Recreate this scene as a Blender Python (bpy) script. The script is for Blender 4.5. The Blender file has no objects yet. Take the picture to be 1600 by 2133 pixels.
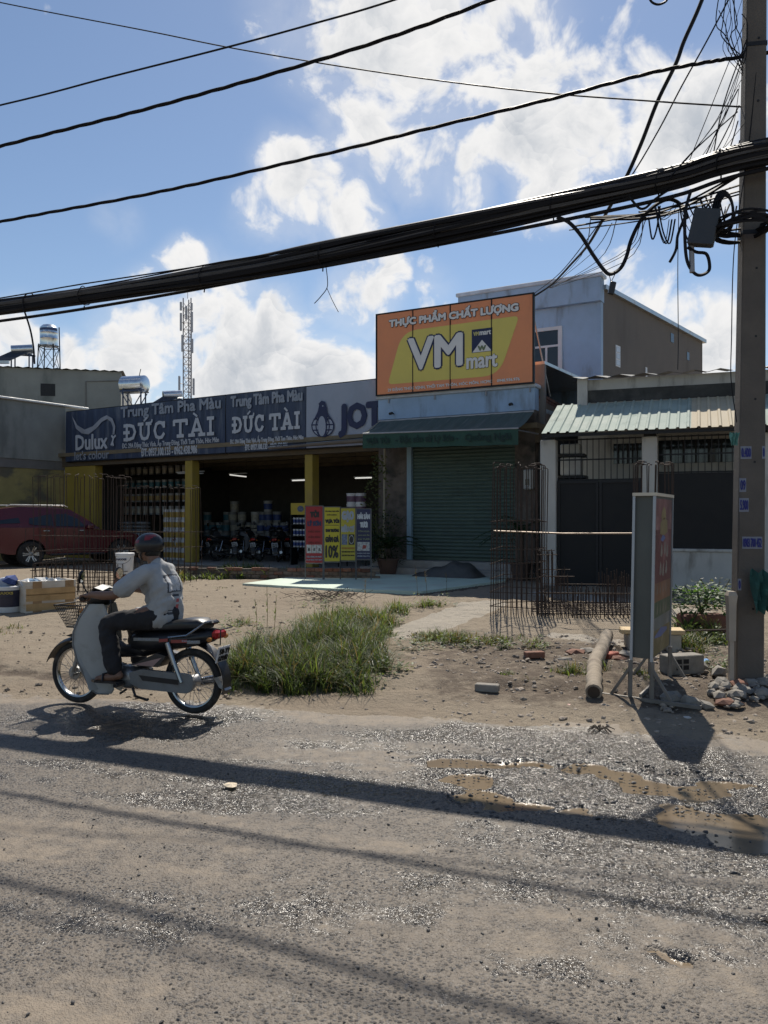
import bpy, bmesh, math, random
import numpy as np
from mathutils import Vector, Matrix
R = math.radians
rnd = random.Random(7)
SC = bpy.context.scene
COL = SC.collection
# ---------------------------------------------------------------- camera, sky, sun, exposure
CH, FPX, HX, HY = 1.70, 1700.0, 800.0, 1078.0
cd = bpy.data.cameras.new('camera'); cam = bpy.data.objects.new('camera', cd); COL.objects.link(cam)
cam.location = (0, 0, CH); cam.rotation_euler = (R(90), 0, 0)
cd.sensor_fit = 'VERTICAL'; cd.sensor_height = 36; cd.sensor_width = 36; cd.lens = 36*FPX/2133
cd.shift_y = (HY-1066.5)/2133; cd.clip_start = .05; cd.clip_end = 3000
SC.camera = cam
SUN_EL, SUN_AZ = R(51), R(8)          # azimuth measured from +Y towards +X
sl = bpy.data.lights.new('sun', 'SUN'); sl.energy = 4.8; sl.angle = R(.53); sl.color = (1, .93, .82)
so = bpy.data.objects.new('sun', sl); COL.objects.link(so)
SD = Vector((math.sin(SUN_AZ)*math.cos(SUN_EL), math.cos(SUN_AZ)*math.cos(SUN_EL), math.sin(SUN_EL)))
so.rotation_euler = SD.to_track_quat('Z', 'Y').to_euler(); so.location = (3, 20, 30)
SC.view_settings.view_transform = 'Standard'; SC.view_settings.look = 'None'
SC.view_settings.exposure = .18; SC.view_settings.gamma = 1
SC.render.engine = 'CYCLES'; SC.cycles.use_denoising = True
SC.cycles.max_bounces = 6; SC.cycles.diffuse_bounces = 3; SC.cycles.glossy_bounces = 3; SC.cycles.transparent_max_bounces = 8

def pdir(px, py): return Vector(((px-HX)/FPX, 1, (HY-py)/FPX)).normalized()
W = bpy.data.worlds.new('World'); SC.world = W; W.use_nodes = True
def make_world():
    N, L = W.node_tree.nodes, W.node_tree.links
    N.clear()
    out = N.new('ShaderNodeOutputWorld'); bg = N.new('ShaderNodeBackground'); bg.inputs['Strength'].default_value = .088
    sky = N.new('ShaderNodeTexSky'); sky.sky_type = 'NISHITA'; sky.sun_disc = False
    sky.sun_elevation = SUN_EL; sky.sun_rotation = SUN_AZ; sky.air_density = 1.0; sky.dust_density = .25; sky.ozone_density = 2.4
    tc = N.new('ShaderNodeTexCoord'); D = tc.outputs['Generated']
    def vm(op, a, b=None, sc=None):
        n = N.new('ShaderNodeVectorMath'); n.operation = op; L.new(a, n.inputs[0])
        if b is not None:
            if hasattr(b, 'is_output'): L.new(b, n.inputs[1])
            else: n.inputs[1].default_value = b
        if sc is not None: n.inputs['Scale'].default_value = sc
        return n.outputs['Value'] if op == 'DISTANCE' else n.outputs[0]
    def ma(op, a, b, c=None):
        n = N.new('ShaderNodeMath'); n.operation = op
        for i, x in enumerate((a, b, c)):
            if x is None: continue
            if hasattr(x, 'is_output'): L.new(x, n.inputs[i])
            else: n.inputs[i].default_value = x
        return n.outputs[0]
    def mr(x, a, b, c=0, d=1):
        n = N.new('ShaderNodeMapRange'); n.interpolation_type = 'SMOOTHSTEP'; L.new(x, n.inputs[0])
        for i, q in enumerate((a, b, c, d)): n.inputs[i+1].default_value = q
        return n.outputs[0]
    def nz(v, sc, det, ro=.5):
        n = N.new('ShaderNodeTexNoise'); n.inputs['Scale'].default_value = sc; n.inputs['Detail'].default_value = det; n.inputs['Roughness'].default_value = ro; L.new(v, n.inputs['Vector']); return n
    w = vm('ADD', D, vm('SCALE', vm('SUBTRACT', nz(D, 9, 2).outputs['Color'], (.5, .5, .5)), sc=.07))
    blobs = [(650,0,110,.6),(800,30,170,.8),(960,90,150,1),(1090,165,95,.95),(860,150,150,.7),(690,222,45,.45),
      (750,275,80,.9),(870,320,85,.75),(975,345,75,.75),(1110,300,95,1),(1210,290,100,1),(1150,370,90,.85),(1390,260,85,1),(1480,250,90,1),(1500,360,110,.8),
      (640,400,85,.9),(560,450,70,.6),(710,445,95,.75),(240,465,45,.45),(385,550,52,.9),(330,690,95,.95),(440,670,120,1),(545,690,95,1),(450,770,140,1.05),(280,745,90,.85),
      (750,605,80,.9),(815,565,45,.85),(690,790,95,.95),(900,600,55,.45),(1480,720,75,.95),(30,710,70,.8),(150,745,60,.7),(1300,640,110,.42)]
    prev = None
    for (px, py, rp, wt) in blobs:
        m = mr(vm('DISTANCE', w, pdir(px, py)), 0, rp*2.1/FPX, wt, 0)
        prev = m if prev is None else ma('MAXIMUM', prev, m)
    # the same kind of scattered cumulus goes on all round
    gen = ma('MULTIPLY', mr(nz(D, 3.2, 2).outputs['Fac'], .56, .75), mr(vm('DISTANCE', D, pdir(800, 500)), .5, .75))
    base = ma('MAXIMUM', prev, gen)
    w2 = vm('ADD', w, vm('SCALE', vm('SUBTRACT', nz(D, 34, 2).outputs['Color'], (.5, .5, .5)), sc=.03))
    pf = N.new('ShaderNodeTexVoronoi'); pf.feature = 'F1'; pf.inputs['Scale'].default_value = 17; pf.inputs['Detail'].default_value = 1.6; pf.inputs['Roughness'].default_value = .55; pf.inputs['Lacunarity'].default_value = 2.3; pf.normalize = True
    L.new(w2, pf.inputs['Vector']); d1 = pf.outputs['Distance']           # cauliflower billows: clustered round cells
    fb = nz(w, 9, 6, .62).outputs['Fac']
    dens = ma('ADD', base, ma('ADD', ma('MULTIPLY_ADD', d1, -1.3, .36), ma('MULTIPLY_ADD', fb, 2.3, -1.15)))
    mask = mr(dens, .34, .76)
    veil = ma('MULTIPLY', ma('MULTIPLY', mr(dens, -.35, .6), mr(base, .1, .6)), .26)
    up = N.new('ShaderNodeVectorMath'); up.operation = 'DOT_PRODUCT'; L.new(vm('SUBTRACT', w2, pf.outputs['Position']), up.inputs[0]); up.inputs[1].default_value = (.15, 0, 1)
    emb = ma('ADD', ma('MULTIPLY_ADD', up.outputs['Value'], 4.5, .72), ma('MULTIPLY_ADD', d1, -.7, .2))   # each billow lit from above
    core = mr(dens, .5, 1.45)
    shade = mr(ma('SUBTRACT', emb, ma('MULTIPLY', core, .5)), -.05, .8)
    cm = N.new('ShaderNodeMix'); cm.data_type = 'RGBA'; L.new(shade, cm.inputs['Factor'])
    cm.inputs[6].default_value = (4.1, 4.6, 5.3, 1); cm.inputs[7].default_value = (9.3, 9.2, 9.1, 1)
    fac = ma('MAXIMUM', mask, veil)
    mix = N.new('ShaderNodeMix'); mix.data_type = 'RGBA'; L.new(fac, mix.inputs['Factor']); L.new(sky.outputs[0], mix.inputs[6]); L.new(cm.outputs[2], mix.inputs[7])
    L.new(mix.outputs[2], bg.inputs['Color']); L.new(bg.outputs[0], out.inputs[0])
    W.cycles.sampling_method = 'MANUAL'; W.cycles.sample_map_resolution = 512
make_world()

# ---------------------------------------------------------------- helpers
def P(px, py, d): return Vector(((px-HX)/FPX*d, d, CH+(HY-py)/FPX*d))
class Fr:
    """a building's own frame: u to the right along its front, v into it, z up"""
    def __init__(s, px, d, th):
        s.O = Vector(((px-HX)/FPX*d, d)); s.th = R(th); s.c, s.s = math.cos(s.th), math.sin(s.th)
    def uz(s, px, py, v=0):
        a = (px-HX)/FPX
        t = (v+s.O.x*s.s+s.O.y*s.c)/(a*s.s+s.c)
        x, y = a*t-s.O.x, t-s.O.y
        return x*s.c-y*s.s, CH+(HY-py)/FPX*t
    def u(s, px, v=0): return s.uz(px, 0, v)[0]
    def w(s, u, v, z): return Vector((s.O.x+u*s.c+v*s.s, s.O.y-u*s.s+v*s.c, z))
def ss(a, b, x):
    t = min(1, max(0, (x-a)/(b-a))); return t*t*(3-2*t)
def edge(x): return 7.0-.25*x-.012*x*x
def zt(x, d):
    s = (d-edge(x))*.95
    return .13*ss(0, 1.5, s)+.17*ss(2.2, 8, s)
def G(px, py, dz=0):
    z = .1
    for _ in range(12):
        d = (CH-z-dz)*FPX/(py-HY); x = (px-HX)/FPX*d; z = zt(x, d)
    return Vector((x, d, z+dz))

class MB:
    def __init__(s): s.v, s.f, s.m, s.k = [], [], [], 0
    def add(s, vs, fs):
        b = len(s.v); s.v.extend(tuple(v) for v in vs)
        for f in fs: s.f.append(tuple(b+i for i in f)); s.m.append(s.k)
        return s
    def quad(s, a, b, c, d): return s.add([a, b, c, d], [(0, 1, 2, 3)])
    def box(s, x0, x1, y0, y1, z0, z1, mat=None):
        vs = [Vector((x, y, z)) for z in (z0, z1) for y in (y0, y1) for x in (x0, x1)]
        if mat is not None: vs = [mat @ v for v in vs]
        return s.add(vs, [(0, 2, 3, 1), (4, 5, 7, 6), (0, 1, 5, 4), (2, 6, 7, 3), (0, 4, 6, 2), (1, 3, 7, 5)])
    def cbox(s, x0, x1, y0, y1, z0, z1, c=.01, mat=None):
        # chamfered box (vertical and horizontal edges eased)
        vs = []
        for z, q in ((z0, c), (z0+c, 0), (z1-c, 0), (z1, c)):
            a0, a1, b0, b1 = x0+q, x1-q, y0+q, y1-q
            vs += [(a0+c, b0, z), (a1-c, b0, z), (a1, b0+c, z), (a1, b1-c, z), (a1-c, b1, z), (a0+c, b1, z), (a0, b1-c, z), (a0, b0+c, z)]
        vs = [Vector(v) for v in vs]
        if mat is not None: vs = [mat @ v for v in vs]
        fs = [tuple(range(7, -1, -1)), tuple(range(24, 32))]
        for l in range(3):
            for i in range(8):
                j = (i+1) % 8; fs.append((l*8+i, l*8+j, l*8+8+j, l*8+8+i))
        return s.add(vs, fs)
    def tube(s, pts, r, n=6, caps=True, closed=False):
        pts = [Vector(p) for p in pts]; k = len(pts)
        rs = r if isinstance(r, (list, tuple)) else [r]*k
        vs, fs = [], []
        ref = None
        for i in range(k):
            if closed: t = pts[(i+1) % k]-pts[i-1]
            else: t = pts[min(i+1, k-1)]-pts[max(i-1, 0)]
            if t.length < 1e-9: t = Vector((0, 0, 1))
            t.normalize()
            if ref is None:
                ref = Vector((0, 0, 1)) if abs(t.z) < .9 else Vector((1, 0, 0))
            a = ref-t*ref.dot(t)
            if a.length < 1e-6: a = t.orthogonal()
            a.normalize(); b = t.cross(a); ref = a
            for j in range(n):
                w = 2*math.pi*j/n
                vs.append(pts[i]+(a*math.cos(w)+b*math.sin(w))*rs[i])
        m = k if closed else k-1
        for i in range(m):
            for j in range(n):
                i2, j2 = (i+1) % k, (j+1) % n
                fs.append((i*n+j, i2*n+j, i2*n+j2, i*n+j2))
        if caps and not closed:
            fs.append(tuple(range(n))[::1]); fs.append(tuple(range((k-1)*n, k*n))[::-1])
        return s.add(vs, fs)
    def lathe(s, prof, n=16, mat=None, a0=0, a1=2*math.pi, cap=True):
        full = abs(a1-a0-2*math.pi) < 1e-6
        k = n if full else n+1
        vs, fs = [], []
        for (r, z) in prof:
            for j in range(k):
                w = a0+(a1-a0)*j/n; vs.append(Vector((r*math.cos(w), r*math.sin(w), z)))
        if mat is not None: vs = [mat @ v for v in vs]
        for i in range(len(prof)-1):
            for j in range(n):
                j2 = (j+1) % k
                fs.append((i*k+j, i*k+j2, (i+1)*k+j2, (i+1)*k+j))
        if full and cap:
            if prof[0][0] > 1e-6: fs.append(tuple(range(k))[::-1])
            if prof[-1][0] > 1e-6: fs.append(tuple(range((len(prof)-1)*k, len(prof)*k)))
        return s.add(vs, fs)
    def prism(s, poly, y0, y1, mat=None, ax='xz'):
        # polygon in x,z (or x,y) drawn out along the third axis
        n = len(poly)
        if ax == 'xz': vs = [Vector((p[0], y, p[1])) for y in (y0, y1) for p in poly]
        else: vs = [Vector((p[0], p[1], y)) for y in (y0, y1) for p in poly]
        if mat is not None: vs = [mat @ v for v in vs]
        fs = [tuple(range(n)), tuple(range(2*n-1, n-1, -1))]+[(i, n+i, n+(i+1) % n, (i+1) % n) for i in range(n)]
        return s.add(vs, fs)
    def ell(s, c, r, nu=12, nv=8, mat=None):
        prof = [(math.sin(math.pi*i/nv), -math.cos(math.pi*i/nv)) for i in range(nv+1)]
        M4 = Matrix.Translation(c) @ Matrix.Diagonal((r[0], r[1], r[2], 1))
        if mat is not None: M4 = mat @ M4
        return s.lathe(prof, nu, M4)
    def loft(s, rings, caps=True):
        n = len(rings[0]); vs = [p for r in rings for p in r]; fs = []
        for i in range(len(rings)-1):
            for j in range(n):
                j2 = (j+1) % n; fs.append((i*n+j, i*n+j2, (i+1)*n+j2, (i+1)*n+j))
        if caps: fs.append(tuple(range(n))[::-1]); fs.append(tuple(range((len(rings)-1)*n, len(rings)*n)))
        return s.add(vs, fs)
    def mesh(s, name, mats, smooth=False, fix=True):
        me = bpy.data.meshes.new(name); me.from_pydata(s.v, [], s.f)
        for m in (mats if isinstance(mats, (list, tuple)) else [mats]): me.materials.append(m)
        me.polygons.foreach_set('material_index', s.m)
        if fix and len(s.f) < 60000:
            bm = bmesh.new(); bm.from_mesh(me); bmesh.ops.recalc_face_normals(bm, faces=bm.faces); bm.to_mesh(me); bm.free()
        if smooth:
            me.polygons.foreach_set('use_smooth', [True]*len(me.polygons))
            try: me.set_sharp_from_angle(angle=R(38))
            except Exception: pass
        me.update(); return me
    def build(s, name, mats, parent=None, smooth=False, fix=True):
        return obj(name, s.mesh(name, mats, smooth, fix), parent)
def obj(name, me, parent=None):
    o = bpy.data.objects.new(name, me); COL.objects.link(o)
    if parent is not None: o.parent = parent
    return o
def tag(o, label=None, cat=None, group=None, kind=None):
    if label: o['label'] = label
    if cat: o['category'] = cat
    if group: o['group'] = group
    if kind: o['kind'] = kind
    return o
def thing(name, label, cat, loc=(0, 0, 0), rz=0, group=None):
    o = bpy.data.objects.new(name, None); COL.objects.link(o); o.empty_display_size = .2
    o.location = loc; o.rotation_euler = (0, 0, rz)
    return tag(o, label, cat, group)
def frthing(name, label, cat, F, group=None): return thing(name, label, cat, (F.O.x, F.O.y, 0), -F.th, group)
KIDS = {}
def copy_tree(o, parent=None):
    c = o.copy(); COL.objects.link(c)
    if parent is not None: c.parent = parent
    for ch in kids(o): copy_tree(ch, c)
    return c
def kids(o):
    return [x for x in COL.objects if x.parent is o]
def bar(mb, a, b, w, h=None):
    """square bar from a to b"""
    a, b = Vector(a), Vector(b); h = h or w
    t = (b-a); L = t.length; q = t.to_track_quat('X', 'Z').to_matrix().to_4x4(); q.translation = a
    return mb.box(0, L, -w/2, w/2, -h/2, h/2, q)
# value noise for terrain
class VN:
    def __init__(s, seed): s.t = np.random.RandomState(seed).rand(256, 256)
    def __call__(s, x, y):
        xi, yi = np.floor(x).astype(int), np.floor(y).astype(int); fx, fy = x-xi, y-yi
        fx, fy = fx*fx*(3-2*fx), fy*fy*(3-2*fy); a, b, c, d = xi & 255, (xi+1) & 255, yi & 255, (yi+1) & 255
        t = s.t
        return (t[a, c]*(1-fx)+t[b, c]*fx)*(1-fy)+(t[a, d]*(1-fx)+t[b, d]*fx)*fy
    def fbm(s, x, y, o=4, g=.5):
        v, a, n = 0, 1, 0
        for i in range(o): v = v+a*s(x*2**i+17.3*i, y*2**i+9.1*i); n += a; a *= g
        return v/n
vn = VN(3)

# ---------------------------------------------------------------- materials
MATS = {}
def M(name, col, rough=.7, metal=0, var=.18, scale=3, bump=0, bscale=60, spec=.5, stretch=(1, 1, 1), dirt=None, dirt_amt=0, dscale=1.5, dlo=.5, dhi=.7, rvar=.1, trans=0, emit=None, rand=0, coat=0, dstretch=(1, 1, 1)):
    if name in MATS: return MATS[name]
    m = bpy.data.materials.new(name); m.use_nodes = True; N, L = m.node_tree.nodes, m.node_tree.links
    b = N['Principled BSDF']
    tc = N.new('ShaderNodeTexCoord'); oi = N.new('ShaderNodeObjectInfo')
    off = N.new('ShaderNodeVectorMath'); off.operation = 'SCALE'; off.inputs[0].default_value = (13, 7, 5); L.new(oi.outputs['Random'], off.inputs['Scale'])
    ad = N.new('ShaderNodeVectorMath'); ad.operation = 'ADD'; L.new(tc.outputs['Object'], ad.inputs[0]); L.new(off.outputs[0], ad.inputs[1])
    def nz(sc, det=5, st=(1, 1, 1)):
        mp = N.new('ShaderNodeVectorMath'); mp.operation = 'MULTIPLY'; mp.inputs[1].default_value = st; L.new(ad.outputs[0], mp.inputs[0])
        n = N.new('ShaderNodeTexNoise'); n.inputs['Scale'].default_value = sc; n.inputs['Detail'].default_value = det; n.inputs['Roughness'].default_value = .6; L.new(mp.outputs[0], n.inputs['Vector']); return n
    n1 = nz(scale, 6, stretch)
    mr = N.new('ShaderNodeMapRange'); L.new(n1.outputs['Fac'], mr.inputs[0]); mr.inputs[1].default_value = .3; mr.inputs[2].default_value = .7
    mr.inputs[3].default_value = 1-var; mr.inputs[4].default_value = 1+var
    last = mr.outputs[0]
    if rand:
        r2 = N.new('ShaderNodeMapRange'); L.new(oi.outputs['Random'], r2.inputs[0]); r2.inputs[3].default_value = 1-rand; r2.inputs[4].default_value = 1+rand
        mu = N.new('ShaderNodeMath'); mu.operation = 'MULTIPLY'; L.new(last, mu.inputs[0]); L.new(r2.outputs[0], mu.inputs[1]); last = mu.outputs[0]
    vm = N.new('ShaderNodeVectorMath'); vm.operation = 'SCALE'; vm.inputs[0].default_value = col[:3]; L.new(last, vm.inputs['Scale'])
    c = vm.outputs[0]
    if dirt:
        n2 = nz(dscale, 7, dstretch)
        m2 = N.new('ShaderNodeMapRange'); m2.interpolation_type = 'SMOOTHSTEP'; L.new(n2.outputs['Fac'], m2.inputs[0]); m2.inputs[1].default_value = dlo; m2.inputs[2].default_value = dhi; m2.inputs[4].default_value = dirt_amt
        mx = N.new('ShaderNodeMix'); mx.data_type = 'RGBA'; L.new(m2.outputs[0], mx.inputs['Factor']); L.new(c, mx.inputs[6]); mx.inputs[7].default_value = (*dirt, 1); c = mx.outputs[2]
    L.new(c, b.inputs['Base Color'])
    rr = N.new('ShaderNodeMapRange'); L.new(n1.outputs['Fac'], rr.inputs[0]); rr.inputs[1].default_value = .3; rr.inputs[2].default_value = .7
    rr.inputs[3].default_value = max(.02, rough-rvar); rr.inputs[4].default_value = min(1, rough+rvar); L.new(rr.outputs[0], b.inputs['Roughness'])
    b.inputs['Metallic'].default_value = metal; b.inputs['Specular IOR Level'].default_value = spec
    if coat: b.inputs['Coat Weight'].default_value = coat; b.inputs['Coat Roughness'].default_value = .06
    if trans: b.inputs['Transmission Weight'].default_value = trans
    if emit: b.inputs['Emission Color'].default_value = (*emit[:3], 1); b.inputs['Emission Strength'].default_value = emit[3]
    if bump:
        n3 = nz(bscale, 4, stretch); bp = N.new('ShaderNodeBump'); bp.inputs['Strength'].default_value = bump; bp.inputs['Distance'].default_value = .01
        L.new(n3.outputs['Fac'], bp.inputs['Height']); L.new(bp.outputs[0], b.inputs['Normal'])
    MATS[name] = m; return m

# ---------------------------------------------------------------- lettering
def text_mesh(body, res=3, shear=0):
    from mathutils.geometry import tessellate_polygon
    cu = bpy.data.curves.new('lettering', 'FONT'); cu.body = body; cu.resolution_u = res; cu.shear = shear; cu.fill_mode = 'NONE'
    o = bpy.data.objects.new('lettering_tmp', cu); COL.objects.link(o)
    dg = bpy.context.evaluated_depsgraph_get(); me = bpy.data.meshes.new_from_object(o.evaluated_get(dg))
    bpy.data.objects.remove(o); bpy.data.curves.remove(cu)
    pts = [Vector((v.co.x, v.co.y, 0)) for v in me.vertices]; nb = {}
    for e in me.edges:
        i, j = e.vertices; nb.setdefault(i, []).append(j); nb.setdefault(j, []).append(i)
    bpy.data.meshes.remove(me)
    seen, loops = set(), []
    for i in sorted(nb):
        if i in seen: continue
        lp, p, c = [i], None, i
        nxt = i+1 if i+1 in nb[i] else nb[i][0]
        while True:
            p, c = c, nxt
            if c == i or c in lp[-1:] : break
            lp.append(c)
            q = [x for x in nb[c] if x != p]
            if not q: break
            nxt = q[0]
            if len(lp) > 5000: break
        seen.update(lp)
        if len(lp) > 2: loops.append([pts[k] for k in lp])
    def area(l): return sum(l[k-1].x*l[k].y-l[k].x*l[k-1].y for k in range(len(l)))/2
    def inside(p, l):
        r = False
        for k in range(len(l)):
            a_, b_ = l[k-1], l[k]
            if (a_.y > p.y) != (b_.y > p.y) and p.x < (b_.x-a_.x)*(p.y-a_.y)/(b_.y-a_.y)+a_.x: r = not r
        return r
    ar = [area(l) for l in loops]
    outs, inner = [], {}
    for k in range(len(loops)):
        c = [q for q in range(len(loops)) if ar[q]*ar[k] < 0 and abs(ar[q]) > abs(ar[k]) and inside(loops[k][0], loops[q])]
        if c: inner[k] = min(c, key=lambda q: abs(ar[q]))
        else: outs.append(k)
    holes = {k: [h for h in inner if inner[h] == k] for k in outs}
    co, fs = [], []
    for n_, k in enumerate(outs):
        grp = [loops[k]]+[loops[h] for h in holes[k]]; base = len(co)
        for l in grp: co += [(p.x, p.y, .0003*(n_ % 3)) for p in l]
        fs += [tuple(base+i for i in t) for t in tessellate_polygon(grp)]
    return np.array(co), fs
def lettering(body, u0, u1, z0, z1, v, mat, parent, bold=0, name='lettering', res=2, shear=0, rise=0, copies=8):
    """fit a line of print into the box u0..u1, z0..z1 on the plane v of the parent's frame; bold = stroke growth in metres"""
    co, fs = text_mesh(body, res, shear)
    if not len(co): return None
    a, b = co.min(0), co.max(0); s = (b-a); s[s < 1e-6] = 1
    t = (co-a)/s
    x = u0+bold+(u1-u0-2*bold)*t[:, 0]; z = z0+bold+(z1-z0-2*bold)*t[:, 1]+rise*t[:, 0]
    mb = MB()
    offs = [(0, 0)] if not bold else [(0, 0)]+[(bold*math.cos(2*math.pi*i/copies), bold*math.sin(2*math.pi*i/copies)) for i in range(copies)]
    for i, (dx, dz) in enumerate(offs):
        mb.add(np.stack([x+dx, v-.0009*i-co[:, 2], z+dz], 1), fs)
    return mb.build(name, mat, parent, fix=False)
# ---------------------------------------------------------------- ground, road, puddles
def ssn(a, b, x):
    t = np.clip((x-a)/(b-a), 0, 1); return t*t*(3-2*t)
def grid_mesh(name, xs, ds, z, attr, mat):
    nx, nd = len(xs), len(ds)
    X, D = np.meshgrid(xs, ds)
    co = np.stack([X.ravel(), D.ravel(), z.ravel()], 1)
    i = np.arange(nx*nd).reshape(nd, nx)
    q = np.stack([i[:-1, :-1], i[:-1, 1:], i[1:, 1:], i[1:, :-1]], -1).reshape(-1, 4)
    me = bpy.data.meshes.new(name); me.vertices.add(len(co)); me.vertices.foreach_set('co', co.ravel())
    me.loops.add(q.size); me.loops.foreach_set('vertex_index', q.ravel()); me.polygons.add(len(q))
    me.polygons.foreach_set('loop_start', np.arange(0, q.size, 4)); me.polygons.foreach_set('loop_total', np.full(len(q), 4))
    me.update(calc_edges=True)
    at = me.color_attributes.new('zone', 'FLOAT_COLOR', 'POINT')
    c = np.ones((nx*nd, 4)); 
    for k, a in enumerate(attr): c[:, k] = np.clip(a, 0, 1).ravel()
    at.data.foreach_set('color', c.ravel())
    me.polygons.foreach_set('use_smooth', [True]*len(q)); me.materials.append(mat)
    return obj(name, me)
def spaced(lo, a, b, hi, step, n):
    k = np.linspace(0, 1, n, endpoint=False)
    left = a-(a-lo)*(1-k)**2.2; right = b+(hi-b)*((k+1/n)**2.2)
    return np.concatenate([left, np.arange(a, b, step), right])
def gpos(px, py):   # on the flat road
    d = CH*FPX/(py-HY); return (px-HX)/FPX*d, d
def blobs_n(X, D, L):
    out = np.zeros_like(X)
    for (px, py, rx, ry) in L:
        x, d = gpos(px, py); ax, ay = rx*d/FPX, ry*d*d/(FPX*CH)
        r = np.sqrt(((X-x)/ax)**2+((D-d)/ay)**2)
        out = np.maximum(out, 1-ssn(.55, 1.35, r))
    return out
PUD = [(960,1587,90,12),(1080,1590,70,9),(985,1622,55,16),(1010,1655,45,18),(1060,1676,80,12),(1180,1690,70,7),(1215,1598,70,13),(1280,1615,60,15),(1350,1640,70,17),(1440,1650,80,18),
       (1500,1632,60,9),(1430,1690,60,22),(1500,1712,110,28),(1590,1745,110,32),(1395,1992,38,11),(1583,1918,18,9)]
def node_mat(name):
    m = bpy.data.materials.new(name); m.use_nodes = True; N, L = m.node_tree.nodes, m.node_tree.links
    b = N['Principled BSDF']; geo = N.new('ShaderNodeNewGeometry'); zo = N.new('ShaderNodeVertexColor'); zo.layer_name = 'zone'
    sp = N.new('ShaderNodeSeparateColor'); L.new(zo.outputs[0], sp.inputs[0])
    pos = geo.outputs['Position']
    def nz(sc, det=5, ro=.6, st=None):
        v = pos
        if st:
            q = N.new('ShaderNodeVectorMath'); q.operation = 'MULTIPLY'; q.inputs[1].default_value = st; L.new(pos, q.inputs[0]); v = q.outputs[0]
        n = N.new('ShaderNodeTexNoise'); n.inputs['Scale'].default_value = sc; n.inputs['Detail'].default_value = det; n.inputs['Roughness'].default_value = ro; L.new(v, n.inputs['Vector']); return n.outputs['Fac']
    rt = N.new('ShaderNodeVectorRotate'); rt.rotation_type = 'Z_AXIS'; rt.inputs['Angle'].default_value = R(15); L.new(pos, rt.inputs['Vector'])
    sq = N.new('ShaderNodeVectorMath'); sq.operation = 'MULTIPLY'; sq.inputs[1].default_value = (.22, 2.4, 1); L.new(rt.outputs[0], sq.inputs[0])
    def tracks(sc, det=4):   # streaks drawn out along the carriageway by traffic
        n = N.new('ShaderNodeTexNoise'); n.inputs['Scale'].default_value = sc; n.inputs['Detail'].default_value = det; n.inputs['Roughness'].default_value = .62; L.new(sq.outputs[0], n.inputs['Vector']); return n.outputs['Fac']
    nz.tracks = tracks
    def vor(sc, feat='F1', out='Distance', rnd_=1):
        n = N.new('ShaderNodeTexVoronoi'); n.feature = feat; n.inputs['Scale'].default_value = sc; n.inputs['Randomness'].default_value = rnd_; L.new(pos, n.inputs['Vector']); return n.outputs[out]
    def mr(x, a, b_, c=0, d=1, sm=True):
        n = N.new('ShaderNodeMapRange'); n.interpolation_type = 'SMOOTHSTEP' if sm else 'LINEAR'; L.new(x, n.inputs[0])
        for i, q in enumerate((a, b_, c, d)): n.inputs[i+1].default_value = q
        return n.outputs[0]
    def ma(op, a, b_=None, c=None):
        n = N.new('ShaderNodeMath'); n.operation = op
        for i, x in enumerate((a, b_, c)):
            if x is None: continue
            if hasattr(x, 'is_output'): L.new(x, n.inputs[i])
            else: n.inputs[i].default_value = x
        return n.outputs[0]
    def mix(f, a, b_):
        n = N.new('ShaderNodeMix'); n.data_type = 'RGBA'
        for s_, x in ((n.inputs['Factor'], f), (n.inputs[6], a), (n.inputs[7], b_)):
            if hasattr(x, 'is_output'): L.new(x, s_)
            elif isinstance(x, (int, float)): s_.default_value = x
            else: s_.default_value = (*x, 1)
        return n.outputs[2]
    def bump(h, st, dist, nrm=None):
        n = N.new('ShaderNodeBump'); n.inputs['Strength'].default_value = st; n.inputs['Distance'].default_value = dist; L.new(h, n.inputs['Height'])
        if nrm is not None: L.new(nrm, n.inputs['Normal'])
        return n.outputs[0]
    return m, N, L, b, sp, nz, vor, mr, ma, mix, bump
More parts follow.
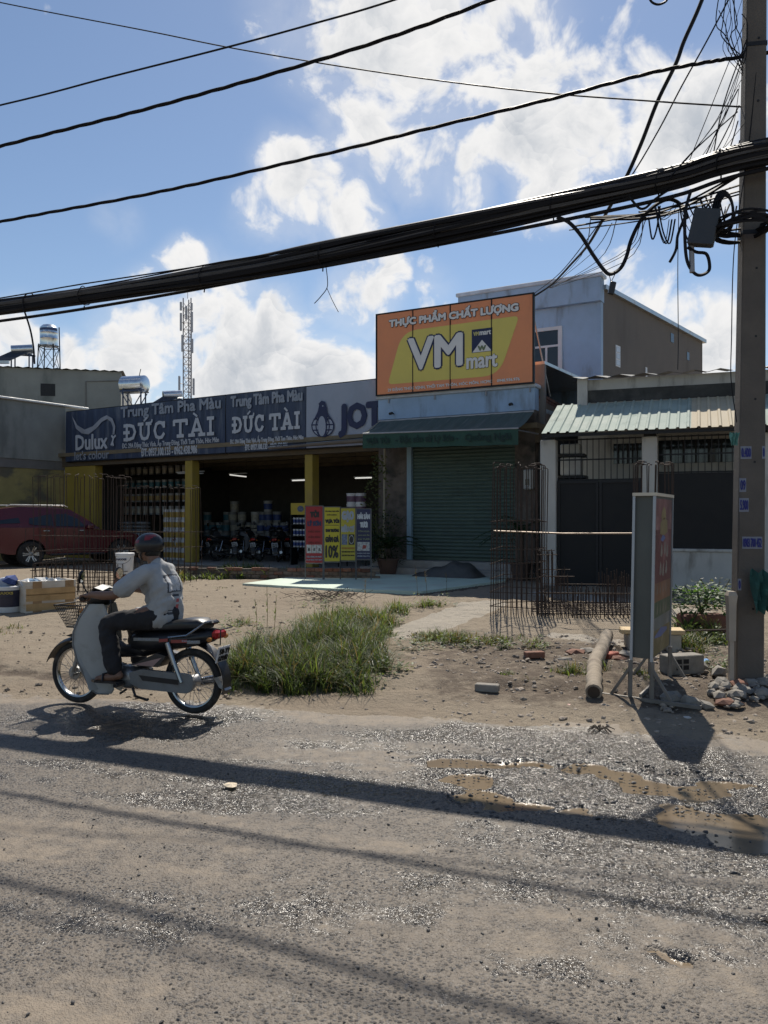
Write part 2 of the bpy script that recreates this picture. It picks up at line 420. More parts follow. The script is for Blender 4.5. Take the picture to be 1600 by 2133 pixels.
def road_material():
    m, N, L, b, sp, nz, vor, mr, ma, mix, bump = node_mat('wet_broken_asphalt')
    dust, wet, edge_ = sp.outputs[0], sp.outputs[1], sp.outputs[2]
    st = vor(60); st2 = vor(140); big = nz(1.3, 5); fine = nz(240, 3); mid = nz(9, 6, .65)
    stonecol = vor(60, out='Color')
    sc = N.new('ShaderNodeSeparateColor'); L.new(stonecol, sc.inputs[0])
    stone = mix(sc.outputs[0], (.028, .026, .025), (.15, .14, .13))
    mud = mix(mid, (.098, .082, .065), (.215, .184, .150))
    fill = mr(ma('ADD', st, ma('MULTIPLY', mid, .35)), .42, .75)
    c1 = mix(fill, stone, mud)
    dmask = mr(ma('ADD', ma('ADD', dust, ma('MULTIPLY_ADD', nz.tracks(1.6), 1.5, -.72)), ma('ADD', ma('MULTIPLY_ADD', mid, 1.5, -.75), ma('MULTIPLY_ADD', st, -.5, .2))), .25, .95)
    tan = mix(nz(22, 6, .7), (.165, .134, .10), (.30, .248, .19))
    c2 = mix(dmask, c1, tan)
    wmask = mr(ma('ADD', wet, ma('ADD', ma('MULTIPLY_ADD', nz(4, 6, .72), 1.9, -.95), ma('ADD', ma('MULTIPLY_ADD', nz(26, 4, .7), 1.2, -.6), ma('MULTIPLY_ADD', nz.tracks(1.1), -1.5, .74)))), .22, .8)
    dark = N.new('ShaderNodeVectorMath'); dark.operation = 'SCALE'; L.new(c2, dark.inputs[0]); L.new(mr(wmask, 0, 1, 1, .5), dark.inputs['Scale'])
    L.new(dark.outputs[0], b.inputs['Base Color'])
    L.new(ma('ADD', mr(wmask, 0, 1, .52, .24), ma('MULTIPLY', dmask, .12)), b.inputs['Roughness'])
    L.new(mr(wmask, 0, 1, .22, .55), b.inputs['Specular IOR Level'])
    h1 = ma('MULTIPLY', mr(st, 0, .7, 1, 0), ma('SUBTRACT', 1.0, ma('MULTIPLY', dmask, .75)))
    n1 = bump(h1, .9, .0055)
    n2 = bump(ma('ADD', mr(st2, 0, .7, 1, 0), ma('MULTIPLY', fine, .5)), .8, .0022, n1)
    n3 = bump(mid, .6, .02, n2)
    # every stone of the wet surface lies at its own tilt, so some catch the sun
    tl = N.new('ShaderNodeVectorMath'); tl.operation = 'SUBTRACT'; tcol = mix(.45, vor(46, out='Color'), vor(105, out='Color')); L.new(tcol, tl.inputs[0]); tl.inputs[1].default_value = (.5, .5, .5)
    fl = N.new('ShaderNodeVectorMath'); fl.operation = 'MULTIPLY'; L.new(tl.outputs[0], fl.inputs[0]); fl.inputs[1].default_value = (1, 1, 0)
    sc_ = N.new('ShaderNodeVectorMath'); sc_.operation = 'SCALE'; L.new(fl.outputs[0], sc_.inputs[0]); L.new(ma('MULTIPLY', ma('ADD', ma('MULTIPLY', wmask, .75), .30), ma('SUBTRACT', 1.0, ma('MULTIPLY', dmask, .6))), sc_.inputs['Scale'])
    ad_ = N.new('ShaderNodeVectorMath'); ad_.operation = 'ADD'; L.new(n3, ad_.inputs[0]); L.new(sc_.outputs[0], ad_.inputs[1])
    nm_ = N.new('ShaderNodeVectorMath'); nm_.operation = 'NORMALIZE'; L.new(ad_.outputs[0], nm_.inputs[0]); L.new(nm_.outputs[0], b.inputs['Normal'])
    return m
def dirt_material():
    m, N, L, b, sp, nz, vor, mr, ma, mix, bump = node_mat('sandy_dirt')
    dark, pale, deb = sp.outputs[0], sp.outputs[1], sp.outputs[2]
    mid = nz(7, 7, .68); big = nz(.9, 5); sm = nz(45, 5, .7)
    c = mix(mid, (.20, .16, .115), (.335, .28, .21))
    c = mix(mr(big, .42, .68, 0, .55), c, (.23, .18, .13))
    dk = mr(ma('ADD', dark, ma('MULTIPLY_ADD', nz(5, 7, .72), 1.9, -.88)), .3, .85)
    c = mix(dk, c, mix(sm, (.07, .055, .042), (.17, .13, .095)))
    pl = mr(ma('ADD', pale, ma('MULTIPLY_ADD', mid, .5, -.25)), .45, .6)
    c = mix(pl, c, mix(sm, (.30, .265, .215), (.43, .385, .32)))
    peb = vor(34); pc = N.new('ShaderNodeSeparateColor'); L.new(vor(34, out='Color'), pc.inputs[0])
    spot = ma('MULTIPLY', mr(peb, .16, .24, 1, 0), mr(ma('ADD', pc.outputs[0], ma('MULTIPLY', deb, .35)), .86, .9))
    c = mix(spot, c, mix(pc.outputs[1], (.06, .05, .04), (.40, .35, .29)))
    L.new(c, b.inputs['Base Color']); b.inputs['Roughness'].default_value = .92; b.inputs['Specular IOR Level'].default_value = .25
    n1 = bump(mid, .9, .06); n2 = bump(ma('ADD', sm, ma('MULTIPLY', spot, .8)), .9, .014, n1); L.new(n2, b.inputs['Normal'])
    return m
def make_ground():
    xs = spaced(-700, -13, 12, 700, .065, 16); ds = spaced(-300, 4.2, 24, 1500, .06, 16)
    X, D = np.meshgrid(xs, ds)
    e = 7.0-.25*X-.012*np.clip(X, -9, 9)**2
    e = np.where(X > 9, e, e)
    s = (D-e)*.95
    z = .13*ssn(0, 1.5, s)+.17*ssn(2.2, 8, s)
    n = vn.fbm(X*.55, D*.55, 4)-.5; f = vn.fbm(X*4, D*4, 4, .6)-.5
    near = ssn(-.2, .8, s)*(1-ssn(14, 22, D))
    z = z+near*(n*.07+f*.06*(.6+.9*ssn(-.5, 1.5, X)))
    z = z-.09*(1-ssn(-.45, .05, s+(vn.fbm(X*1.7, D*1.7, 3)-.5)*.5))
    # wheel rut along the verge and the sand ramp on the left
    z = z-.03*np.exp(-((s-.75-.25*np.sin(X*.9))/.12)**2)*(1-ssn(1.0, 3.0, X))
    dark = .75*np.exp(-((s-.75-.25*np.sin(X*.9))/.16)**2)*(1-ssn(-2.6, -1.2, X))
    dark = np.maximum(dark, .68*ssn(.15, .9, s)*(1-ssn(3.0, 5.0, s))*ssn(-.2, .9, X))
    dark = np.maximum(dark, .6*np.exp(-(((X-2.6)/1.5)**2+((D-8.6)/1.0)**2)))
    dark = np.maximum(dark, .5*np.exp(-(((X+.35)/1.2)**2+((D-9.3)/1.5)**2)))
    # pale concrete strips on the right
    def strip(x0, y0, x1, y1, w):
        dx, dy = x1-x0, y1-y0; L2 = dx*dx+dy*dy; t = np.clip(((X-x0)*dx+(D-y0)*dy)/L2, 0, 1)
        return 1-ssn(w*.8, w, np.hypot(X-x0-t*dx, D-y0-t*dy))
    a, b = G(850, 1318), G(1010, 1258); c_, d_ = G(1170, 1325), G(1330, 1345)
    pale = np.maximum(strip(a.x, a.y, b.x, b.y, .42), strip(c_.x, c_.y, d_.x, d_.y, .22))
    g1, g2 = G(1420, 1275), G(1150, 1235)
    pale = np.maximum(pale, strip(g1.x, g1.y, g2.x, g2.y, .5))
    deb = ssn(.2, 1.2, X)*ssn(.4, 1.2, s)*(1-ssn(3.5, 5.5, s))
    o = grid_mesh('ground', xs, ds, z, (dark, pale, deb), dirt_material()); tag(o, kind='structure')
    # road
    xs = spaced(-200, -4.6, 4.4, 200, .02, 18); ds = spaced(-10, 1.9, 9.6, 60, .02, 12)
    X, D = np.meshgrid(xs, ds)
    s = (D-(7.0-.25*X-.012*np.clip(X, -9, 9)**2))*.95
    pud = blobs_n(X+.16*(vn.fbm(X*5, D*5, 4)-.5)*1.6, D+.16*(vn.fbm(X*5+40, D*5, 4)-.5)*1.2, PUD)
    f1 = vn.fbm(X*30, D*30, 3, .6)-.5; f2 = vn.fbm(X*2.2, D*2.2, 4)-.5; rough = ssn(.3, .62, vn.fbm(X*1.1+5, D*1.1, 3))
    z = f2*.016+f1*(.004+.008*rough)
    z = np.maximum(z, -.006+f1*.004)-pud*.034
    rim = np.clip(blobs_n(X, D, [(p[0], p[1], p[2]*1.35, p[3]*1.7) for p in PUD])-pud*1.4, 0, 1)
    z = z+rim*(.004+.016*np.clip(vn.fbm(X*14, D*14, 3)-.35, 0, 1))
    z = z-.12*ssn(.12, .7, s+(vn.fbm(X*2.5, D*2.5, 3)-.5)*.5)
    dust = .85*ssn(-.55, -.02, s+(vn.fbm(X*1.3, D*1.3, 4)-.5)*.7)
    def patch(px, py, rx, ry, w): 
        return w*blobs_n(X+.9*(vn.fbm(X*1.5, D*1.5, 3)-.5), D+.7*(vn.fbm(X*1.5+9, D*1.5, 3)-.5), [(px, py, rx, ry)])
    for q in [(60,1745,420,60,.62),(330,1800,380,60,.45),(90,2080,330,110,.62),(420,2060,300,100,.4),(700,1565,240,40,.45),(950,1900,330,80,.42),(1250,1960,300,80,.5),(1500,2040,250,90,.5),(450,1680,500,45,.35),(820,1740,300,40,.4)]:
        dust = np.maximum(dust, patch(*q))
    wet = np.zeros_like(X)
    for q in [(1050,1540,520,32,.75),(1250,1610,480,110,.95),(650,1640,420,45,.7),(300,1500,280,45,.85),(1250,1760,500,70,.5),(900,1860,420,60,.55),(1450,1850,420,140,.65),(250,1930,420,60,.42),(900,2050,600,60,.35),(300,1600,500,30,.5)]:
        wet = np.maximum(wet, patch(*q))
    wet = np.maximum(wet, rim); dust = dust*(1-.8*rim)
    o = grid_mesh('road', xs, ds, z, (dust, wet, rim), road_material()); tag(o, kind='structure')
    wm = M('muddy_water', (.19, .145, .095), .12, 0, .12, 2, rvar=.03, spec=.3)
    for (a, b, c, d) in ((.3, 4.6, 3.3, 6.25), (.95, 1.25, 3.0, 3.32), (1.5, 1.7, 3.3, 3.6)):
        w = MB().quad((a, c, -.0145), (b, c, -.0145), (b, d, -.0145), (a, d, -.0145)).build('puddle', wm); tag(w, kind='structure')
make_ground()
def stone_vs(r, q, fl=.65):
    """an irregular broken stone: jittered low-poly ball"""
    vs, fs = [], []
    t = (1+5**.5)/2
    base = [(-1,t,0),(1,t,0),(-1,-t,0),(1,-t,0),(0,-1,t),(0,1,t),(0,-1,-t),(0,1,-t),(t,0,-1),(t,0,1),(-t,0,-1),(-t,0,1)]
    F = [(0,11,5),(0,5,1),(0,1,7),(0,7,10),(0,10,11),(1,5,9),(5,11,4),(11,10,2),(10,7,6),(7,1,8),(3,9,4),(3,4,2),(3,2,6),(3,6,8),(3,8,9),(4,9,5),(2,4,11),(6,2,10),(8,6,7),(9,8,1)]
    a = q.uniform(0, 6.3); ca, sa = math.cos(a), math.sin(a); ex = q.uniform(.7, 1.3)
    for v in base:
        k = r/1.9*q.uniform(.7, 1.25); x, y, z = v[0]*k*ex, v[1]*k/ex, v[2]*k*fl
        vs.append((x*ca-y*sa, x*sa+y*ca, z))
    return vs, F
def scatter_stones(name, mat, n, place, rmin, rmax, seed, **tg):
    q = random.Random(seed); mb = MB()
    for _ in range(n):
        x, y, z = place(q); r = rmin+(rmax-rmin)*q.random()**3
        vs, fs = stone_vs(r, q); mb.add([(v[0]+x, v[1]+y, v[2]+z+r*.2) for v in vs], fs)
    o = mb.build(name, mat, fix=False); return tag(o, **tg)
def near_pud(q):
    while True:
        p = q.choice(PUD[:14]); x, d = gpos(p[0], p[1]); ax, ay = p[2]*d/FPX, p[3]*d*d/(FPX*CH)
        a = q.uniform(0, 6.3); r = q.uniform(1.15, 2.0); x += ax*r*math.cos(a); d += (ay+.05)*r*math.sin(a)*1.2
        if 3.6 < d < 6.4: return x, d, 0
def on_road(q):
    while True:
        d = 2.4+5*q.random()**1.3; x = q.uniform(-.5, .5)*d
        if d < edge(x)-.1: return x, d, 0
stonem = M('dark_stone', (.055, .052, .05), .6, var=.4, scale=30, rvar=.2)
scatter_stones('loose_gravel', stonem, 1000, near_pud, .004, .016, 1, label='loose dark gravel round the muddy puddles', cat='gravel', kind='stuff')
scatter_stones('road_grit', M('road_grit', (.10, .09, .08), .7, var=.5, scale=30), 1600, on_road, .002, .009, 2, label='fine grit strewn over the broken road', cat='grit', kind='stuff')
def on_verge(q):
    while True:
        x = q.uniform(.3, 5); s = q.uniform(.05, 4.2); d = edge(x)+s
        if 0 < x < 5: return x, d, zt(x, d)
def on_sand(q):
    x = q.uniform(-6, 0); d = edge(x)+.1+q.random()**1.6*9; return x, d, zt(x, d)
rub = M('rubble', (.30, .25, .20), .9, var=.5, scale=12, bump=.3)
scatter_stones('verge_debris', rub, 3000, on_verge, .004, .034, 3, label='small stones and crumbs of rubble on the brown verge', cat='rubble', kind='stuff')
scatter_stones('sand_pebbles', M('sand_pebble', (.22, .18, .14), .9, var=.5, scale=12), 900, on_sand, .006, .03, 4, label='small clods and pebbles on the pale sand', cat='pebbles', kind='stuff')
# ---------------------------------------------------------------- materials for buildings
blue_paint = M('pale_blue_paint', (.34, .48, .65), .75, var=.12, scale=1.2, dirt=(.17, .20, .23), dirt_amt=.8, dscale=2.2, dstretch=(1, 1, .25), bump=.15)
white_paint = M('off_white_paint', (.50, .485, .445), .8, var=.1, scale=1.5, dirt=(.22, .20, .17), dirt_amt=.85, dscale=2.5, dstretch=(1, 1, .3), bump=.15)
plaster = M('bare_cement_render', (.20, .19, .175), .9, var=.2, scale=1.1, dirt=(.11, .11, .105), dirt_amt=.7, dscale=.8, dstretch=(1, 1, .4), bump=.25)
plaster_lt = M('grey_wall_render', (.27, .275, .25), .9, var=.15, scale=1.2, dirt=(.12, .13, .12), dirt_amt=.7, dscale=1.1, dstretch=(1, 1, .35), bump=.2)
mustard = M('mustard_paint', (.36, .26, .045), .75, var=.12, scale=2, dirt=(.25, .19, .08), dirt_amt=.5, dscale=2, bump=.1)
peeling = M('peeling_yellow_paint', (.34, .28, .11), .85, var=.2, scale=2, dirt=(.10, .095, .08), dirt_amt=.85, dscale=.9, dlo=.47, dhi=.62, dstretch=(1, 1, 1.3), bump=.2)
mossy = M('mossy_wall', (.12, .10, .085), .9, var=.5, scale=3, dirt=(.03, .032, .028), dirt_amt=.9, dscale=2.5, bump=.3)
brickm = M('red_brick', (.19, .085, .055), .9, var=.35, scale=9, dirt=(.16, .14, .12), dirt_amt=.6, dscale=7, bump=.3, rand=.25)
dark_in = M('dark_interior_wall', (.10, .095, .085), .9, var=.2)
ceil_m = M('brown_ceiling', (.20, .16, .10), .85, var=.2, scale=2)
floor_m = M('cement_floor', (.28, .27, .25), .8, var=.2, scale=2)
dark_metal = M('dark_steel', (.03, .03, .032), .55, .6, var=.3, scale=20)
black_sheet = M('black_sheet_metal', (.012, .012, .013), .6, .3, var=.3, scale=4)
galv = M('galvanised_sheet', (.50, .52, .52), .38, .85, var=.2, scale=3, dirt=(.25, .18, .12), dirt_amt=.5, dscale=3)
rust = M('rusty_rebar', (.055, .036, .027), .8, .25, var=.45, scale=25, bump=.3)
steel = M('stainless_steel', (.62, .64, .66), .22, 1, var=.1, scale=6, rvar=.06)
glass_dark = M('dark_window_glass', (.02, .025, .03), .08, 0, var=.2, spec=.6, rvar=.03)
white_frame = M('white_window_frame', (.66, .68, .70), .5, var=.06)
conc = M('concrete', (.34, .325, .30), .9, var=.2, scale=3, dirt=(.2, .185, .17), dirt_amt=.6, dscale=2, bump=.3)
print_white = M('white_print', (.50, .53, .57), .6, var=.06)
print_fade = M('faded_white_print', (.30, .335, .39), .6, var=.12)
navy = M('navy_print', (.015, .022, .075), .5, var=.1)
ink = M('black_print', (.012, .012, .014), .5, var=.1)

# ---------------------------------------------------------------- two-storey blue house behind
FB = Fr(1252, 23, 30)
def blue_house():
    t = frthing('blue_house', 'pale blue two storey house rising behind the orange sign', 'house', FB)
    u0 = FB.u(965); zt0 = FB.uz(1252, 570)[1]; zb = FB.uz(1252, 628)[1]; zs = FB.uz(1253, 594)[1]
    MB().box(u0, 0, 0, .22, .3, zb).build('front_wall', blue_paint, t)
    MB().box(u0-.1, .03, -.16, .22, zb+.002, zt0-.12).build('parapet', blue_paint, t)
    MB().cbox(u0-.16, .09, -.22, .28, zt0-.118, zt0, .02).build('coping', M('pale_blue_coping', (.55, .63, .72), .7), t)
    # side wall runs off at its own angle
    dx, dy = .62*FB.c-.785*FB.s, .62*FB.s+.785*FB.c
    a = Vector((-.002, .225, 0)); n = Vector((dy, -dx, 0)); L = 9.0
    mt = Matrix(((dx, -n.x, 0, a.x), (dy, -n.y, 0, a.y), (0, 0, 1, 0), (0, 0, 0, 1)))
    MB().box(0, L, 0, .2, .3, zs-.08, mt).build('side_wall', M('grey_brown_render', (.155, .14, .125), .9, var=.12, scale=1, dirt=(.10, .09, .08), dirt_amt=.6, dscale=.9, dstretch=(1, 1, .3), bump=.2), t)
    MB().box(-.05, L+.1, -.12, .3, zs-.078, zs+.05, mt).build('roof_edge', galv, t)
    MB().add([mt @ Vector(p) for p in ((0, .21, zs-.1), (L, .21, zs-.1), (L, 6.2, zs-.25), (-.0, 6.2, zs-.25))], [(0, 1, 2, 3)]).build('roof', galv, t)
    MB().box(L-.25, L, .2, 6, .3, zs-.1, mt).build('rear_wall', plaster, t)
    MB().box(u0-.2, u0-.01, .0, 9, .3, zs-.1).build('far_side_wall', plaster, t)
    def side(px, py, w, h, mtl, nm):
        # a small opening in the side wall, found along the wall
        best = None
        for k in range(400):
            q = mt @ Vector((k*L/400, 0, 0)); wp = FB.w(q.x, q.y, 0); x = HX+FPX*wp.x/wp.y
            if best is None or abs(x-px) < best[0]: best = (abs(x-px), k*L/400, CH+(HY-py)/FPX*wp.y)
        s, z = best[1], best[2]
        w_ = MB().box(s-w/2, s+w/2, -.012, .01, z-h/2, z+h/2, mt).build(nm, mtl, t)
        return s, z, w_
    s, z, w_ = side(1287, 742, .34, .62, white_frame, 'side_window')
    for k in range(3):
        MB().box(s-.13, s+.13, -.02, -.013, z-.27+k*.19, z-.27+k*.19+.15, mt).build('pane', M('bright_glass', (.55, .6, .66), .1, var=.1), w_)
    side(1400, 704, .3, .3, glass_dark, 'vent_hole'); side(1433, 742, .25, .28, glass_dark, 'vent_hole'); side(1346, 775, .14, .3, white_frame, 'pipe_stub')
    # window in the front
    a, z1 = FB.uz(1104, 690); b, _ = FB.uz(1172, 690); z0 = FB.uz(1172, 812)[1]; z1 = FB.uz(1172, 679)[1]
    wf = MB()
    wf.box(a, b, -.06, -.005, z1-.1, z1); wf.box(a, b, -.06, -.005, z0, z0+.08); wf.box(b-.12, b, -.06, -.005, z0+.08, z1-.1); wf.box(a, a+.1, -.06, -.005, z0+.08, z1-.1)
    zm = z0+(z1-z0)*.7; wf.box(a+.1, b-.12, -.05, -.005, zm-.03, zm+.03); um = a+(b-a)*.52; wf.box(um-.03, um+.03, -.05, -.005, z0+.08, zm-.03)
    w = wf.build('window', white_frame, t)
    for (p, q, r, s_) in ((a+.1, um-.03, z0+.08, zm-.03), (um+.03, b-.12, z0+.08, zm-.03), (a+.1, b-.12, zm+.03, z1-.1)):
        MB().box(p, q, -.02, -.004, r, s_).build('pane', glass_dark, w)
blue_house()

# ---------------------------------------------------------------- shop with roller shutter
FV = Fr(950, 20, 29)
FLOOR = .64
SV = -.12
def shop():
    t = frthing('shutter_shop', 'narrow single storey shop with blue parapet and green roller shutter', 'shop', FV)
    uL, uR = FV.u(788), FV.u(1114); s0, s1 = FV.u(858), FV.u(1072)
    zp = FV.uz(950, 812)[1]; zb = FV.uz(950, 864)[1]; zl = FV.uz(950, 905)[1]
    MB().box(uL, uR, 0, .3, zb, zp-.09).build('parapet', blue_paint, t)
    MB().cbox(uL-.04, uR+.04, -.05, .36, zp-.088, zp, .012).build('coping', M('pale_coping', (.50, .54, .58), .75), t)
    MB().box(uL, s0-.13, .02, .32, .2, zb-.002).build('pier', mossy, t)
    MB().box(s1, uR, .02, .32, .2, zb-.002).build('pier', mossy, t)
    MB().box(s0-.128, s0-.002, -.03, .3, FLOOR, zb-.002).build('door_jamb', M('blue_jamb', (.26, .38, .46), .7, var=.15, dirt=(.15, .18, .2), dirt_amt=.5), t)
    MB().box(s0-.126, s1, .06, .3, zl, zb-.003).build('lintel', plaster, t)
    MB().box(uL, uL+.15, .322, 9, .2, zp-.4).build('side_wall', plaster, t)
    MB().box(uR-.18, uR-.002, .322, 3.2, .2, zp-.32).build('side_wall', M('cement_and_brick', (.24, .19, .15), .95, var=.3, scale=3, dirt=(.27, .12, .07), dirt_amt=.8, dscale=1.7, bump=.4), t)
    for k in range(9):   # ragged brick courses on top of the side wall
        for r in range(2):
            MB().cbox(uR-.19, uR+.005, .33+k*.23+.11*r, .33+k*.23+.11*r+.215, zp-.318+r*.085-k*.012, zp-.242+r*.085-k*.012, .006).build('brick', brickm, t)
    MB().box(uL, uR, .36, 9, zp-.6, zp-.5).build('roof', galv, t)
    MB().box(uL-.1, uR+.05, -.75, .02, .1, FLOOR-.17).build('step', conc, t)
    MB().box(uL, uR, -.4, .3, FLOOR-.168, FLOOR-.004).build('step', conc, t)
    # roller shutter
    sh = MB().box(s0-.001, s1-.001, .1, .13, FLOOR, zl).build('shutter', M('shutter_backing', (.03, .05, .045), .7), t)
    n = 34; hgt = (zl-FLOOR-.07)/n; prof = [(0, 0), (-.006, .10), (-.022, .32), (-.026, .5), (-.022, .68), (-.006, .9), (0, 1)]
    mb = MB(); sm = M('green_shutter_slat', (.078, .118, .10), .55, .1, var=.12, scale=2.5, dirt=(.05, .07, .06), dirt_amt=.5, dscale=1.6)
    mb.loft([[Vector((s0, p[0], p[1]*hgt)) for p in prof]+[Vector((s0, .02, hgt)), Vector((s0, .02, 0))], [Vector((s1-.003, p[0], p[1]*hgt)) for p in prof]+[Vector((s1-.003, .02, hgt)), Vector((s1-.003, .02, 0))]])
    me = mb.mesh('slat', sm)
    for k in range(n):
        o = obj('slat', me, sh); o.location = (0, .075, FLOOR+.07+k*hgt)
    MB().cbox(s0, s1-.003, .05, .098, FLOOR+.003, FLOOR+.068, .006).build('bottom_rail', M('shutter_rail', (.08, .12, .10), .5, .4), sh)
    for px, py in ((820, 862), (1068, 843)):
        u, z = FV.uz(px, py); c = MB(); c.tube([(u, 0, z), (u, -.1, z+.01)], .018, 6); c.tube([(u, -.08, z+.01), (u, -.2, z-.02)], .035, 8)
        c.build('spot_lamp', dark_metal, t, True)
    # meter box on the right pier
    u, z = FV.uz(1104, 1000); MB().cbox(u-.12, u+.12, -.13, .018, z-.22, z+.24, .02).build('meter_box', M('grey_plastic_box', (.42, .42, .40), .6), t)
    MB().cbox(u-.07, u+.03, -.145, -.131, z-.12, z+.02, .004).build('meter_box_window', glass_dark, t)
shop()

def orange_sign():
    t = frthing('shop_sign', 'large orange and yellow rooftop sign reading VM mart', 'sign', FV)
    v = SV
    (a0, b0), (a1, b1) = FV.uz(785, 655, v), FV.uz(787, 824, v); (c0, d0), (c1, d1) = FV.uz(1110, 610, v), FV.uz(1112, 797, v)
    u0, u1, zt_, zb_ = a0, c0, (b0+d0)/2, (b1+d1)/2
    def U(px): return FV.u(px, v)
    def Z(fr): return zt_-(zt_-zb_)*fr
    orange = M('orange_vinyl', (.80, .29, .125), .45, var=.06, scale=1.5, dirt=(.62, .22, .10), dirt_amt=.5, dscale=2, dstretch=(1, 1, .3)); edges = [u0, U(860), U(938), U(1024), u1]
    for k in range(4):
        MB().cbox(edges[k]+.012, edges[k+1]-.012, v, v+.05, zb_+.02, zt_-.02, .006).build('panel', orange, t)
    fr = MB(); w = .03
    for e in edges: fr.box(e-.011, e+.011, v+.004, v+.07, zb_, zt_)
    fr.box(u0-.02, u1+.02, v-.01, v+.075, zt_-.018, zt_+.012); fr.box(u0-.02, u1+.02, v-.01, v+.075, zb_-.012, zb_+.018)
    fr.box(u0-.03, u0-.012, v-.01, v+.075, zb_-.012, zt_+.012); fr.box(u1+.012, u1+.03, v-.01, v+.075, zb_-.012, zt_+.012)
    fr.build('frame', dark_metal, t)
    st = MB()
    for e in (u0+.3, u0+1.6, u1-1.2, u1-.1):
        st.tube([(e, v+.08, zt_-.1), (e+.1, v+1.3, zb_-.15)], .02, 5); st.tube([(e, v+.09, zb_-.2), (e, v+.09, zt_-.02)], .02, 5)
    st.build('support_struts', M('grey_steel', (.35, .35, .36), .5, .6), t)
    # yellow slanted field with rounded corners
    cs = [(U(808), Z(.875)), (U(838), Z(.25)), (U(1082), Z(.235)), (U(1040), Z(.885))]
    poly = []
    for k in range(4):
        p, c, n = Vector(cs[k-1]), Vector(cs[k]), Vector(cs[(k+1) % 4]); r = .42 if k in (1, 3) else .14
        a, b = c+(p-c).normalized()*r, c+(n-c).normalized()*r
        for i in range(7):
            s = i/6; poly.append(((1-s)**2*a.x+2*s*(1-s)*c.x+s*s*b.x, (1-s)**2*a.y+2*s*(1-s)*c.y+s*s*b.y))
    # cut at the seams so that the field lies on each panel
    MB().add([(p[0], v-.004, p[1]) for p in poly], [tuple(range(len(poly)))]).build('yellow_field', M('yellow_vinyl', (.72, .59, .13), .45, var=.06, scale=1.5), t)
    for e in edges[1:4]: MB().box(e-.009, e+.009, v-.0155, v-.002, zb_+.02, zt_-.02).build('seam', dark_metal, t)
    W1 = M('sign_white', (.76, .74, .72), .5, var=.04)
    def outlined(s, a, b, z0, z1, bold, out, om, nm='lettering', shear=0, m=W1):
        lettering(s, a-out, b+out, z0-out, z1+out, v-.006, om, t, bold+out, nm, 3, shear)
        lettering(s, a, b, z0, z1, v-.016, m, t, bold, nm, 3, shear)
    outlined('THỰC PHẨM CHẤT LƯỢNG', U(811), U(1081), Z(.205), Z(.045), .016, .014, ink)
    outlined('VM', U(850), U(965), Z(.735), Z(.345), .036, .040, navy)
    outlined('mart', U(972), U(1037), Z(.785), Z(.63), .016, .010, ink)
    lettering('29 ĐẶNG THÚC VỊNH, THỚI TAM THÔN, HÓC MÔN, HCMC    0948.936.976', U(808), U(1083), Z(.972), Z(.915), v-.006, W1, t, .004)
    a, b = U(983), U(1026); z0, z1 = Z(.60), Z(.33)
    MB().quad((a, v-.006, z0), (b, v-.006, z0), (b, v-.006, z1), (a, v-.006, z1)).build('logo_square', navy, t)
    m = (a+b)/2; zt2 = z0+(z1-z0)*.52
    MB().add([(a+.015, v-.009, z0+.01), (b-.015, v-.009, z0+.01), (m, v-.009, zt2)], [(0, 1, 2)]).build('logo_triangle', W1, t)
    lettering('W', m-.11, m+.11, z0+.03, z0+.16, v-.012, M('logo_green', (.16, .20, .10), .5), t, .014, 'logo_mark')
    lettering('VM', a+.04, a+.19, z1-.16, z1-.06, v-.009, M('logo_yellow', (.6, .55, .2), .5), t, .008)
    lettering('mart', a+.20, b-.03, z1-.16, z1-.05, v-.009, W1, t, .008)
orange_sign()

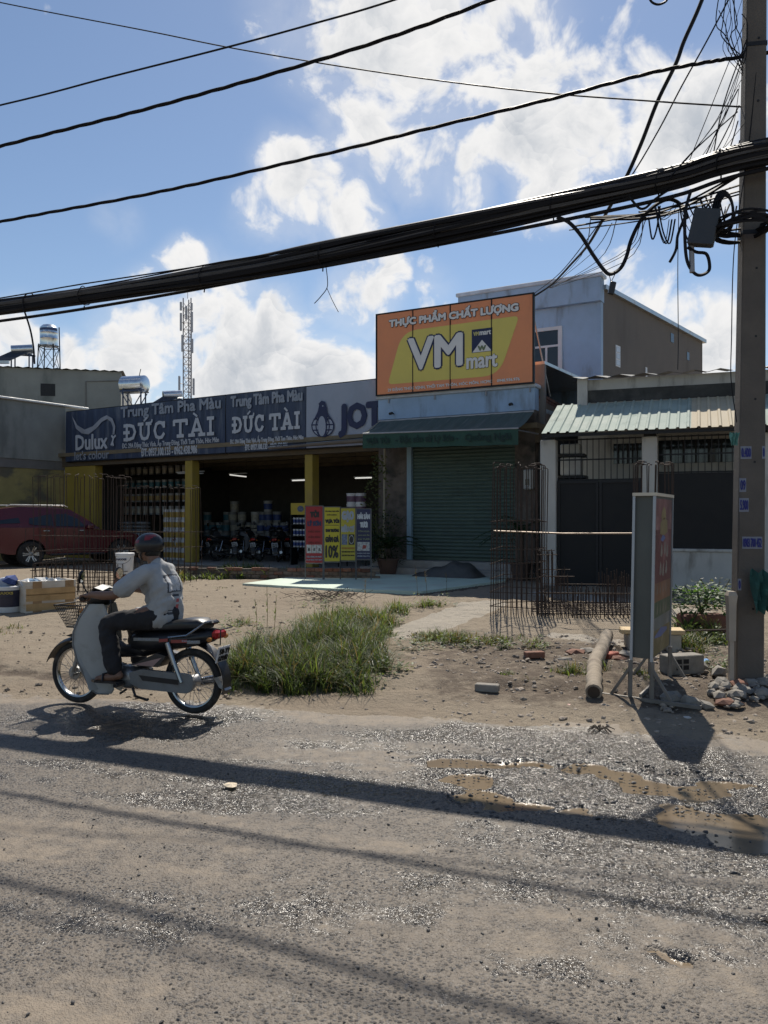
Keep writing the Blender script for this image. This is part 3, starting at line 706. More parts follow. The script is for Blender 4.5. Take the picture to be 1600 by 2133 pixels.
def awning():
    t = frthing('shop_awning', 'sagging dark green fabric awning with lettered valance over the shutter', 'awning', FV)
    v1 = -1.25
    ua, za = FV.uz(791, 878, -.03); ub, zb_ = FV.uz(1113, 853, -.03); zt_ = (za+zb_)/2-.02
    uc, zc = FV.uz(756, 903.5, v1); ud, zd = FV.uz(1080, 892, v1)
    mb = MB(); n = 66; m = 7; rows = []
    for j in range(m+1):
        s = j/m; row = []
        for i in range(n+1):
            q = i/n; uu = (ua+(ub-ua)*q)*(1-s)+(uc+(ud-uc)*q)*s; z_ = zt_*(1-s)+(zc+(zd-zc)*q)*s-.05*math.sin(math.pi*s)
            row.append(Vector((uu, -.05+(v1+.05)*s, z_+.018*math.sin(q*n*math.pi*2/6)*math.sin(math.pi*(.1+.8*s)))))
        rows.append(row)
    vs = [p for r in rows for p in r]; k = n+1
    mb.add(vs, [(j*k+i, j*k+i+1, (j+1)*k+i+1, (j+1)*k+i) for j in range(m) for i in range(n)])
    cm = M('awning_canvas', (.075, .10, .09), .75, var=.3, scale=4, stretch=(6, .4, .4), dirt=(.16, .18, .17), dirt_amt=.6, dscale=2.5, dstretch=(5, .5, .5))
    mb.build('canvas', cm, t, True)
    h = .36
    vl = MB(); rows = []
    for j in range(4):
        rows.append([Vector((uc+(ud-uc)*i/n, v1-.005+.012*math.sin(i*.7)*j/3-.01*j/3, (zc+(zd-zc)*i/n)-h*j/3+.006*math.sin(i*.35)*(j == 3))) for i in range(n+1)])
    vs = [p for r in rows for p in r]; vl.add(vs, [(j*k+i, j*k+i+1, (j+1)*k+i+1, (j+1)*k+i) for j in range(3) for i in range(n)])
    vl.build('valance', M('green_valance', (.02, .066, .048), .7, var=.15, scale=3), t, True)
    rise = zd-zc
    L = ud-uc
    dm = M('faded_dark_print', (.012, .035, .03), .7)
    for s, p, q in (('VỰA TỎI', .03, .19), ('- Đặc sản từ Lý Sơn -', .23, .64), ('Quảng Ngãi', .68, .96)):
        lettering(s, uc+L*p, uc+L*q, zc-h*.82+rise*p, zc-h*.2+rise*p, v1-.035, dm, t, .007, rise=rise*(q-p))
    f = MB()
    f.tube([(uc, v1, zc), (ud, v1, zd)], .022, 6); f.tube([(ua, -.05, zt_), (ub, -.05, zt_)], .03, 6)
    for q in (.05, .95):
        uu = uc+L*q; f.tube([(uu, v1, zc+rise*q), (uu+.25, -.05, zc-.1)], .016, 5)
    f.build('frame', M('grey_steel', (.35, .35, .36), .5, .6), t)
    mb = MB(); mb.add([(ua, -.05, zt_), (uc, v1, zc), (uc+.02, v1, zc-.3), (ua+.02, -.05, zt_-.45)], [(0, 1, 2, 3)])
    mb.build('side_flap', M('pale_canvas', (.52, .49, .44), .8), t)
awning()

# ---------------------------------------------------------------- tiled patio in front of the shop
def patio():
    pm = M('pale_green_terrazzo', (.50, .60, .50), .6, var=.1, scale=2, dirt=(.42, .40, .33), dirt_amt=.6, dscale=1.5)
    c = [P(505, 1221, 16.8), P(690, 1229, 15.6), P(880, 1236, 15.0), P(1052, 1207, 17.6), P(1062, 1195, 19.2), P(700, 1199, 19.6), P(620, 1204, 18.9)]
    z = .345
    mb = MB(); mb.prism([(p.x, p.y) for p in c], -.1, z, ax='xy')
    o = mb.build('patio', pm); tag(o, kind='structure')
    # dark broken edge of the slab
    q = random.Random(5); ed = MB()
    for k in range(26):
        s = k/25; p = c[2].lerp(c[3], s); h = .16+.06*q.random()
        ed.add([(x+p.x+q.uniform(-.04, .04), y+p.y-.05, zz+.19) for (x, y, zz) in [(-.16, -.06, -h), (.16, -.1, -h), (.17, .06, -h), (-.17, .06, -h), (-.12, 0, .1), (.12, -.03, .12), (.14, .06, .11), (-.14, .06, .12)]],
               [(3, 2, 1, 0), (4, 5, 6, 7), (0, 1, 5, 4), (1, 2, 6, 5), (2, 3, 7, 6), (3, 0, 4, 7)])
    o = ed.build('slab_edge', M('dark_broken_concrete', (.10, .085, .07), .95, var=.4, scale=8, bump=.4)); tag(o, kind='structure')
patio()
# ---------------------------------------------------------------- white house on the right
FH = Fr(1145, 17.0, 21)
def white_house():
    t = frthing('white_house', 'low off-white house with corrugated porch roof and dark gate', 'house', FH)
    va = 1.6; ve = -.45
    zg = .22
    ul = FH.u(1204, va); ur = FH.u(1545, va)+8
    zw = FH.uz(1205, 793, va)[1]; zj = FH.uz(1300, 838, va)[1]; ze = FH.uz(1340, 895, ve)[1]
    MB().box(ul, ur, va, va+.2, zg, zw).build('front_wall', white_paint, t)
    MB().box(ul, ul+.22, va-.12, va-.002, zj-.45, zw+.02).build('corner_pier', white_paint, t)
    st = MB(); st.box(ul+.222, ur, va-.012, va-.002, zj+.02, zj+.3)
    st.build('mould_stain', M('black_mould', (.05, .05, .047), .95, var=.4, scale=3, dirt=(.12, .115, .105), dirt_amt=.7, dscale=2, dlo=.45, dhi=.7), t)
    MB().box(ul, ul+.2, va+.2, 8, zg, zw-.1).build('side_wall', plaster, t)
    # corrugated top edge of the main roof
    r = MB(); n = 90; rows = []
    for (vv, zz) in ((va-.25, zw+.02), (va+4, zw+.7)):
        rows.append([Vector((ul-.1+(ur-ul+.1)*i/n/1.0, vv, zz+.03*math.cos(i*math.pi*.5*2/2))) for i in range(n+1)])
    r.add(rows[0]+rows[1], [(i, i+1, n+2+i, n+1+i) for i in range(n)]); r.build('main_roof', M('dark_roof_sheet', (.07, .075, .08), .6, .4), t)
    # porch roof: separate trapezoid sheets
    u0, u1 = FH.u(1128, ve), FH.u(1545, ve)+6
    cols = [M('green_roof_sheet', (.40, .455, .40), .8, 0, spec=.15, var=.1, scale=2, dirt=(.22, .27, .24), dirt_amt=.5, dscale=2.5), M('cream_roof_sheet', (.52, .45, .33), .8, 0, spec=.15, var=.1, scale=2)]
    wdt = .95; k = 0; uu = u0
    while uu < u1:
        mb = MB(); prof = []
        x = 0
        while x < wdt-.001:
            prof += [(x, 0), (x+.10, 0), (x+.12, .028), (x+.155, .028), (x+.175, 0)]; x += .19
        prof.append((wdt, 0))
        def z_(v): return ze+(zj-ze)*(v-ve)/(va-ve)
        ra = [Vector((uu+p[0], ve, z_(ve)+p[1]+.003*(k % 2))) for p in prof]; rb = [Vector((uu+p[0], va-.015, z_(va)+p[1]+.003*(k % 2))) for p in prof]
        n = len(prof); mb.add(ra+rb, [(i, i+1, n+i+1, n+i) for i in range(n-1)])
        mb.build('roof_sheet', cols[1] if k == 3 else cols[0], t); uu += wdt; k += 1
    # the slanting left end of the porch roof
    um = u0
    # purlin and rafters
    p = MB(); p.box(u0+.05, u1, ve+.06, ve+.1, ze-.075, ze-.012)
    for i in range(14): bar(p, (u0+.1+i*.95, ve+.08, ze-.03), (u0+.1+i*.95, va-.02, zj-.06), .04)
    p.build('roof_frame', dark_metal, t)
    # pillars
    for (a, b, yt) in ((1128, 1160, 918), (1338, 1370, 911), (1570, 1602, 903)):
        x0, x1 = FH.u(a), FH.u(b); MB().cbox(x0, x1, -.15, .15, zg, FH.uz(a, yt)[1], .012).build('pillar', white_paint, t)
        MB().box(x0+.03, x1-.03, -.12, .12, FH.uz(a, yt)[1]+.001, ze+.05).build('pillar_head', dark_metal, t)
    # gate between the first two pillars
    ga, gb = FH.u(1162), FH.u(1337); gz = FH.uz(1250, 1003)[1]; gtop = FH.uz(1250, 912)[1]
    g = MB(); g.box(ga, gb, -.02, .005, zg+.1, gz); gate = g.build('gate', black_sheet, t)
    um = (ga+gb)/2
    for x0, x1 in ((ga, um-.01), (um+.01, gb)):
        f = MB(); f.box(x0, x0+.05, -.045, -.021, zg+.08, gz+.02); f.box(x1-.05, x1, -.045, -.021, zg+.08, gz+.02); f.box(x0+.05, x1-.05, -.045, -.021, gz-.03, gz+.02); f.box(x0+.05, x1-.05, -.045, -.021, zg+.08, zg+.13); f.build('gate_frame', dark_metal, gate)
    for a, b, lo in ((ga, gb, gz+.02), (FH.u(1372), FH.u(1569), FH.uz(1450, 985)[1])):
        n = int((b-a)/.115)
        me = MB().box(-.008, .008, -.008, .008, lo, gtop).mesh('bar', dark_metal)
        for i in range(1, n): o = obj('bar', me, t); o.location = (a+(b-a)*i/n, -.01, 0)
        for zz in (lo+.02, (lo+gtop)/2, gtop-.02): MB().box(a, b, .0, .025, zz-.015, zz+.015).build('rail', dark_metal, t)
    # low wall with dark mesh above
    a, b = FH.u(1371), FH.u(1569); zc = FH.uz(1450, 1143)[1]
    MB().box(a, b, -.1, .1, zg-.05, zc-.06).build('low_wall', white_paint, t)
    MB().cbox(a, b, -.13, .13, zc-.058, zc, .012).build('coping', white_paint, t)
    MB().box(a, b, -.02, .0, zc+.002, FH.uz(1450, 985)[1]).build('mesh_screen', black_sheet, t)
    MB().box(a+6, a+14, -.1, .1, zg-.05, zc+.9).build('low_wall', white_paint, t)
    # porch floor and things on the wall behind
    MB().box(u0, u1+2, -.2, va, .1, zg+.06).build('porch_floor', floor_m, t)
    for (a, b, c, d) in ((1278, 1338, 925, 965), (1372, 1530, 918, 962)):
        x0, z1 = FH.uz(a, c, va-.03); x1, z0 = FH.uz(b, d, va-.03)
        w = MB().box(x0, x1, va-.03, va-.004, z0, z1).build('transom_window', glass_dark, t)
        for i in range(1, 6): MB().box(x0+(x1-x0)*i/6-.02, x0+(x1-x0)*i/6+.02, va-.05, va-.031, z0, z1).build('window_bar', dark_metal, w)
    for (a, b, c, d) in ((1180, 1330, 1000, 1200), (1385, 1530, 990, 1150)):
        x0, z1 = FH.uz(a, c, va-.03); x1, z0 = FH.uz(b, d, va-.03)
        MB().box(x0, x1, va-.03, va-.004, max(z0, .3), z1).build('door', glass_dark, t)
    # boxes on a rack behind the bars
    for (a, b, c, d) in ((1167, 1208, 925, 945), (1167, 1210, 953, 990)):
        x0, z1 = FH.uz(a, c, .4); x1, z0 = FH.uz(b, d, .4)
        MB().cbox(x0, x1, .4, .8, z0, z1, .02).build('wall_box', M('grey_plastic_box', (.42, .42, .40), .6), t)
        MB().box(x0-.05, x1+.1, .35, .85, z0-.06, z0-.002).build('box_shelf', dark_metal, t)
white_house()

# ---------------------------------------------------------------- paint store
FP_ = Fr(790, 21.5, 32)
PF = .32
def paint_store():
    F = FP_
    t = frthing('paint_store', 'open fronted paint store with mustard pillars and dark interior', 'store', F)
    ua, ub = F.u(137), F.u(790)+4.5; zc = 3.78; dp = 8
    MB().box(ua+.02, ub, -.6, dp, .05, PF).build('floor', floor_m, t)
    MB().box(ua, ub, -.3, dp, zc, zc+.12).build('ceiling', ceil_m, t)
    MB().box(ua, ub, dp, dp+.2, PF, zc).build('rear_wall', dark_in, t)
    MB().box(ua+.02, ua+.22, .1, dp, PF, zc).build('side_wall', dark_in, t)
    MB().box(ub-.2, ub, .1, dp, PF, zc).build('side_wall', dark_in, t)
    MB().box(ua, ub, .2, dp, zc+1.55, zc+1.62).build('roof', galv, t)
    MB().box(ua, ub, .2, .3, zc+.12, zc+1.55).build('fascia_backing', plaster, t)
    MB().box(ua, ub, -.14, .1, 3.45, zc-.002).build('beam', M('dark_brown_beam', (.11, .085, .055), .8), t)
    for a, b in ((163, 204), (391, 406), (640, 656)):
        x0, x1 = F.u(a), F.u(b)
        if a == 163: x0 = F.u(141)
        MB().cbox(x0, x1, -.12, .2, PF, 3.447, .012).build('pillar', mustard, t)
    for k in range(4):
        MB().box(ua+.3, ub-.3, 1.4+1.8*k, 1.5+1.8*k, zc-.14, zc-.003).build('ceiling_beam', ceil_m, t)
    return t
paint_store()
def store_banners():
    F = FP_; v = -.28
    z0 = (F.uz(137, 964, v)[1]+F.uz(635, 931, v)[1])/2; z1 = (F.uz(137, 859, v)[1]+F.uz(785, 790, v)[1])/2
    bl = M('faded_blue_banner', (.038, .054, .098), .5, var=.4, scale=2.2, stretch=(3, 1, .22), dirt=(.13, .15, .185), dirt_amt=.8, dscale=2.0, dstretch=(2.5, 1, .35))
    gr = M('grey_white_banner', (.34, .38, .46), .5, var=.1, scale=1.5, dirt=(.24, .27, .33), dirt_amt=.5, dscale=1.5)
    def U(px): return F.u(px, v)
    def Zp(px, py): return F.uz(px, py, v)[1]
    def board(name, label, a, b, mt):
        t = frthing(name, label, 'sign', F)
        n = 24; mb = MB(); q = random.Random(a)
        us = [U(a)+(U(b)-U(a))*i/n for i in range(n+1)]; rows = []
        for z in (z0, z0+(z1-z0)*.33, z0+(z1-z0)*.66, z1):
            rows.append([Vector((u, v+.012*math.sin(u*5.3)+.008*math.sin(u*11+z), z)) for u in us])
        k = n+1; mb.add([p for r in rows for p in r], [(j*k+i, j*k+i+1, (j+1)*k+i+1, (j+1)*k+i) for j in range(3) for i in range(n)])
        mb.build('sheet', mt, t, True)
        f = MB(); w = .03
        f.box(us[0], us[-1], v+.03, v+.09, z0-.03, z0+.02); f.box(us[0], us[-1], v+.03, v+.09, z1-.02, z1+.03); f.box(us[0], us[0]+.03, v+.03, v+.09, z0+.02, z1-.02); f.box(us[-1]-.03, us[-1], v+.03, v+.09, z0+.02, z1-.02)
        f.build('frame', dark_metal, t); return t
    def put(t, s, a, b, ya, yb, m, bold, px=None, **k):
        # box on the banner from pixel rows at the middle of the line
        c = (a+b)/2; lettering(s, U(a), U(b), Zp(c, yb), Zp(c, ya), v-.03, m, t, bold, **k)
    slabs = {   # heavy slab-serif capitals drawn with a pen: strokes in a unit box
     'Đ': [((.22,0),(.22,1)),((0,.08),(.45,.08)),((0,.92),(.45,.92)),((.45,.92),(.72,.84),(.86,.5),(.72,.16),(.45,.08)),((-.02,.5),(.42,.5))],
     'U': [((.2,1),(.2,.35),(.3,.1),(.5,.04),(.7,.1),(.8,.35),(.8,1)),((.02,.94),(.38,.94)),((.62,.94),(.98,.94))],
     'C': [((.86,.72),(.7,.92),(.5,.96),(.28,.86),(.16,.5),(.28,.14),(.5,.04),(.72,.08),(.88,.28)),((.88,.66),(.88,.96))],
     'T': [((.5,0),(.5,.95)),((.04,.94),(.96,.94)),((.05,.7),(.05,.94)),((.95,.7),(.95,.94)),((.28,.06),(.72,.06))],
     'A': [((.18,.05),(.48,.97)),((.82,.05),(.52,.97)),((.28,.34),(.72,.34)),((.0,.06),(.36,.06)),((.64,.06),(1,.06))],
     'I': [((.5,0),(.5,1)),((.14,.06),(.86,.06)),((.14,.94),(.86,.94))]}
    def slab_word(t, a, b, ya, yb, m):
        c = (a+b)/2; u0, u1 = U(a), U(b); zb, zt_ = Zp(c, yb), Zp(c, ya); H = (zt_-zb)*.74
        seq = [('Đ', 1.05), ('U', 1.05), ('C', 1.0), (None, .38), ('T', 1.05), ('A', 1.15), ('I', .6)]
        tot = sum(w+.1 for _, w in seq); x = u0; sc = (u1-u0)/tot
        for ch, w in seq:
            if ch:
                mb = MB(); th = .115; n = [0]
                def stroke(pts, th=th):
                    for i in range(len(pts)-1):
                        p, q = Vector((x+pts[i][0]*w*sc, zb+pts[i][1]*H)), Vector((x+pts[i+1][0]*w*sc, zb+pts[i+1][1]*H))
                        d = (q-p).normalized(); nn = Vector((-d.y, d.x))*th*H*.85; e = d*th*H*.35
                        n[0] += 1; vv = v-.03-.0009*n[0]
                        mb.quad(*[(r.x, vv, r.y) for r in (p-e-nn, q+e-nn, q+e+nn, p-e+nn)])
                for s_ in slabs[ch]: stroke(s_)
                if ch == 'U': stroke(((.45, 1.12), (.68, 1.3)), .07); stroke(((.82, .98), (1.04, 1.02), (1.06, 1.16)), .06)
                if ch == 'A': stroke(((.3, 1.3), (.52, 1.12)), .07)
                mb.build('letter', m, t, fix=False)
            x += (w+.1)*sc
    A = board('blue_banner', 'long faded blue banner with white swoosh at the left end of the store', 137, 470, bl)
    put(A, 'Trung Tâm Pha Màu', 253, 462, 837, 868, print_fade, .018)
    slab_word(A, 260, 452, 864, 912, print_white)
    put(A, 'ĐC: 29A Đặng Thúc Vịnh, Ấp Trung Đông, Thới Tam Thôn, Hóc Môn', 256, 458, 911.5, 931, print_white, .006)
    put(A, 'ĐT: 0937.100.133 - 0962.438.986', 296, 413, 930, 948, print_white, .010)
    put(A, 'Dulux', 159, 226, 904, 937, print_white, .022)
    put(A, "let's colour", 157, 229, 938, 957, print_fade, .006)
    # paint swoosh: a ribbon that rises and curls into a small figure
    top = [(152,867),(163,886),(178,895),(195,888),(212,871),(224,865),(236,872),(242,888),(240,905)]
    bot = [(160,893),(172,903),(186,905),(202,893),(214,879),(225,873),(233,879),(237,891),(236,905)]
    mb = MB(); pts = [(U(a), v-.031, Zp(a, b)) for a, b in top]+[(U(a), v-.031, Zp(a, b)) for a, b in bot]; n = len(top)
    mb.add(pts, [(i, i+1, n+i+1, n+i) for i in range(n-1)]); mb.build('swoosh', M('pale_swoosh', (.34, .36, .40), .6, var=.3, scale=2), A)
    mb = MB(); fg = [((239,909),(236,920)),((237,912),(234,907)),((238,912),(243,907)),((236,920),(233,928)),((236,920),(238,929))]
    for k, (p, q) in enumerate(fg):
        a_, b_ = Vector((U(p[0]), 0, Zp(*p))), Vector((U(q[0]), 0, Zp(*q))); d = (b_-a_).normalized(); nn = Vector((-d.z, 0, d.x))*.035
        mb.quad(*[(r.x, v-.032-.001*k, r.z) for r in (a_-nn, b_-nn, b_+nn, a_+nn)])
    mb.build('small_figure', print_white, A, fix=False)
    B = board('blue_banner', 'shorter faded blue banner between the swoosh banner and the grey penguin board', 472, 637, bl)
    put(B, 'Trung Tâm Pha Màu', 482, 632, 818, 849, print_fade, .018)
    slab_word(B, 486, 629, 852, 897, print_white)
    put(B, 'ĐC: 29A Đặng Thúc Vịnh, Ấp Trung Đông, Thới Tam Thôn, Hóc Môn', 481, 634, 906, 923, print_white, .006)
    put(B, 'ĐT: 0937.100.133 - 0962.438.986', 512, 601, 923, 936, print_white, .008)
    C = board('grey_sign_board', 'grey white sign board with dark penguin globe and letters JO', 638, 830, gr)
    put(C, 'JOTUN', 706, 706+ (789-706)*2.05, 834, 907, navy, .05, name='lettering')
    # penguin before a globe
    cx, cy = 673, 886
    def e(a, b, ra, rb, n=24, s=0, f=2*math.pi): return [(a+ra*math.cos(s+f*i/n), b-rb*math.sin(s+f*i/n)) for i in range(n+(0 if f > 6 else 1))]
    def disc(pl, dv, m, nm): MB().add([(U(a), v-dv, Zp(a, b)) for a, b in pl], [tuple(range(len(pl)))]).build(nm, m, C)
    disc(e(cx+1, cy+2, 24, 23), .030, navy, 'globe'); disc(e(cx+1, cy+2, 21.5, 20.5), .034, gr, 'globe_face')
    mb = MB(); n = 0
    def ln(p, q, w=1.3):
        nonlocal n
        a_, b_ = Vector((U(p[0]), 0, Zp(*p))), Vector((U(q[0]), 0, Zp(*q))); d = (b_-a_).normalized(); nn = Vector((-d.z, 0, d.x))*.013*w; n += 1
        mb.quad(*[(r.x, v-.038-.0004*n, r.z) for r in (a_-nn, b_-nn, b_+nn, a_+nn)])
    for yy, hw in ((873, 18), (885, 23), (896, 19)): ln((cx-hw, yy+.5), (cx+hw+1, yy-.5))
    for s in (-1, 1):
        ar = e(cx+1, cy+2, 14*s, 22, 8, -math.pi/2, math.pi)
        for i in range(8): ln(ar[i], ar[i+1])
    mb.build('globe_lines', navy, C, fix=False)
    disc([(672,835),(679,837),(683,850),(684,860),(692,872),(684,869),(682,909),(665,910),(664,870),(655,877),(664,858),(667,845),(666,841)], .050, navy, 'penguin')
    disc(e(673, 888, 8, 21), .055, gr, 'penguin_belly'); disc(e(675, 846, 1.5, 1.5, 8), .055, gr, 'penguin_eye')
    # rod and rolled sheet hanging before the grey board
    t = frthing('rolled_sunshade', 'thin rolled sunshade hanging under the grey sign board', 'sunshade', F)
    mb = MB(); a, b = F.uz(560, 934, -.5), F.uz(800, 915, -.5)
    mb.tube([(a[0], -.5, a[1]), ((a[0]+b[0])/2, -.5, (a[1]+b[1])/2+.01), (b[0], -.5, b[1])], [.03, .05, .06], 7); mb.build('roll', M('brown_tarp', (.16, .13, .10), .8), t, True)
    mb = MB(); mb.tube([(a[0], -.46, a[1]+.08), (b[0], -.46, b[1]+.09)], .012, 5); mb.tube([(a[0]+.3, -.46, a[1]+.09), (a[0]+.3, -.3, a[1]+.09)], .01, 4); mb.tube([(b[0]-.3, -.46, b[1]+.09), (b[0]-.3, -.3, b[1]+.09)], .01, 4)
    mb.build('rod', dark_metal, t)
store_banners()

# ---------------------------------------------------------------- buildings at the left
def left_buildings():
    F = FP_; ua = F.u(137)
    t = frthing('grey_side_building', 'flaking grey and yellow side wall at the left edge behind the red car', 'building', F)
    zt_ = F.uz(137, 848)[1]; zy = F.uz(137, 962)[1]; zl = F.uz(60, 1056)[1]
    MB().box(ua-6, ua-.0, -16, -.02, zy, zt_).build('upper_wall', plaster_lt, t)
    MB().box(ua-6, ua-.06, -16, -.02, .2, zy-.002).build('lower_wall', peeling, t)
    MB().box(ua-.058, ua-.03, -16, -.02, zy-.30, zy-.004).build('ledge', plaster, t)
    MB().cbox(ua-.3, ua+.10, -16, .9, zt_+.003, zt_+.075, .015).build('gutter', M('white_gutter', (.62, .62, .60), .5), t)
    F2 = Fr(252, 34, -14)
    t = frthing('grey_upper_building', 'plain grey upper building carrying rooftop tanks at the left', 'building', F2)
    z1 = F2.uz(252, 770)[1]
    MB().box(-22, 0, 0, 8, .3, z1-.1).build('wall', plaster_lt, t)
    r = MB(); n = 120
    rows = [[Vector((-22+22.1*i/n, vv, z1-.1+.02+.02*math.cos(i*math.pi)+.3*(vv > 0))) for i in range(n+1)] for vv in (-.15, 8)]
    r.add(rows[0]+rows[1], [(i, i+1, n+2+i, n+1+i) for i in range(n)]); r.build('roof_edge', M('dark_roof_sheet', (.07, .075, .08), .6, .4), t)
    u, z = F2.uz(100, 812); MB().box(u-.28, u+.28, -.012, .01, z-.25, z+.25).build('vent_grille', dark_metal, t)
    MB().tube([(F2.u(179), -.02, 3), (F2.u(179), -.02, F2.uz(179, 795)[1]), (F2.u(250), -.02, F2.uz(250, 793)[1])], .025, 5).build('pipe', plaster, t)
    return F2
F2 = left_buildings()
# ---------------------------------------------------------------- motorbikes
black_plastic = M('black_plastic', (.014, .014, .016), .35, var=.3, scale=8, rvar=.12)
tyre_m = M('tyre_rubber', (.022, .021, .02), .85, var=.4, scale=20, dirt=(.12, .10, .08), dirt_amt=.5, dscale=9)
chrome = M('chrome', (.34, .345, .35), .26, 1, var=.08, rvar=.06)
alloy = M('dull_alloy', (.30, .30, .30), .42, .8, var=.2, scale=12, dirt=(.12, .10, .08), dirt_amt=.6, dscale=8)
seat_m = M('black_vinyl_seat', (.016, .016, .018), .38, var=.25, scale=12, rvar=.1)
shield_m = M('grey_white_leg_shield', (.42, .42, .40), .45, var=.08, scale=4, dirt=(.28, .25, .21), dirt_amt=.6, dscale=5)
case_m = M('grey_chain_case', (.19, .19, .185), .5, .2, var=.15, scale=8, dirt=(.14, .12, .10), dirt_amt=.6, dscale=7)
red_lens = M('red_lens', (.30, .012, .012), .15, var=.1)
mirror_m = M('mirror_glass', (.75, .78, .8), .04, 1, var=.02, rvar=.02)
plate_m = M('white_number_plate', (.52, .53, .54), .5, var=.1, scale=12)
def arc(cx, cz, r, a0, a1, n): return [(cx+r*math.cos(R(a0+(a1-a0)*i/n)), cz+r*math.sin(R(a0+(a1-a0)*i/n))) for i in range(n+1)]
def sp_path(pts, n=6):
    pts = [Vector(p) for p in pts]; out = []
    for i in range(len(pts)-1):
        p0, p1, p2, p3 = pts[max(i-1, 0)], pts[i], pts[i+1], pts[min(i+2, len(pts)-1)]
        for k in range(n):
            t = k/n; out.append(.5*((2*p1)+(p2-p0)*t+(2*p0-5*p1+4*p2-p3)*t*t+(3*p1-p0-3*p2+p3)*t**3))
    out.append(pts[-1]); return out
def make_bike(name, label, shield, side, plate_text, group=None, basket=True, detail=True, stripe=True):
    t = thing(name, label, 'motorbike', group=group)
    WB, RW = 1.22, .28
    def wheel(cx, drum):
        Mx = Matrix.Translation((cx, 0, RW)) @ Matrix.Rotation(R(90), 4, 'X')
        w = MB(); w.lathe([(.0, -.06), (drum, -.05), (drum, .04), (.03, .06), (0, .06)], 16, Mx)
        n = 28 if detail else 12
        for i in range(n):
            a = 2*math.pi*i/n; b = a+(.5 if i % 2 else -.5); s = .04 if i % 4 < 2 else -.04
            w.tube([(cx+drum*.9*math.cos(a), s, RW+drum*.9*math.sin(a)), (cx+.222*math.cos(b*.35+a*.65), s*.1, RW+.222*math.sin(b*.35+a*.65))], .0022, 4, False)
        wh = w.build('wheel', alloy, t, True)
        r = MB(); r.lathe([(.214, -.018), (.226, -.022), (.232, -.012), (.232, .012), (.226, .022), (.214, .018), (.21, 0), (.214, -.018)], 40 if detail else 20, Mx, cap=False); r.build('rim', chrome, wh, True)
        ty = MB(); k = 10; ty.lathe([(.252+.030*math.cos(2*math.pi*i/k), .031*math.sin(2*math.pi*i/k)) for i in range(k+1)], 44 if detail else 22, Mx, cap=False); ty.build('tyre', tyre_m, wh, True)
    wheel(0, .055); wheel(WB, .062)
    # front fork and fender
    f = MB()
    for s in (-1, 1):
        f.tube([(WB-.01, .085*s, RW-.02), (WB-.10, .085*s, .56)], .02, 8); f.tube([(WB-.09, .085*s, .50), (WB-.17, .08*s, .74)], .03, 8)
        f.tube([(WB, .09*s, RW), (WB-.13, .1*s, RW+.04), (WB-.10, .085*s, RW+.12)], .012, 6)
    f.build('fork', alloy, t, True)
    fe = MB(); pr = arc(WB, RW, .325, 20, 165, 16); k = 7
    fe.loft([[Vector((x+(.0 if abs(w_) < .7 else -.0), .062*w_, z-.03*abs(w_)**2.5)) for w_ in np.linspace(-1, 1, k)]+[Vector((WB+(x-WB)*.985, .058*w_, RW+(z-RW)*.985-.03*abs(w_)**2.5)) for w_ in np.linspace(1, -1, k)] for (x, z) in pr])
    fe.build('front_fender', black_plastic, t, True)
    tip = MB(); tip.loft([[Vector((WB+.10, .06*w_, .62)) for w_ in (-1, -.5, 0, .5, 1)]+[Vector((WB+.10, .06*w_, .585)) for w_ in (1, .5, 0, -.5, -1)], [Vector((WB+.26, .035*w_, .545)) for w_ in (-1, -.5, 0, .5, 1)]+[Vector((WB+.26, .035*w_, .53)) for w_ in (1, .5, 0, -.5, -1)]][::-1])
    cowl = MB(); cowl.prism([(WB-.24, .52), (WB-.06, .60), (WB+.08, .615), (WB-.05, .66), (WB-.16, .70), (WB-.24, .66)], -.07, .07); cowl.build('fork_cover', black_plastic, t)
    # leg shield
    out = [(.985,.92),(1.04,.80),(1.075,.68),(1.08,.57),(1.04,.43),(.985,.29),(.94,.17),(.90,.13),(.81,.125),(.785,.16),(.81,.27),(.83,.36),(.80,.46),(.80,.62),(.83,.80),(.88,.92)]
    for s in (-1, 1):
        mb = MB(); n = len(out)
        def yy(x, z): return s*(.075+.15*ss(.78, 1.08, x)*(1-.45*ss(.7, .95, z)))
        mb.add([(x, yy(x, z), z) for x, z in out]+[(x-.012, yy(x, z)-.014*s, z) for x, z in out], [tuple(range(n)), tuple(range(2*n-1, n-1, -1))]+[(i, n+i, n+(i+1) % n, (i+1) % n) for i in range(n)])
        mb.build('leg_shield', shield, t)
    for s in (-1, 1):
        tr = MB(); tr.tube([(x+.003, s*(.075+.15*ss(.78, 1.08, x)*(1-.45*ss(.7, .95, z)))+.004*s, z) for x, z in out[:9]], .0075, 6); tr.build('shield_trim', case_m, t, True)
    mid = MB(); fr_ = [(.985, .92), (1.04, .80), (1.075, .68), (1.08, .57), (1.04, .43), (.985, .29), (.94, .17)]
    mid.loft([[Vector((x-.008-.10*(1-abs(w_)), .2*w_*(.55+.45*(1-ss(.7, .95, z))), z)) for w_ in (-1, -.5, 0, .5, 1)] for x, z in fr_], caps=False); mid.build('front_panel', shield, t, True)
    # handlebar, dash, lamp
    h = MB(); h.tube([(.90, .33, .985), (.945, .2, 1.0), (.96, .08, .99), (.96, -.08, .99), (.945, -.2, 1.0), (.90, -.33, .985)], .012, 8); h.tube([(.96, 0, .99), (1.0, 0, .75)], .03, 8); h.build('handlebar', dark_metal, t, True)
    for s in (-1, 1):
        g = MB(); g.tube([(.898, .335*s, .985), (.925, .235*s, .997)], .018, 10); g.build('grip', black_plastic, t, True)
        g = MB(); g.tube([(.965, .18*s, 1.0), (.965, .33*s, .985)], .006, 6); g.build('brake_lever', alloy, t)
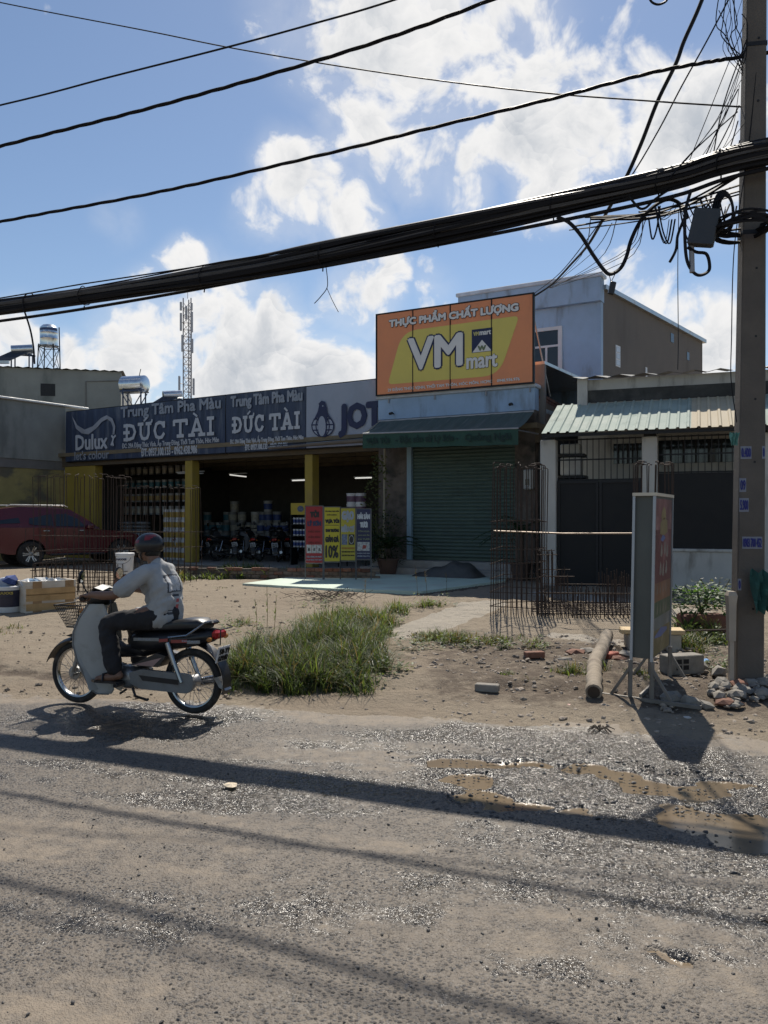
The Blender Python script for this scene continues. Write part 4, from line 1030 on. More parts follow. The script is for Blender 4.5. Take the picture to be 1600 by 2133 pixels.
    hd = MB(); hd.loft([[Vector((x, y*w_, z+zz)) for (y, zz) in [(1*math.cos(a), .5*math.sin(a)*hh) for a in np.linspace(0, 2*math.pi, 12, endpoint=False)]] for (x, w_, z, hh) in ((.84, .05, .965, .06), (.88, .11, .97, .13), (.98, .12, .965, .18), (1.05, .09, .945, .17), (1.075, .06, .94, .12))])
    hd.build('headlamp_cowl', black_plastic, t, True)
    cap = MB(); cap.loft([[Vector((x, w_*y, z+.022*(1-abs(y)))) for y in (-1, -.5, 0, .5, 1)] for (x, w_, z) in ((.875, .09, 1.04), (.95, .11, 1.065), (1.04, .08, 1.03))], caps=False); cap.build('dash_cover', shield, t, True)
    hl = MB(); hl.ell((1.07, 0, .94), (.025, .06, .055), 10, 8); hl.build('headlamp', M('lamp_glass', (.6, .62, .64), .1), t, True)
    for s in (-1, 1):
        m = MB(); m.tube([(.93, .2*s, 1.0), (.955, .23*s, 1.07), (.975, .245*s, 1.13)], .006, 6); mr_ = m.build('mirror', black_plastic, t, True)
        c = Vector((.975, .255*s, 1.17)); q = Matrix.Translation(c) @ Matrix.Rotation(R(18*s), 4, 'Z') @ Matrix.Rotation(R(-12), 4, 'Y')
        b = MB(); b.ell((0, 0, 0), (.018, .045, .062), 14, 8, q); b.build('mirror_shell', black_plastic, mr_, True)
        b = MB(); b.lathe([(0, 0), (1, 0)], 16, q @ Matrix.Translation((-.0185, 0, 0)) @ Matrix.Diagonal((1, .038, .053, 1)) @ Matrix.Rotation(R(90), 4, 'Y')); b.build('mirror_glass', mirror_m, mr_)
    cb = MB(); cb.tube(sp_path([(.95, .10, .99), (1.10, .10, .93), (1.14, .10, .70), (1.16, .10, .45), (1.19, .08, .33)]), .005, 5); cb.build('brake_cable', black_plastic, t, True)
    cb = MB(); cb.tube(sp_path([(.95, -.10, .99), (1.12, -.08, .92), (1.12, -.10, .66), (1.15, -.10, .40)]), .005, 5); cb.build('brake_cable', black_plastic, t, True)
    for s in (-1, 1):
        MB().ell((1.045, .15*s, .86), (.03, .03, .022), 10, 7).build('turn_signal', M('amber_lens', (.40, .16, .03), .2), t, True); MB().ell((-.31, .13*s, .665), (.025, .03, .022), 10, 7).build('turn_signal', M('amber_lens', (.40, .16, .03), .2), t, True)
    # body
    b = MB(); b.tube([(.98, 0, .80), (.86, 0, .60), (.72, 0, .50), (.50, 0, .52), (.2, 0, .60)], [.045, .05, .06, .06, .05], 10); b.build('frame', black_plastic, t, True)
    b = MB(); rings = []
    for (x, w_, zb, zt_) in ((.60, .07, .52, .66), (.48, .115, .50, .70), (.28, .125, .52, .72), (.08, .12, .56, .73), (-.12, .105, .60, .74), (-.26, .075, .63, .74), (-.32, .05, .66, .73)):
        rings.append([Vector((x, w_*math.cos(a)*(1.0 if abs(math.sin(a)) < .8 else .9), (zb+zt_)/2+(zt_-zb)/2*math.sin(a))) for a in np.linspace(0, 2*math.pi, 14, endpoint=False)])
    b.loft(rings); b.build('rear_body', black_plastic, t, True)
    b = MB(); rings = []
    for (x, w_, zb, zt_) in ((.60, .06, .67, .715), (.52, .10, .685, .755), (.38, .12, .70, .775), (.22, .125, .71, .79), (.04, .125, .72, .825), (-.10, .115, .73, .83), (-.17, .085, .735, .80)):
        rings.append([Vector((x, w_*(1 if math.cos(a) > 0 else -1)*abs(math.cos(a))**.6, (zb+zt_)/2+(zt_-zb)/2*(1 if math.sin(a) > 0 else -1)*abs(math.sin(a))**.7)) for a in np.linspace(0, 2*math.pi, 16, endpoint=False)])
    b.loft(rings); b.build('seat', seat_m, t, True)
    if stripe:
        for s in (1,):
            for (x0, x1, mt) in ((.52, .26, M('grey_decal', (.22, .22, .21), .4)), (.26, .17, M('red_decal', (.30, .05, .04), .4)), (.14, -.02, M('red_decal', (.30, .05, .04), .4)), (-.02, -.16, M('grey_decal', (.22, .22, .21), .4))):
                MB().quad((x0, .1295, .618), (x1, .1295, .628), (x1, .1295, .655), (x0, .1295, .645)).build('decal', mt, t)
            # a short word on the side panel, read from the left
            ot = lettering('HONDA', -.47, -.34, .626, .648, .1305, print_fade, t, .0015); ot.matrix_local = Matrix(((-1, 0, 0, 0), (0, 1, 0, 0), (0, 0, 1, 0), (0, 0, 0, 1)))
            ot = lettering('DREAM', -.03, .12, .632, .65, .1305, print_fade, t, .0015); ot.matrix_local = Matrix(((-1, 0, 0, 0), (0, 1, 0, 0), (0, 0, 1, 0), (0, 0, 0, 1)))
    sc = MB(); sc.prism([(.56, .40), (.28, .40), (.20, .50), (.30, .52)], -.115, .115); sc.build('side_cover', side, t)
    sc = MB(); sc.add([(.54, .1165, .405), (.33, .1165, .405), (.24, .1165, .485)], [(0, 1, 2)]); sc.build('side_decal', M('pale_red_decal', (.34, .22, .2), .4), t)
    # rear fender
    fe = MB(); pr = arc(0, RW, .335, 60, 195, 14)
    fe.loft([[Vector((x, .065*w_, z)) for w_ in (-1, 0, 1)]+[Vector((x*.97, .06*w_, RW+(z-RW)*.97)) for w_ in (1, 0, -1)] for (x, z) in pr]); fe.build('rear_fender', black_plastic, t, True)
    fe = MB(); fe.prism([(-.30, .33), (-.36, .25), (-.42, .23), (-.41, .245), (-.35, .34)], -.05, .05); fe.build('mud_flap', alloy, t)
    # swing arm, chain case, shocks, engine, exhaust
    for s in (-1, 1):
        b = MB(); b.tube([(.17, .135*s, .62), (.10, .135*s, .44)], .026, 10); b.tube([(.125, .135*s, .50), (.03, .135*s, RW+.01)], .02, 8); b.build('shock_absorber', chrome, t, True)
        b = MB(); b.tube([(0, .09*s, RW), (.46, .08*s, RW+.03)], .018, 6); b.build('swing_arm', black_plastic, t)
    b = MB(); pl = arc(-.0, RW, .082, 90, 270, 8)+[(.44, RW-.075), (.56, RW-.03), (.56, RW+.06), (.44, RW+.095)]
    b.prism(pl, .095, .135); b.build('chain_case', case_m, t)
    b = MB(); b.prism([(.06, RW-.012), (.42, RW+.0), (.46, RW+.045), (.06, RW+.03)], .136, .139); b.build('chain_case_slot', black_plastic, t)
    e_ = MB(); e_.cbox(.46, .72, -.10, .11, .19, .38, .03); e_.tube([(.68, 0, .30), (.90, 0, .34)], [.07, .06], 12)
    for k in range(5): e_.lathe([(.04, -.006), (.085, -.006), (.085, .006), (.04, .006)], 12, Matrix.Translation((.73+k*.03, 0, .31+k*.006)) @ Matrix.Rotation(R(90), 4, 'Y'))
    e_.ell((.60, .11, .285), (.10, .03, .085), 14, 8); e_.build('engine', alloy, t, True)
    b = MB(); b.tube([(.80, -.04, .24), (.74, -.10, .17), (.50, -.13, .17), (.2, -.14, .20)], .02, 8); b.tube([(.25, -.145, .20), (-.28, -.15, .29)], [.035, .045], 12); b.build('exhaust', chrome, t, True)
    # foot pegs, stand, gear lever
    b = MB(); b.tube([(.62, -.25, .245), (.62, .25, .245)], .013, 8); b.tube([(.62, .14, .245), (.62, .25, .245)], .022, 8); b.tube([(.62, -.25, .245), (.62, -.14, .245)], .022, 8); b.build('foot_peg', black_plastic, t, True)
    b = MB(); b.tube([(.55, .1, .2), (.50, .13, .14), (.36, .15, .12), (.35, .16, .13)], .012, 6); b.tube([(.60, .12, .19), (.66, .13, .15)], .01, 6); b.build('side_stand', black_plastic, t)
    # grab rail, tail lamp, plate, carrier
    b = MB()
    for s in (-1, 1): b.tube([(.16, .135*s, .665), (-.02, .135*s, .69), (-.13, .12*s, .76), (-.20, .09*s, .80), (-.25, .03*s, .80)], .011, 8)
    b.build('grab_rail', chrome, t, True)
    b = MB(); b.cbox(-.30, -.17, -.06, .06, .78, .81, .012); b.build('rear_carrier', black_plastic, t)
    b = MB(); b.cbox(-.36, -.29, -.085, .085, .66, .735, .02); tl = b.build('tail_lamp', red_lens, t)
    b = MB(); b.tube([(-.33, -.12, .765), (-.40, -.1, .75), (-.41, 0, .75), (-.40, .1, .75), (-.33, .12, .765)], .006, 6); b.tube([(-.405, .1, .75), (-.40, .1, .62), (-.33, .08, .62)], .006, 6); b.build('tail_guard', dark_metal, t)
    pm = Matrix.Translation((-.365, 0, .53)) @ Matrix.Rotation(R(-14), 4, 'Y')
    b = MB(); b.cbox(-.004, .004, -.095, .095, -.07, .07, .003, pm); pt = b.build('number_plate', plate_m, t)
    for k, s in enumerate(plate_text):
        # printed on the rear face, read from behind
        o = lettering(s, -.075, .075, -.058+.06*(1-k), -.006+.06*(1-k), 0, ink, pt, .002); o.matrix_local = Matrix.Translation((.075, 0, 0)) @ pm @ Matrix.Translation((-.006, 0, 0)) @ Matrix.Rotation(R(-90), 4, 'Z')
    if basket:
        b = MB(); z0, z1 = .70, .90
        def ring(z, s): return [(1.10-.02*s, .10+.05*s, z), (1.27+.09*s, .09+.06*s, z), (1.27+.09*s, -.09-.06*s, z), (1.10-.02*s, -.10-.05*s, z)]
        for j in range(8):
            s = j/7; r = ring(z0+(z1-z0)*s, s); b.tube(r, .0065 if j in (0, 7) else .0028, 5, closed=True)
        lo, hi = ring(z0, 0), ring(z1, 1)
        for e in range(4):
            for i in range(12):
                q = i/12; b.tube([Vector(lo[e]).lerp(Vector(lo[(e+1) % 4]), q), Vector(hi[e]).lerp(Vector(hi[(e+1) % 4]), q)], .0026, 4)
        for i in range(1, 9): q = i/9; b.tube([Vector(lo[0]).lerp(Vector(lo[1]), q), Vector(lo[3]).lerp(Vector(lo[2]), q)], .0026, 4)
        b.build('basket', dark_metal, t)
        b = MB(); b.tube([(1.2, .08, .70), (1.14, .09, .57)], .006, 5); b.tube([(1.2, -.08, .70), (1.14, -.09, .57)], .006, 5); b.tube([(1.1, 0, .72), (1.0, 0, .78)], .01, 5); b.build('basket_stay', chrome, t)
    for o in kids(t):
        for p in [o]+kids(o):
            if p.type != 'MESH' or p.name.split('.')[0] in ('wheel', 'rim', 'tyre', 'lettering', 'rear_fender'): continue
            me = p.data; n = len(me.vertices); co = np.empty(n*3); me.vertices.foreach_get('co', co); co = co.reshape(-1, 3)
            co[:, 0] += .075*ssn(.1, .33, -co[:, 0]); me.vertices.foreach_set('co', co.ravel()); me.update()
    return t
pr_, pf_ = gpos(403, 1489), gpos(160, 1466)
hd_ = math.atan2(pf_[1]-pr_[1], pf_[0]-pr_[0])
bike = make_bike('motorbike', 'small motorbike with front basket and grey leg shield, ridden by the man', shield_m, M('dark_side_cover', (.03, .028, .028), .4), ('50-Y1', '619.02'))
bike.location = (pr_[0], pr_[1], .012); bike.rotation_euler = (0, 0, hd_)

# ---------------------------------------------------------------- rider
def remesh(mb, voxel, smooth=4, name='body'):
    me = mb.mesh(name, None) if False else bpy.data.meshes.new(name)
    me.from_pydata(mb.v, [], mb.f); me.update()
    o = bpy.data.objects.new('tmp', me); COL.objects.link(o)
    m = o.modifiers.new('r', 'REMESH'); m.mode = 'VOXEL'; m.voxel_size = voxel; m.use_smooth_shade = True
    if smooth: s = o.modifiers.new('s', 'SMOOTH'); s.iterations = smooth; s.factor = .5
    dg = bpy.context.evaluated_depsgraph_get(); r = bpy.data.meshes.new_from_object(o.evaluated_get(dg))
    bpy.data.objects.remove(o); bpy.data.meshes.remove(me); r.name = name
    r.polygons.foreach_set('use_smooth', [True]*len(r.polygons)); r.materials.clear()
    return r
def caps(mb, chain, n=12):
    """tapered limb with round ends through (point, radius) joints"""
    for i in range(len(chain)-1):
        (a, ra), (b, rb) = chain[i], chain[i+1]; a, b = Vector(a), Vector(b); d = (b-a).normalized()
        pts, rs = [], []
        for k in range(4): w = math.pi/2*(1-k/4); pts.append(a-d*ra*math.sin(w)); rs.append(max(ra*math.cos(w), .0005))
        pts.append(a); rs.append(ra); pts.append(b); rs.append(rb)
        for k in range(1, 5): w = math.pi/2*k/4; pts.append(b+d*rb*math.sin(w)); rs.append(max(rb*math.cos(w), .0005))
        mb.tube(pts, rs, n)
skin = M('tanned_skin', (.20, .105, .065), .55, var=.15, scale=14, rvar=.08)
def rider():
    t = thing('person', 'man in grey t-shirt and dark trousers riding the motorbike, wearing a helmet', 'person', bike.location, hd_)
    H = Vector((.455, 0, 1.475))
    b = MB()
    caps(b, [((.31, 0, .86), .10), ((.30, 0, 1.0), .09), ((.32, 0, 1.15), .09), ((.37, 0, 1.27), .07)])
    caps(b, [((.37, 0, 1.30), .062), ((.42, 0, 1.40), .055)])
    b.ell(H+Vector((0, 0, .02)), (.098, .076, .105), 16, 12); b.ell(H+Vector((.035, 0, -.06)), (.065, .058, .06), 14, 10)
    b.ell(H+Vector((.095, 0, -.025)), (.02, .014, .024), 8, 6); b.ell(H+Vector((.088, 0, -.075)), (.012, .026, .01), 8, 6)
    for s in (-1, 1):
        b.ell(H+Vector((-.005, .077*s, -.02)), (.02, .01, .032), 8, 6); b.ell(H+Vector((.084, .03*s, .01)), (.012, .016, .008), 8, 6)
        caps(b, [((.36, .15*s, 1.265), .06), ((.565, .285*s, 1.06), .045), ((.60, .29*s, 1.045), .043), ((.72, .30*s, 1.03), .041), ((.835, .295*s, 1.022), .028)])
        # hand on the grip: palm behind and over the bar, fingers curled round it
        b.ell((.872, .288*s, 1.012), (.048, .042, .021), 12, 8)
        for k, (dy, L) in enumerate(((.030, .9), (.010, 1), (-.011, .95), (-.031, .8))):
            y = (.288+dy)*s; x0, z0 = .900, 1.008
            ch = [((.885, y, 1.018), .0105), ((.918+.006*L, y, 1.012), .0105), ((.934*1.0, y, .990), .0095), ((.922, y, .968), .009), ((.902, y, .965), .0082)]
            caps(b, ch, 8)
        caps(b, [((.865, .255*s, 1.004), .012), ((.885, .246*s, .985), .011), ((.905, .245*s, .968), .0095)], 8)
        caps(b, [((.32, .09*s, .86), .09), ((.74, .19*s, .77), .058), ((.755, .19*s, .745), .056), ((.70, .18*s, .55), .055), ((.655, .175*s, .35), .036)])
        caps(b, [((.635, .175*s, .318), .036), ((.70, .178*s, .30), .036), ((.79, .185*s, .288), .034), ((.85, .19*s, .280), .022)])
        for k in range(5): caps(b, [((.83, .19*s+(k-2)*.016, .282), .012), ((.872-.012*abs(k-1.5), .19*s+(k-2)*.018, .278), .010)], 6)
    me = remesh(b, .0065, 3, 'body'); me.materials.append(skin); obj('body', me, t)
    # t-shirt
    c = MB()
    for s in (-1, 1):
        caps(c, [((.285, .065*s, .835), .118), ((.275, .065*s, .98), .105), ((.285, .075*s, 1.12), .106), ((.335, .08*s, 1.245), .082)])
        caps(c, [((.34, .07*s, 1.27), .075), ((.37, .155*s, 1.255), .078), ((.455, .225*s, 1.175), .082), ((.525, .27*s, 1.105), .083)])
        caps(c, [((.33, .06*s, .84), .10), ((.43, .08*s, .85), .085), ((.50, .09*s, .87), .05)])
        caps(c, [((.36, .05*s, 1.0), .085), ((.42, .05*s, 1.15), .08)])
    caps(c, [((.335, 0, 1.285), .085), ((.365, 0, 1.325), .068)])
    me = remesh(c, .011, 5, 'shirt')
    n = len(me.vertices); co = np.empty(n*3); no = np.empty(n*3); me.vertices.foreach_get('co', co); me.vertices.foreach_get('normal', no); co = co.reshape(-1, 3); no = no.reshape(-1, 3)
    w = vn.fbm(co[:, 2]*16+co[:, 0]*13+30, co[:, 1]*9+co[:, 0]*6+20, 3)-.5; w2 = vn.fbm(co[:, 2]*7+9, co[:, 0]*22+co[:, 1]*5+60, 3)-.5
    low = 1-ssn(.95, 1.2, co[:, 2])
    co = co+no*((w*.045+w2*.026*low)*(.35+.65*low))[:, None]
    me.vertices.foreach_set('co', co.ravel()); me.update()
    me.materials.append(M('grey_tshirt', (.36, .365, .365), .9, var=.1, scale=9, dirt=(.25, .25, .25), dirt_amt=.6, dscale=5))
    me.materials.append(M('dark_shirt_print', (.06, .065, .075), .9)); me.materials.append(M('pale_shirt_print', (.46, .47, .48), .9, var=.25, scale=60)); me.materials.append(M('red_shirt_print', (.40, .09, .09), .9))
    for p in me.polygons:
        x, y, z = p.center; nx = p.normal.x
        if nx < -.25:
            q = max(abs(y-.01)/.098, abs(z-1.145)/.085)
            if q < .8: p.material_index = 2
            elif q < 1: p.material_index = 1
            elif abs(y+.0) < .05 and 1.02 < z < 1.035: p.material_index = 1
            elif abs(y+.02) < .014 and .96 < z < 1.0: p.material_index = 3
            elif abs(y+.02) < .014 and .90 < z < .945: p.material_index = 3
            elif abs(y-.07) < .03 and (.885 < z < .90 or .855 < z < .87): p.material_index = 1
    obj('shirt', me, t)
    # trousers
    c = MB()
    for s in (-1, 1):
        caps(c, [((.30, .07*s, .84), .115), ((.42, .11*s, .815), .10), ((.73, .19*s, .775), .078), ((.75, .19*s, .735), .074), ((.715, .185*s, .55), .078), ((.685, .18*s, .385), .075)])
    caps(c, [((.27, 0, .84), .115), ((.36, 0, .83), .10)])
    me = remesh(c, .011, 4, 'trousers')
    n = len(me.vertices); co = np.empty(n*3); no = np.empty(n*3); me.vertices.foreach_get('co', co); me.vertices.foreach_get('normal', no); co = co.reshape(-1, 3); no = no.reshape(-1, 3)
    w = vn.fbm(co[:, 2]*14+co[:, 0]*8, co[:, 0]*12+co[:, 1]*5, 3)-.5; co = co+no*(w*.03)[:, None]; me.vertices.foreach_set('co', co.ravel()); me.update()
    me.materials.append(M('dark_trousers', (.022, .021, .024), .9, var=.3, scale=10)); obj('trousers', me, t)
    for s in (-1, 1):
        c = MB(); pl = [(.60, -.035), (.72, -.04), (.86, -.045), (.90, -.02), (.90, .025), (.85, .05), (.72, .042), (.60, .04)]
        c.prism([(x, .185*s+y) for x, y in pl], .252, .272, ax='xy'); c.tube([(.76, .13*s, .272), (.78, .16*s, .325), (.78, .205*s, .325), (.76, .24*s, .272)], .01, 6); c.build('sandal', black_plastic, t)
    # helmet: shell, brim, red flashes
    Q = Matrix.Translation(H+Vector((-.008, 0, .035))) @ Matrix.Rotation(R(8), 4, 'Y')
    c = MB(); prof = [(.118*math.cos(R(a)), .112*math.sin(R(a))) for a in range(-34, 90, 8)]+[(0, .112)]
    c.lathe(prof, 28, Q @ Matrix.Diagonal((1.14, .98, 1.08, 1)))
    hm = c.mesh('helmet', [M('black_helmet_shell', (.012, .011, .012), .32, var=.2), M('red_helmet_flash', (.16, .01, .016), .32)], True)
    for p in hm.polygons:
        q = Q.inverted() @ p.center; a = math.degrees(math.atan2(q.y, q.x)); z = q.z
        if (100 < abs(a) < 165 and .055+.0006*(abs(a)-130) < z < .098) or (25 < abs(a) < 75 and .03 < z < .058): p.material_index = 1
    ho = obj('helmet', hm, t)
    c = MB(); n = 14
    rows = [[Q @ Vector((r*1.14*math.cos(R(a)), r*.98*math.sin(R(a)), z)) for a in np.linspace(-62, 62, n)] for (r, z) in ((.117, -.01), (.117, -.02), (.158, -.034), (.158, -.028))]
    c.add([p for r in rows for p in r], [(j*n+i, j*n+i+1, (j+1)*n+i+1, (j+1)*n+i) for j in range(3) for i in range(n-1)]); c.build('brim', black_plastic, ho, True)
    c = MB()
    for s in (-1, 1): c.tube([H+Vector((.0, .085*s, .0)), H+Vector((.035, .075*s, -.06)), H+Vector((.05, .03*s, -.125)), H+Vector((.05, 0, -.13))], .007, 6)
    c.build('chin_strap', black_plastic, ho)
    c = MB(); c.ell(H+Vector((-.035, 0, -.03)), (.075, .074, .06), 14, 10); c.build('hair', M('black_hair', (.012, .010, .009), .7), t, True)
rider()
for o_ in [x for x in COL.objects if x.type == 'MESH']:
    r_ = o_
    while r_.parent is not None: r_ = r_.parent
    if r_.name == 'person':     # settle him into a slouch
        me_ = o_.data; n_ = len(me_.vertices); co_ = np.empty(n_*3); me_.vertices.foreach_get('co', co_); co_ = co_.reshape(-1, 3)
        k_ = (1-.10*(1-ssn(.6, .86, co_[:, 0]))); up_ = co_[:, 2] > .86
        co_[:, 2] = np.where(up_, .86+(co_[:, 2]-.86)*k_, co_[:, 2]); me_.vertices.foreach_set('co', co_.ravel()); me_.update()
# tied strap hanging at the handlebar
m_ = MB(); m_.tube([(.82, .06, .99), (.80, .08, .93), (.79, .08, .80)], .008, 5); o_ = m_.build('hanging_strap', black_plastic, bike)
# ---------------------------------------------------------------- concrete pole and cables
PX, PD = 3.51, 7.9
pole_m = M('pole_concrete', (.125, .108, .092), .9, var=.18, scale=4, dirt=(.10, .09, .08), dirt_amt=.6, dscale=2.5, dstretch=(1, 1, .3), bump=.4, bscale=40)
cable_m = M('black_cable', (.010, .010, .013), .6, var=.3, scale=6, spec=.2)
grey_cable = M('grey_cable', (.05, .05, .055), .5, var=.3, scale=6)
def plane_pt(px, py, off=0):
    """point on the vertical plane of the pole line"""
    a = (px-HX)/FPX; d = (PD+off+.3346*PX)/(1+.3346*a); return P(px, py, d)
def smooth_path(pts, n=8):
    pts = [Vector(p) for p in pts]; out = []
    for i in range(len(pts)-1):
        p0, p1, p2, p3 = pts[max(i-1, 0)], pts[i], pts[i+1], pts[min(i+2, len(pts)-1)]
        for k in range(n):
            t = k/n; out.append(.5*((2*p1)+(p2-p0)*t+(2*p0-5*p1+4*p2-p3)*t*t+(3*p1-p0-3*p2+p3)*t**3))
    out.append(pts[-1]); return out
def pole():
    t = thing('utility_pole', 'square grey concrete utility pole on the right with phone number stickers', 'pole', (PX, PD, .08), R(-10))
    mb = MB(); prof = []
    for z, w in ((-.05, .128), (2.5, .117), (5.0, .100), (8.2, .080)):
        prof.append([Vector((x*w+.012*z*.9, y*w, z)) for x, y in ((-1, -.85), (-.9, -1), (.9, -1), (1, -.85), (1, .85), (.9, 1), (-.9, 1), (-1, .85))])
    mb.loft(prof); mb.build('shaft', pole_m, t)
    st = M('sticker_paper', (.24, .255, .31), .7, var=.15, scale=20); bl = M('blue_print', (.03, .035, .22), .6)
    for (x0, x1, zc, h, txt) in ((-.108, -.01, 2.24, .12, '0.400'), (-.115, -.055, 1.93, .13, '09'), (-.115, -.03, 1.74, .13, '5.900'), (-.085, .095, 1.38, .115, '0903 700 452'), (.085, .112, 2.24, .12, '0'), (-.122, -.09, .98, .11, '0')):
        w = .128-.0053*zc; s_ = .012*zc*.9
        q = MB().box(x0+s_, x1+s_, -w-.004, -w-.001, zc-h/2, zc+h/2).build('sticker', st, t)
        lettering(txt, x0+s_+.006, x1+s_-.006, zc-h*.38, zc+h*.38, -w-.006, bl, q, .0022)
    for z in (.75, 2.15, 2.75, 3.35, 4.0, 5.6, 6.2, 6.9):
        w = .128-.0053*z; MB().tube([(.02+.0108*z, -w-.002, z), (.02+.0108*z, -w+.02, z)], .012, 8).build('bolt_hole', dark_metal, t)
    for z in (4.35, 5.1, 6.15):
        w = .130-.0053*z; b = MB(); b.box(-w+.0108*z, w+.0108*z, -w, w, z-.02, z+.02); b.build('steel_band', dark_metal, t)
pole()
def bundle():
    pts = [plane_pt(x, y) for x, y in ((-900, 712), (-350, 680), (0, 640), (300, 597), (590, 548), (870, 489), (1150, 427), (1400, 370))]+[Vector((PX-.05, PD-.22, 5.12)), Vector((5.2, 7.15, 5.25)), Vector((8, 6.2, 5.5))]
    base = smooth_path(pts, 7)
    t = thing('cable_bundle', 'thick sagging bundle of black telecom cables strung across the picture', 'cables', (base[len(base)//2].x, base[len(base)//2].y, 0))
    off = Vector(t.location); q = random.Random(11); n = len(base)
    for k in range(78):
        a = q.uniform(0, 6.28); rr = .102*math.sqrt(q.random()); ph = q.uniform(0, 6); path = []; r = q.choice((.009, .012, .016, .020, .022))
        loose = q.random() < .16
        for i, p in enumerate(base):
            s = i/n; w = a+.5*math.sin(s*5+ph); g = rr*(1+.25*s)*(1 if not loose else 1.25+.25*math.sin(s*9+ph))
            drop = -.05*abs(math.sin(s*7+ph)) if loose else 0
            path.append(p+Vector((.25*math.cos(w)*g, math.cos(w)*g*.8, math.sin(w)*g+drop))-off)
        mb = MB(); mb.tube(path, r, 5); mb.build('cable', cable_m if k % 5 else grey_cable, t, True)
    for i in range(6, n-4, 6):
        p = base[i]; d = (base[i+1]-base[i-1]).normalized(); mb = MB(); u_ = d.cross(Vector((0, 0, 1))).normalized(); w_ = u_.cross(d)
        mb.tube([p-off+(u_*math.cos(a)+w_*math.sin(a))*.118+d*.02*math.sin(a*2) for a in np.linspace(0, 6.28, 16)], .006, 5)
        mb.tube([p-off-w_*.13, p-off-w_*.19+u_*.02], .008, 5); mb.build('lashing_wire', cable_m, t)
bundle()
def wire(name, label, pts, r, twist=0, n=8, mat=None, cat='cable', group=None):
    b = smooth_path(pts, n)
    t = thing(name, label, cat, (b[0].x, b[0].y, 0), group=group); off = Vector(t.location)
    if twist:
        for k in range(3):
            L = 0; path = []
            dens = []
            for i in range(len(b)-1):
                m = max(2, int((b[i+1]-b[i]).length/.07))
                for j in range(m): dens.append(b[i].lerp(b[i+1], j/m))
            for i, p in enumerate(dens):
                d = (dens[min(i+1, len(dens)-1)]-dens[max(i-1, 0)]).normalized(); u_ = d.cross(Vector((0, 0, 1))).normalized(); w_ = u_.cross(d); a = i*.42+k*2.094
                path.append(p-off+(u_*math.cos(a)+w_*math.sin(a))*r*.62)
            mb = MB(); mb.tube(path, r*.62, 4); mb.build('strand', mat or cable_m, t, True)
    else:
        mb = MB(); mb.tube([p-off for p in b], r, 5); mb.build('strand', mat or cable_m, t, True)
wire('twisted_cable', 'twisted black power cable that meets the pole just under the top edge', [plane_pt(x, y) for x, y in ((-500, 560), (0, 462), (330, 400), (660, 325), (900, 266), (1160, 203), (1350, 153), (1470, 130), (1560, 116), (1900, 60))], .0185, 1)
wire('twisted_cable', 'thick twisted power cable crossing from left edge to the middle of the top edge', [plane_pt(x, y, -.1) for x, y in ((-500, 440), (0, 305), (290, 231), (560, 156), (800, 82), (1020, 1), (1400, -150), (1750, -320))], .021, 1)
wire('thin_power_cable', 'thin black cable, uppermost of those rising to the right', [plane_pt(x, y, .2) for x, y in ((-500, 330), (0, 219), (230, 160), (470, 99), (650, 50), (820, 0), (1200, -130), (1700, -330))], .0125, 0)
wire('crossing_wire', 'fine wire sloping down to the right from the top left corner to the pole', [P(x, y, d) for x, y, d in ((-300, -60, 14), (0, 5, 12.8), (300, 63, 11.7), (500, 103, 11), (800, 152, 10), (1100, 190, 9.1), (1350, 210, 8.5), (1552, 223, 7.95))], .009, 0)
wire('service_cable', 'black service cable dropping from the top edge across the bundle to the orange sign', [P(x, y, d) for x, y, d in ((1520, -160, 8.2), (1462, 0, 8.3), (1425, 85, 8.4), (1408, 132, 8.45), (1370, 210, 8.6), (1335, 300, 8.8), (1300, 378, 9), (1265, 440, 10), (1225, 510, 13), (1190, 550, 15.5), (1150, 592, 18), (1112, 618, 19.1))], .022, 0)
wire('service_wire', 'thin wire running beside the black service cable from the pole top', [P(x, y, d) for x, y, d in ((1600, -160, 8), (1506, 22, 8), (1470, 90, 8.1), (1420, 180, 8.3), (1370, 275, 8.6), (1310, 375, 9), (1230, 490, 12), (1165, 570, 16), (1112, 612, 19.2))], .008, 0)
wire('cable_loop', 'heavy slack cable loop hanging below the bundle near the pole', [P(x, y, 8.3) for x, y in ((1160, 452), (1185, 463), (1210, 490), (1235, 530), (1258, 562), (1272, 571), (1292, 560), (1305, 535), (1315, 500), (1335, 460), (1365, 428), (1395, 415), (1420, 428), (1432, 455))], .020, 0)
wire('cable_loop', 'small slack cable loop hugging the underside of the bundle', [P(x, y, 8.1) for x, y in ((1310, 408), (1330, 432), (1345, 433), (1365, 415), (1400, 392), (1450, 372))], .013, 0)
wire('cable_loop', 'round cable loop hanging under the grey junction box', [P(x, y, 7.75) for x, y in ((1440, 395), (1428, 440), (1427, 500), (1432, 545), (1448, 570), (1465, 572), (1478, 560), (1472, 530), (1450, 525), (1432, 515))], .016, 0)
wire('dangling_wire', 'stiff grey wire end hanging left of the junction box', [P(x, y, 7.9) for x, y in ((1425, 455), (1412, 490), (1408, 520), (1395, 546))], .014, 0)
wire('dangling_wire', 'thin vertical wire hanging from the bundle far below the junction box', [P(x, y, 7.9) for x, y in ((1414, 440), (1412, 560), (1413, 700), (1412, 770))], .004, 0)
wire('dangling_wire', 'thin earth wire running down just left of the concrete pole', [P(x, y, 7.8) for x, y in ((1575, 150), (1560, 300), (1535, 470), (1527, 560), (1524, 700), (1523, 790), (1535, 880))], .005, 0)
wire('dangling_wire', 'short forked wire end hanging from the middle of the bundle', [P(x, y, 9.3) for x, y in ((678, 548), (682, 580), (681, 600), (668, 618), (655, 632))], .005, 0)
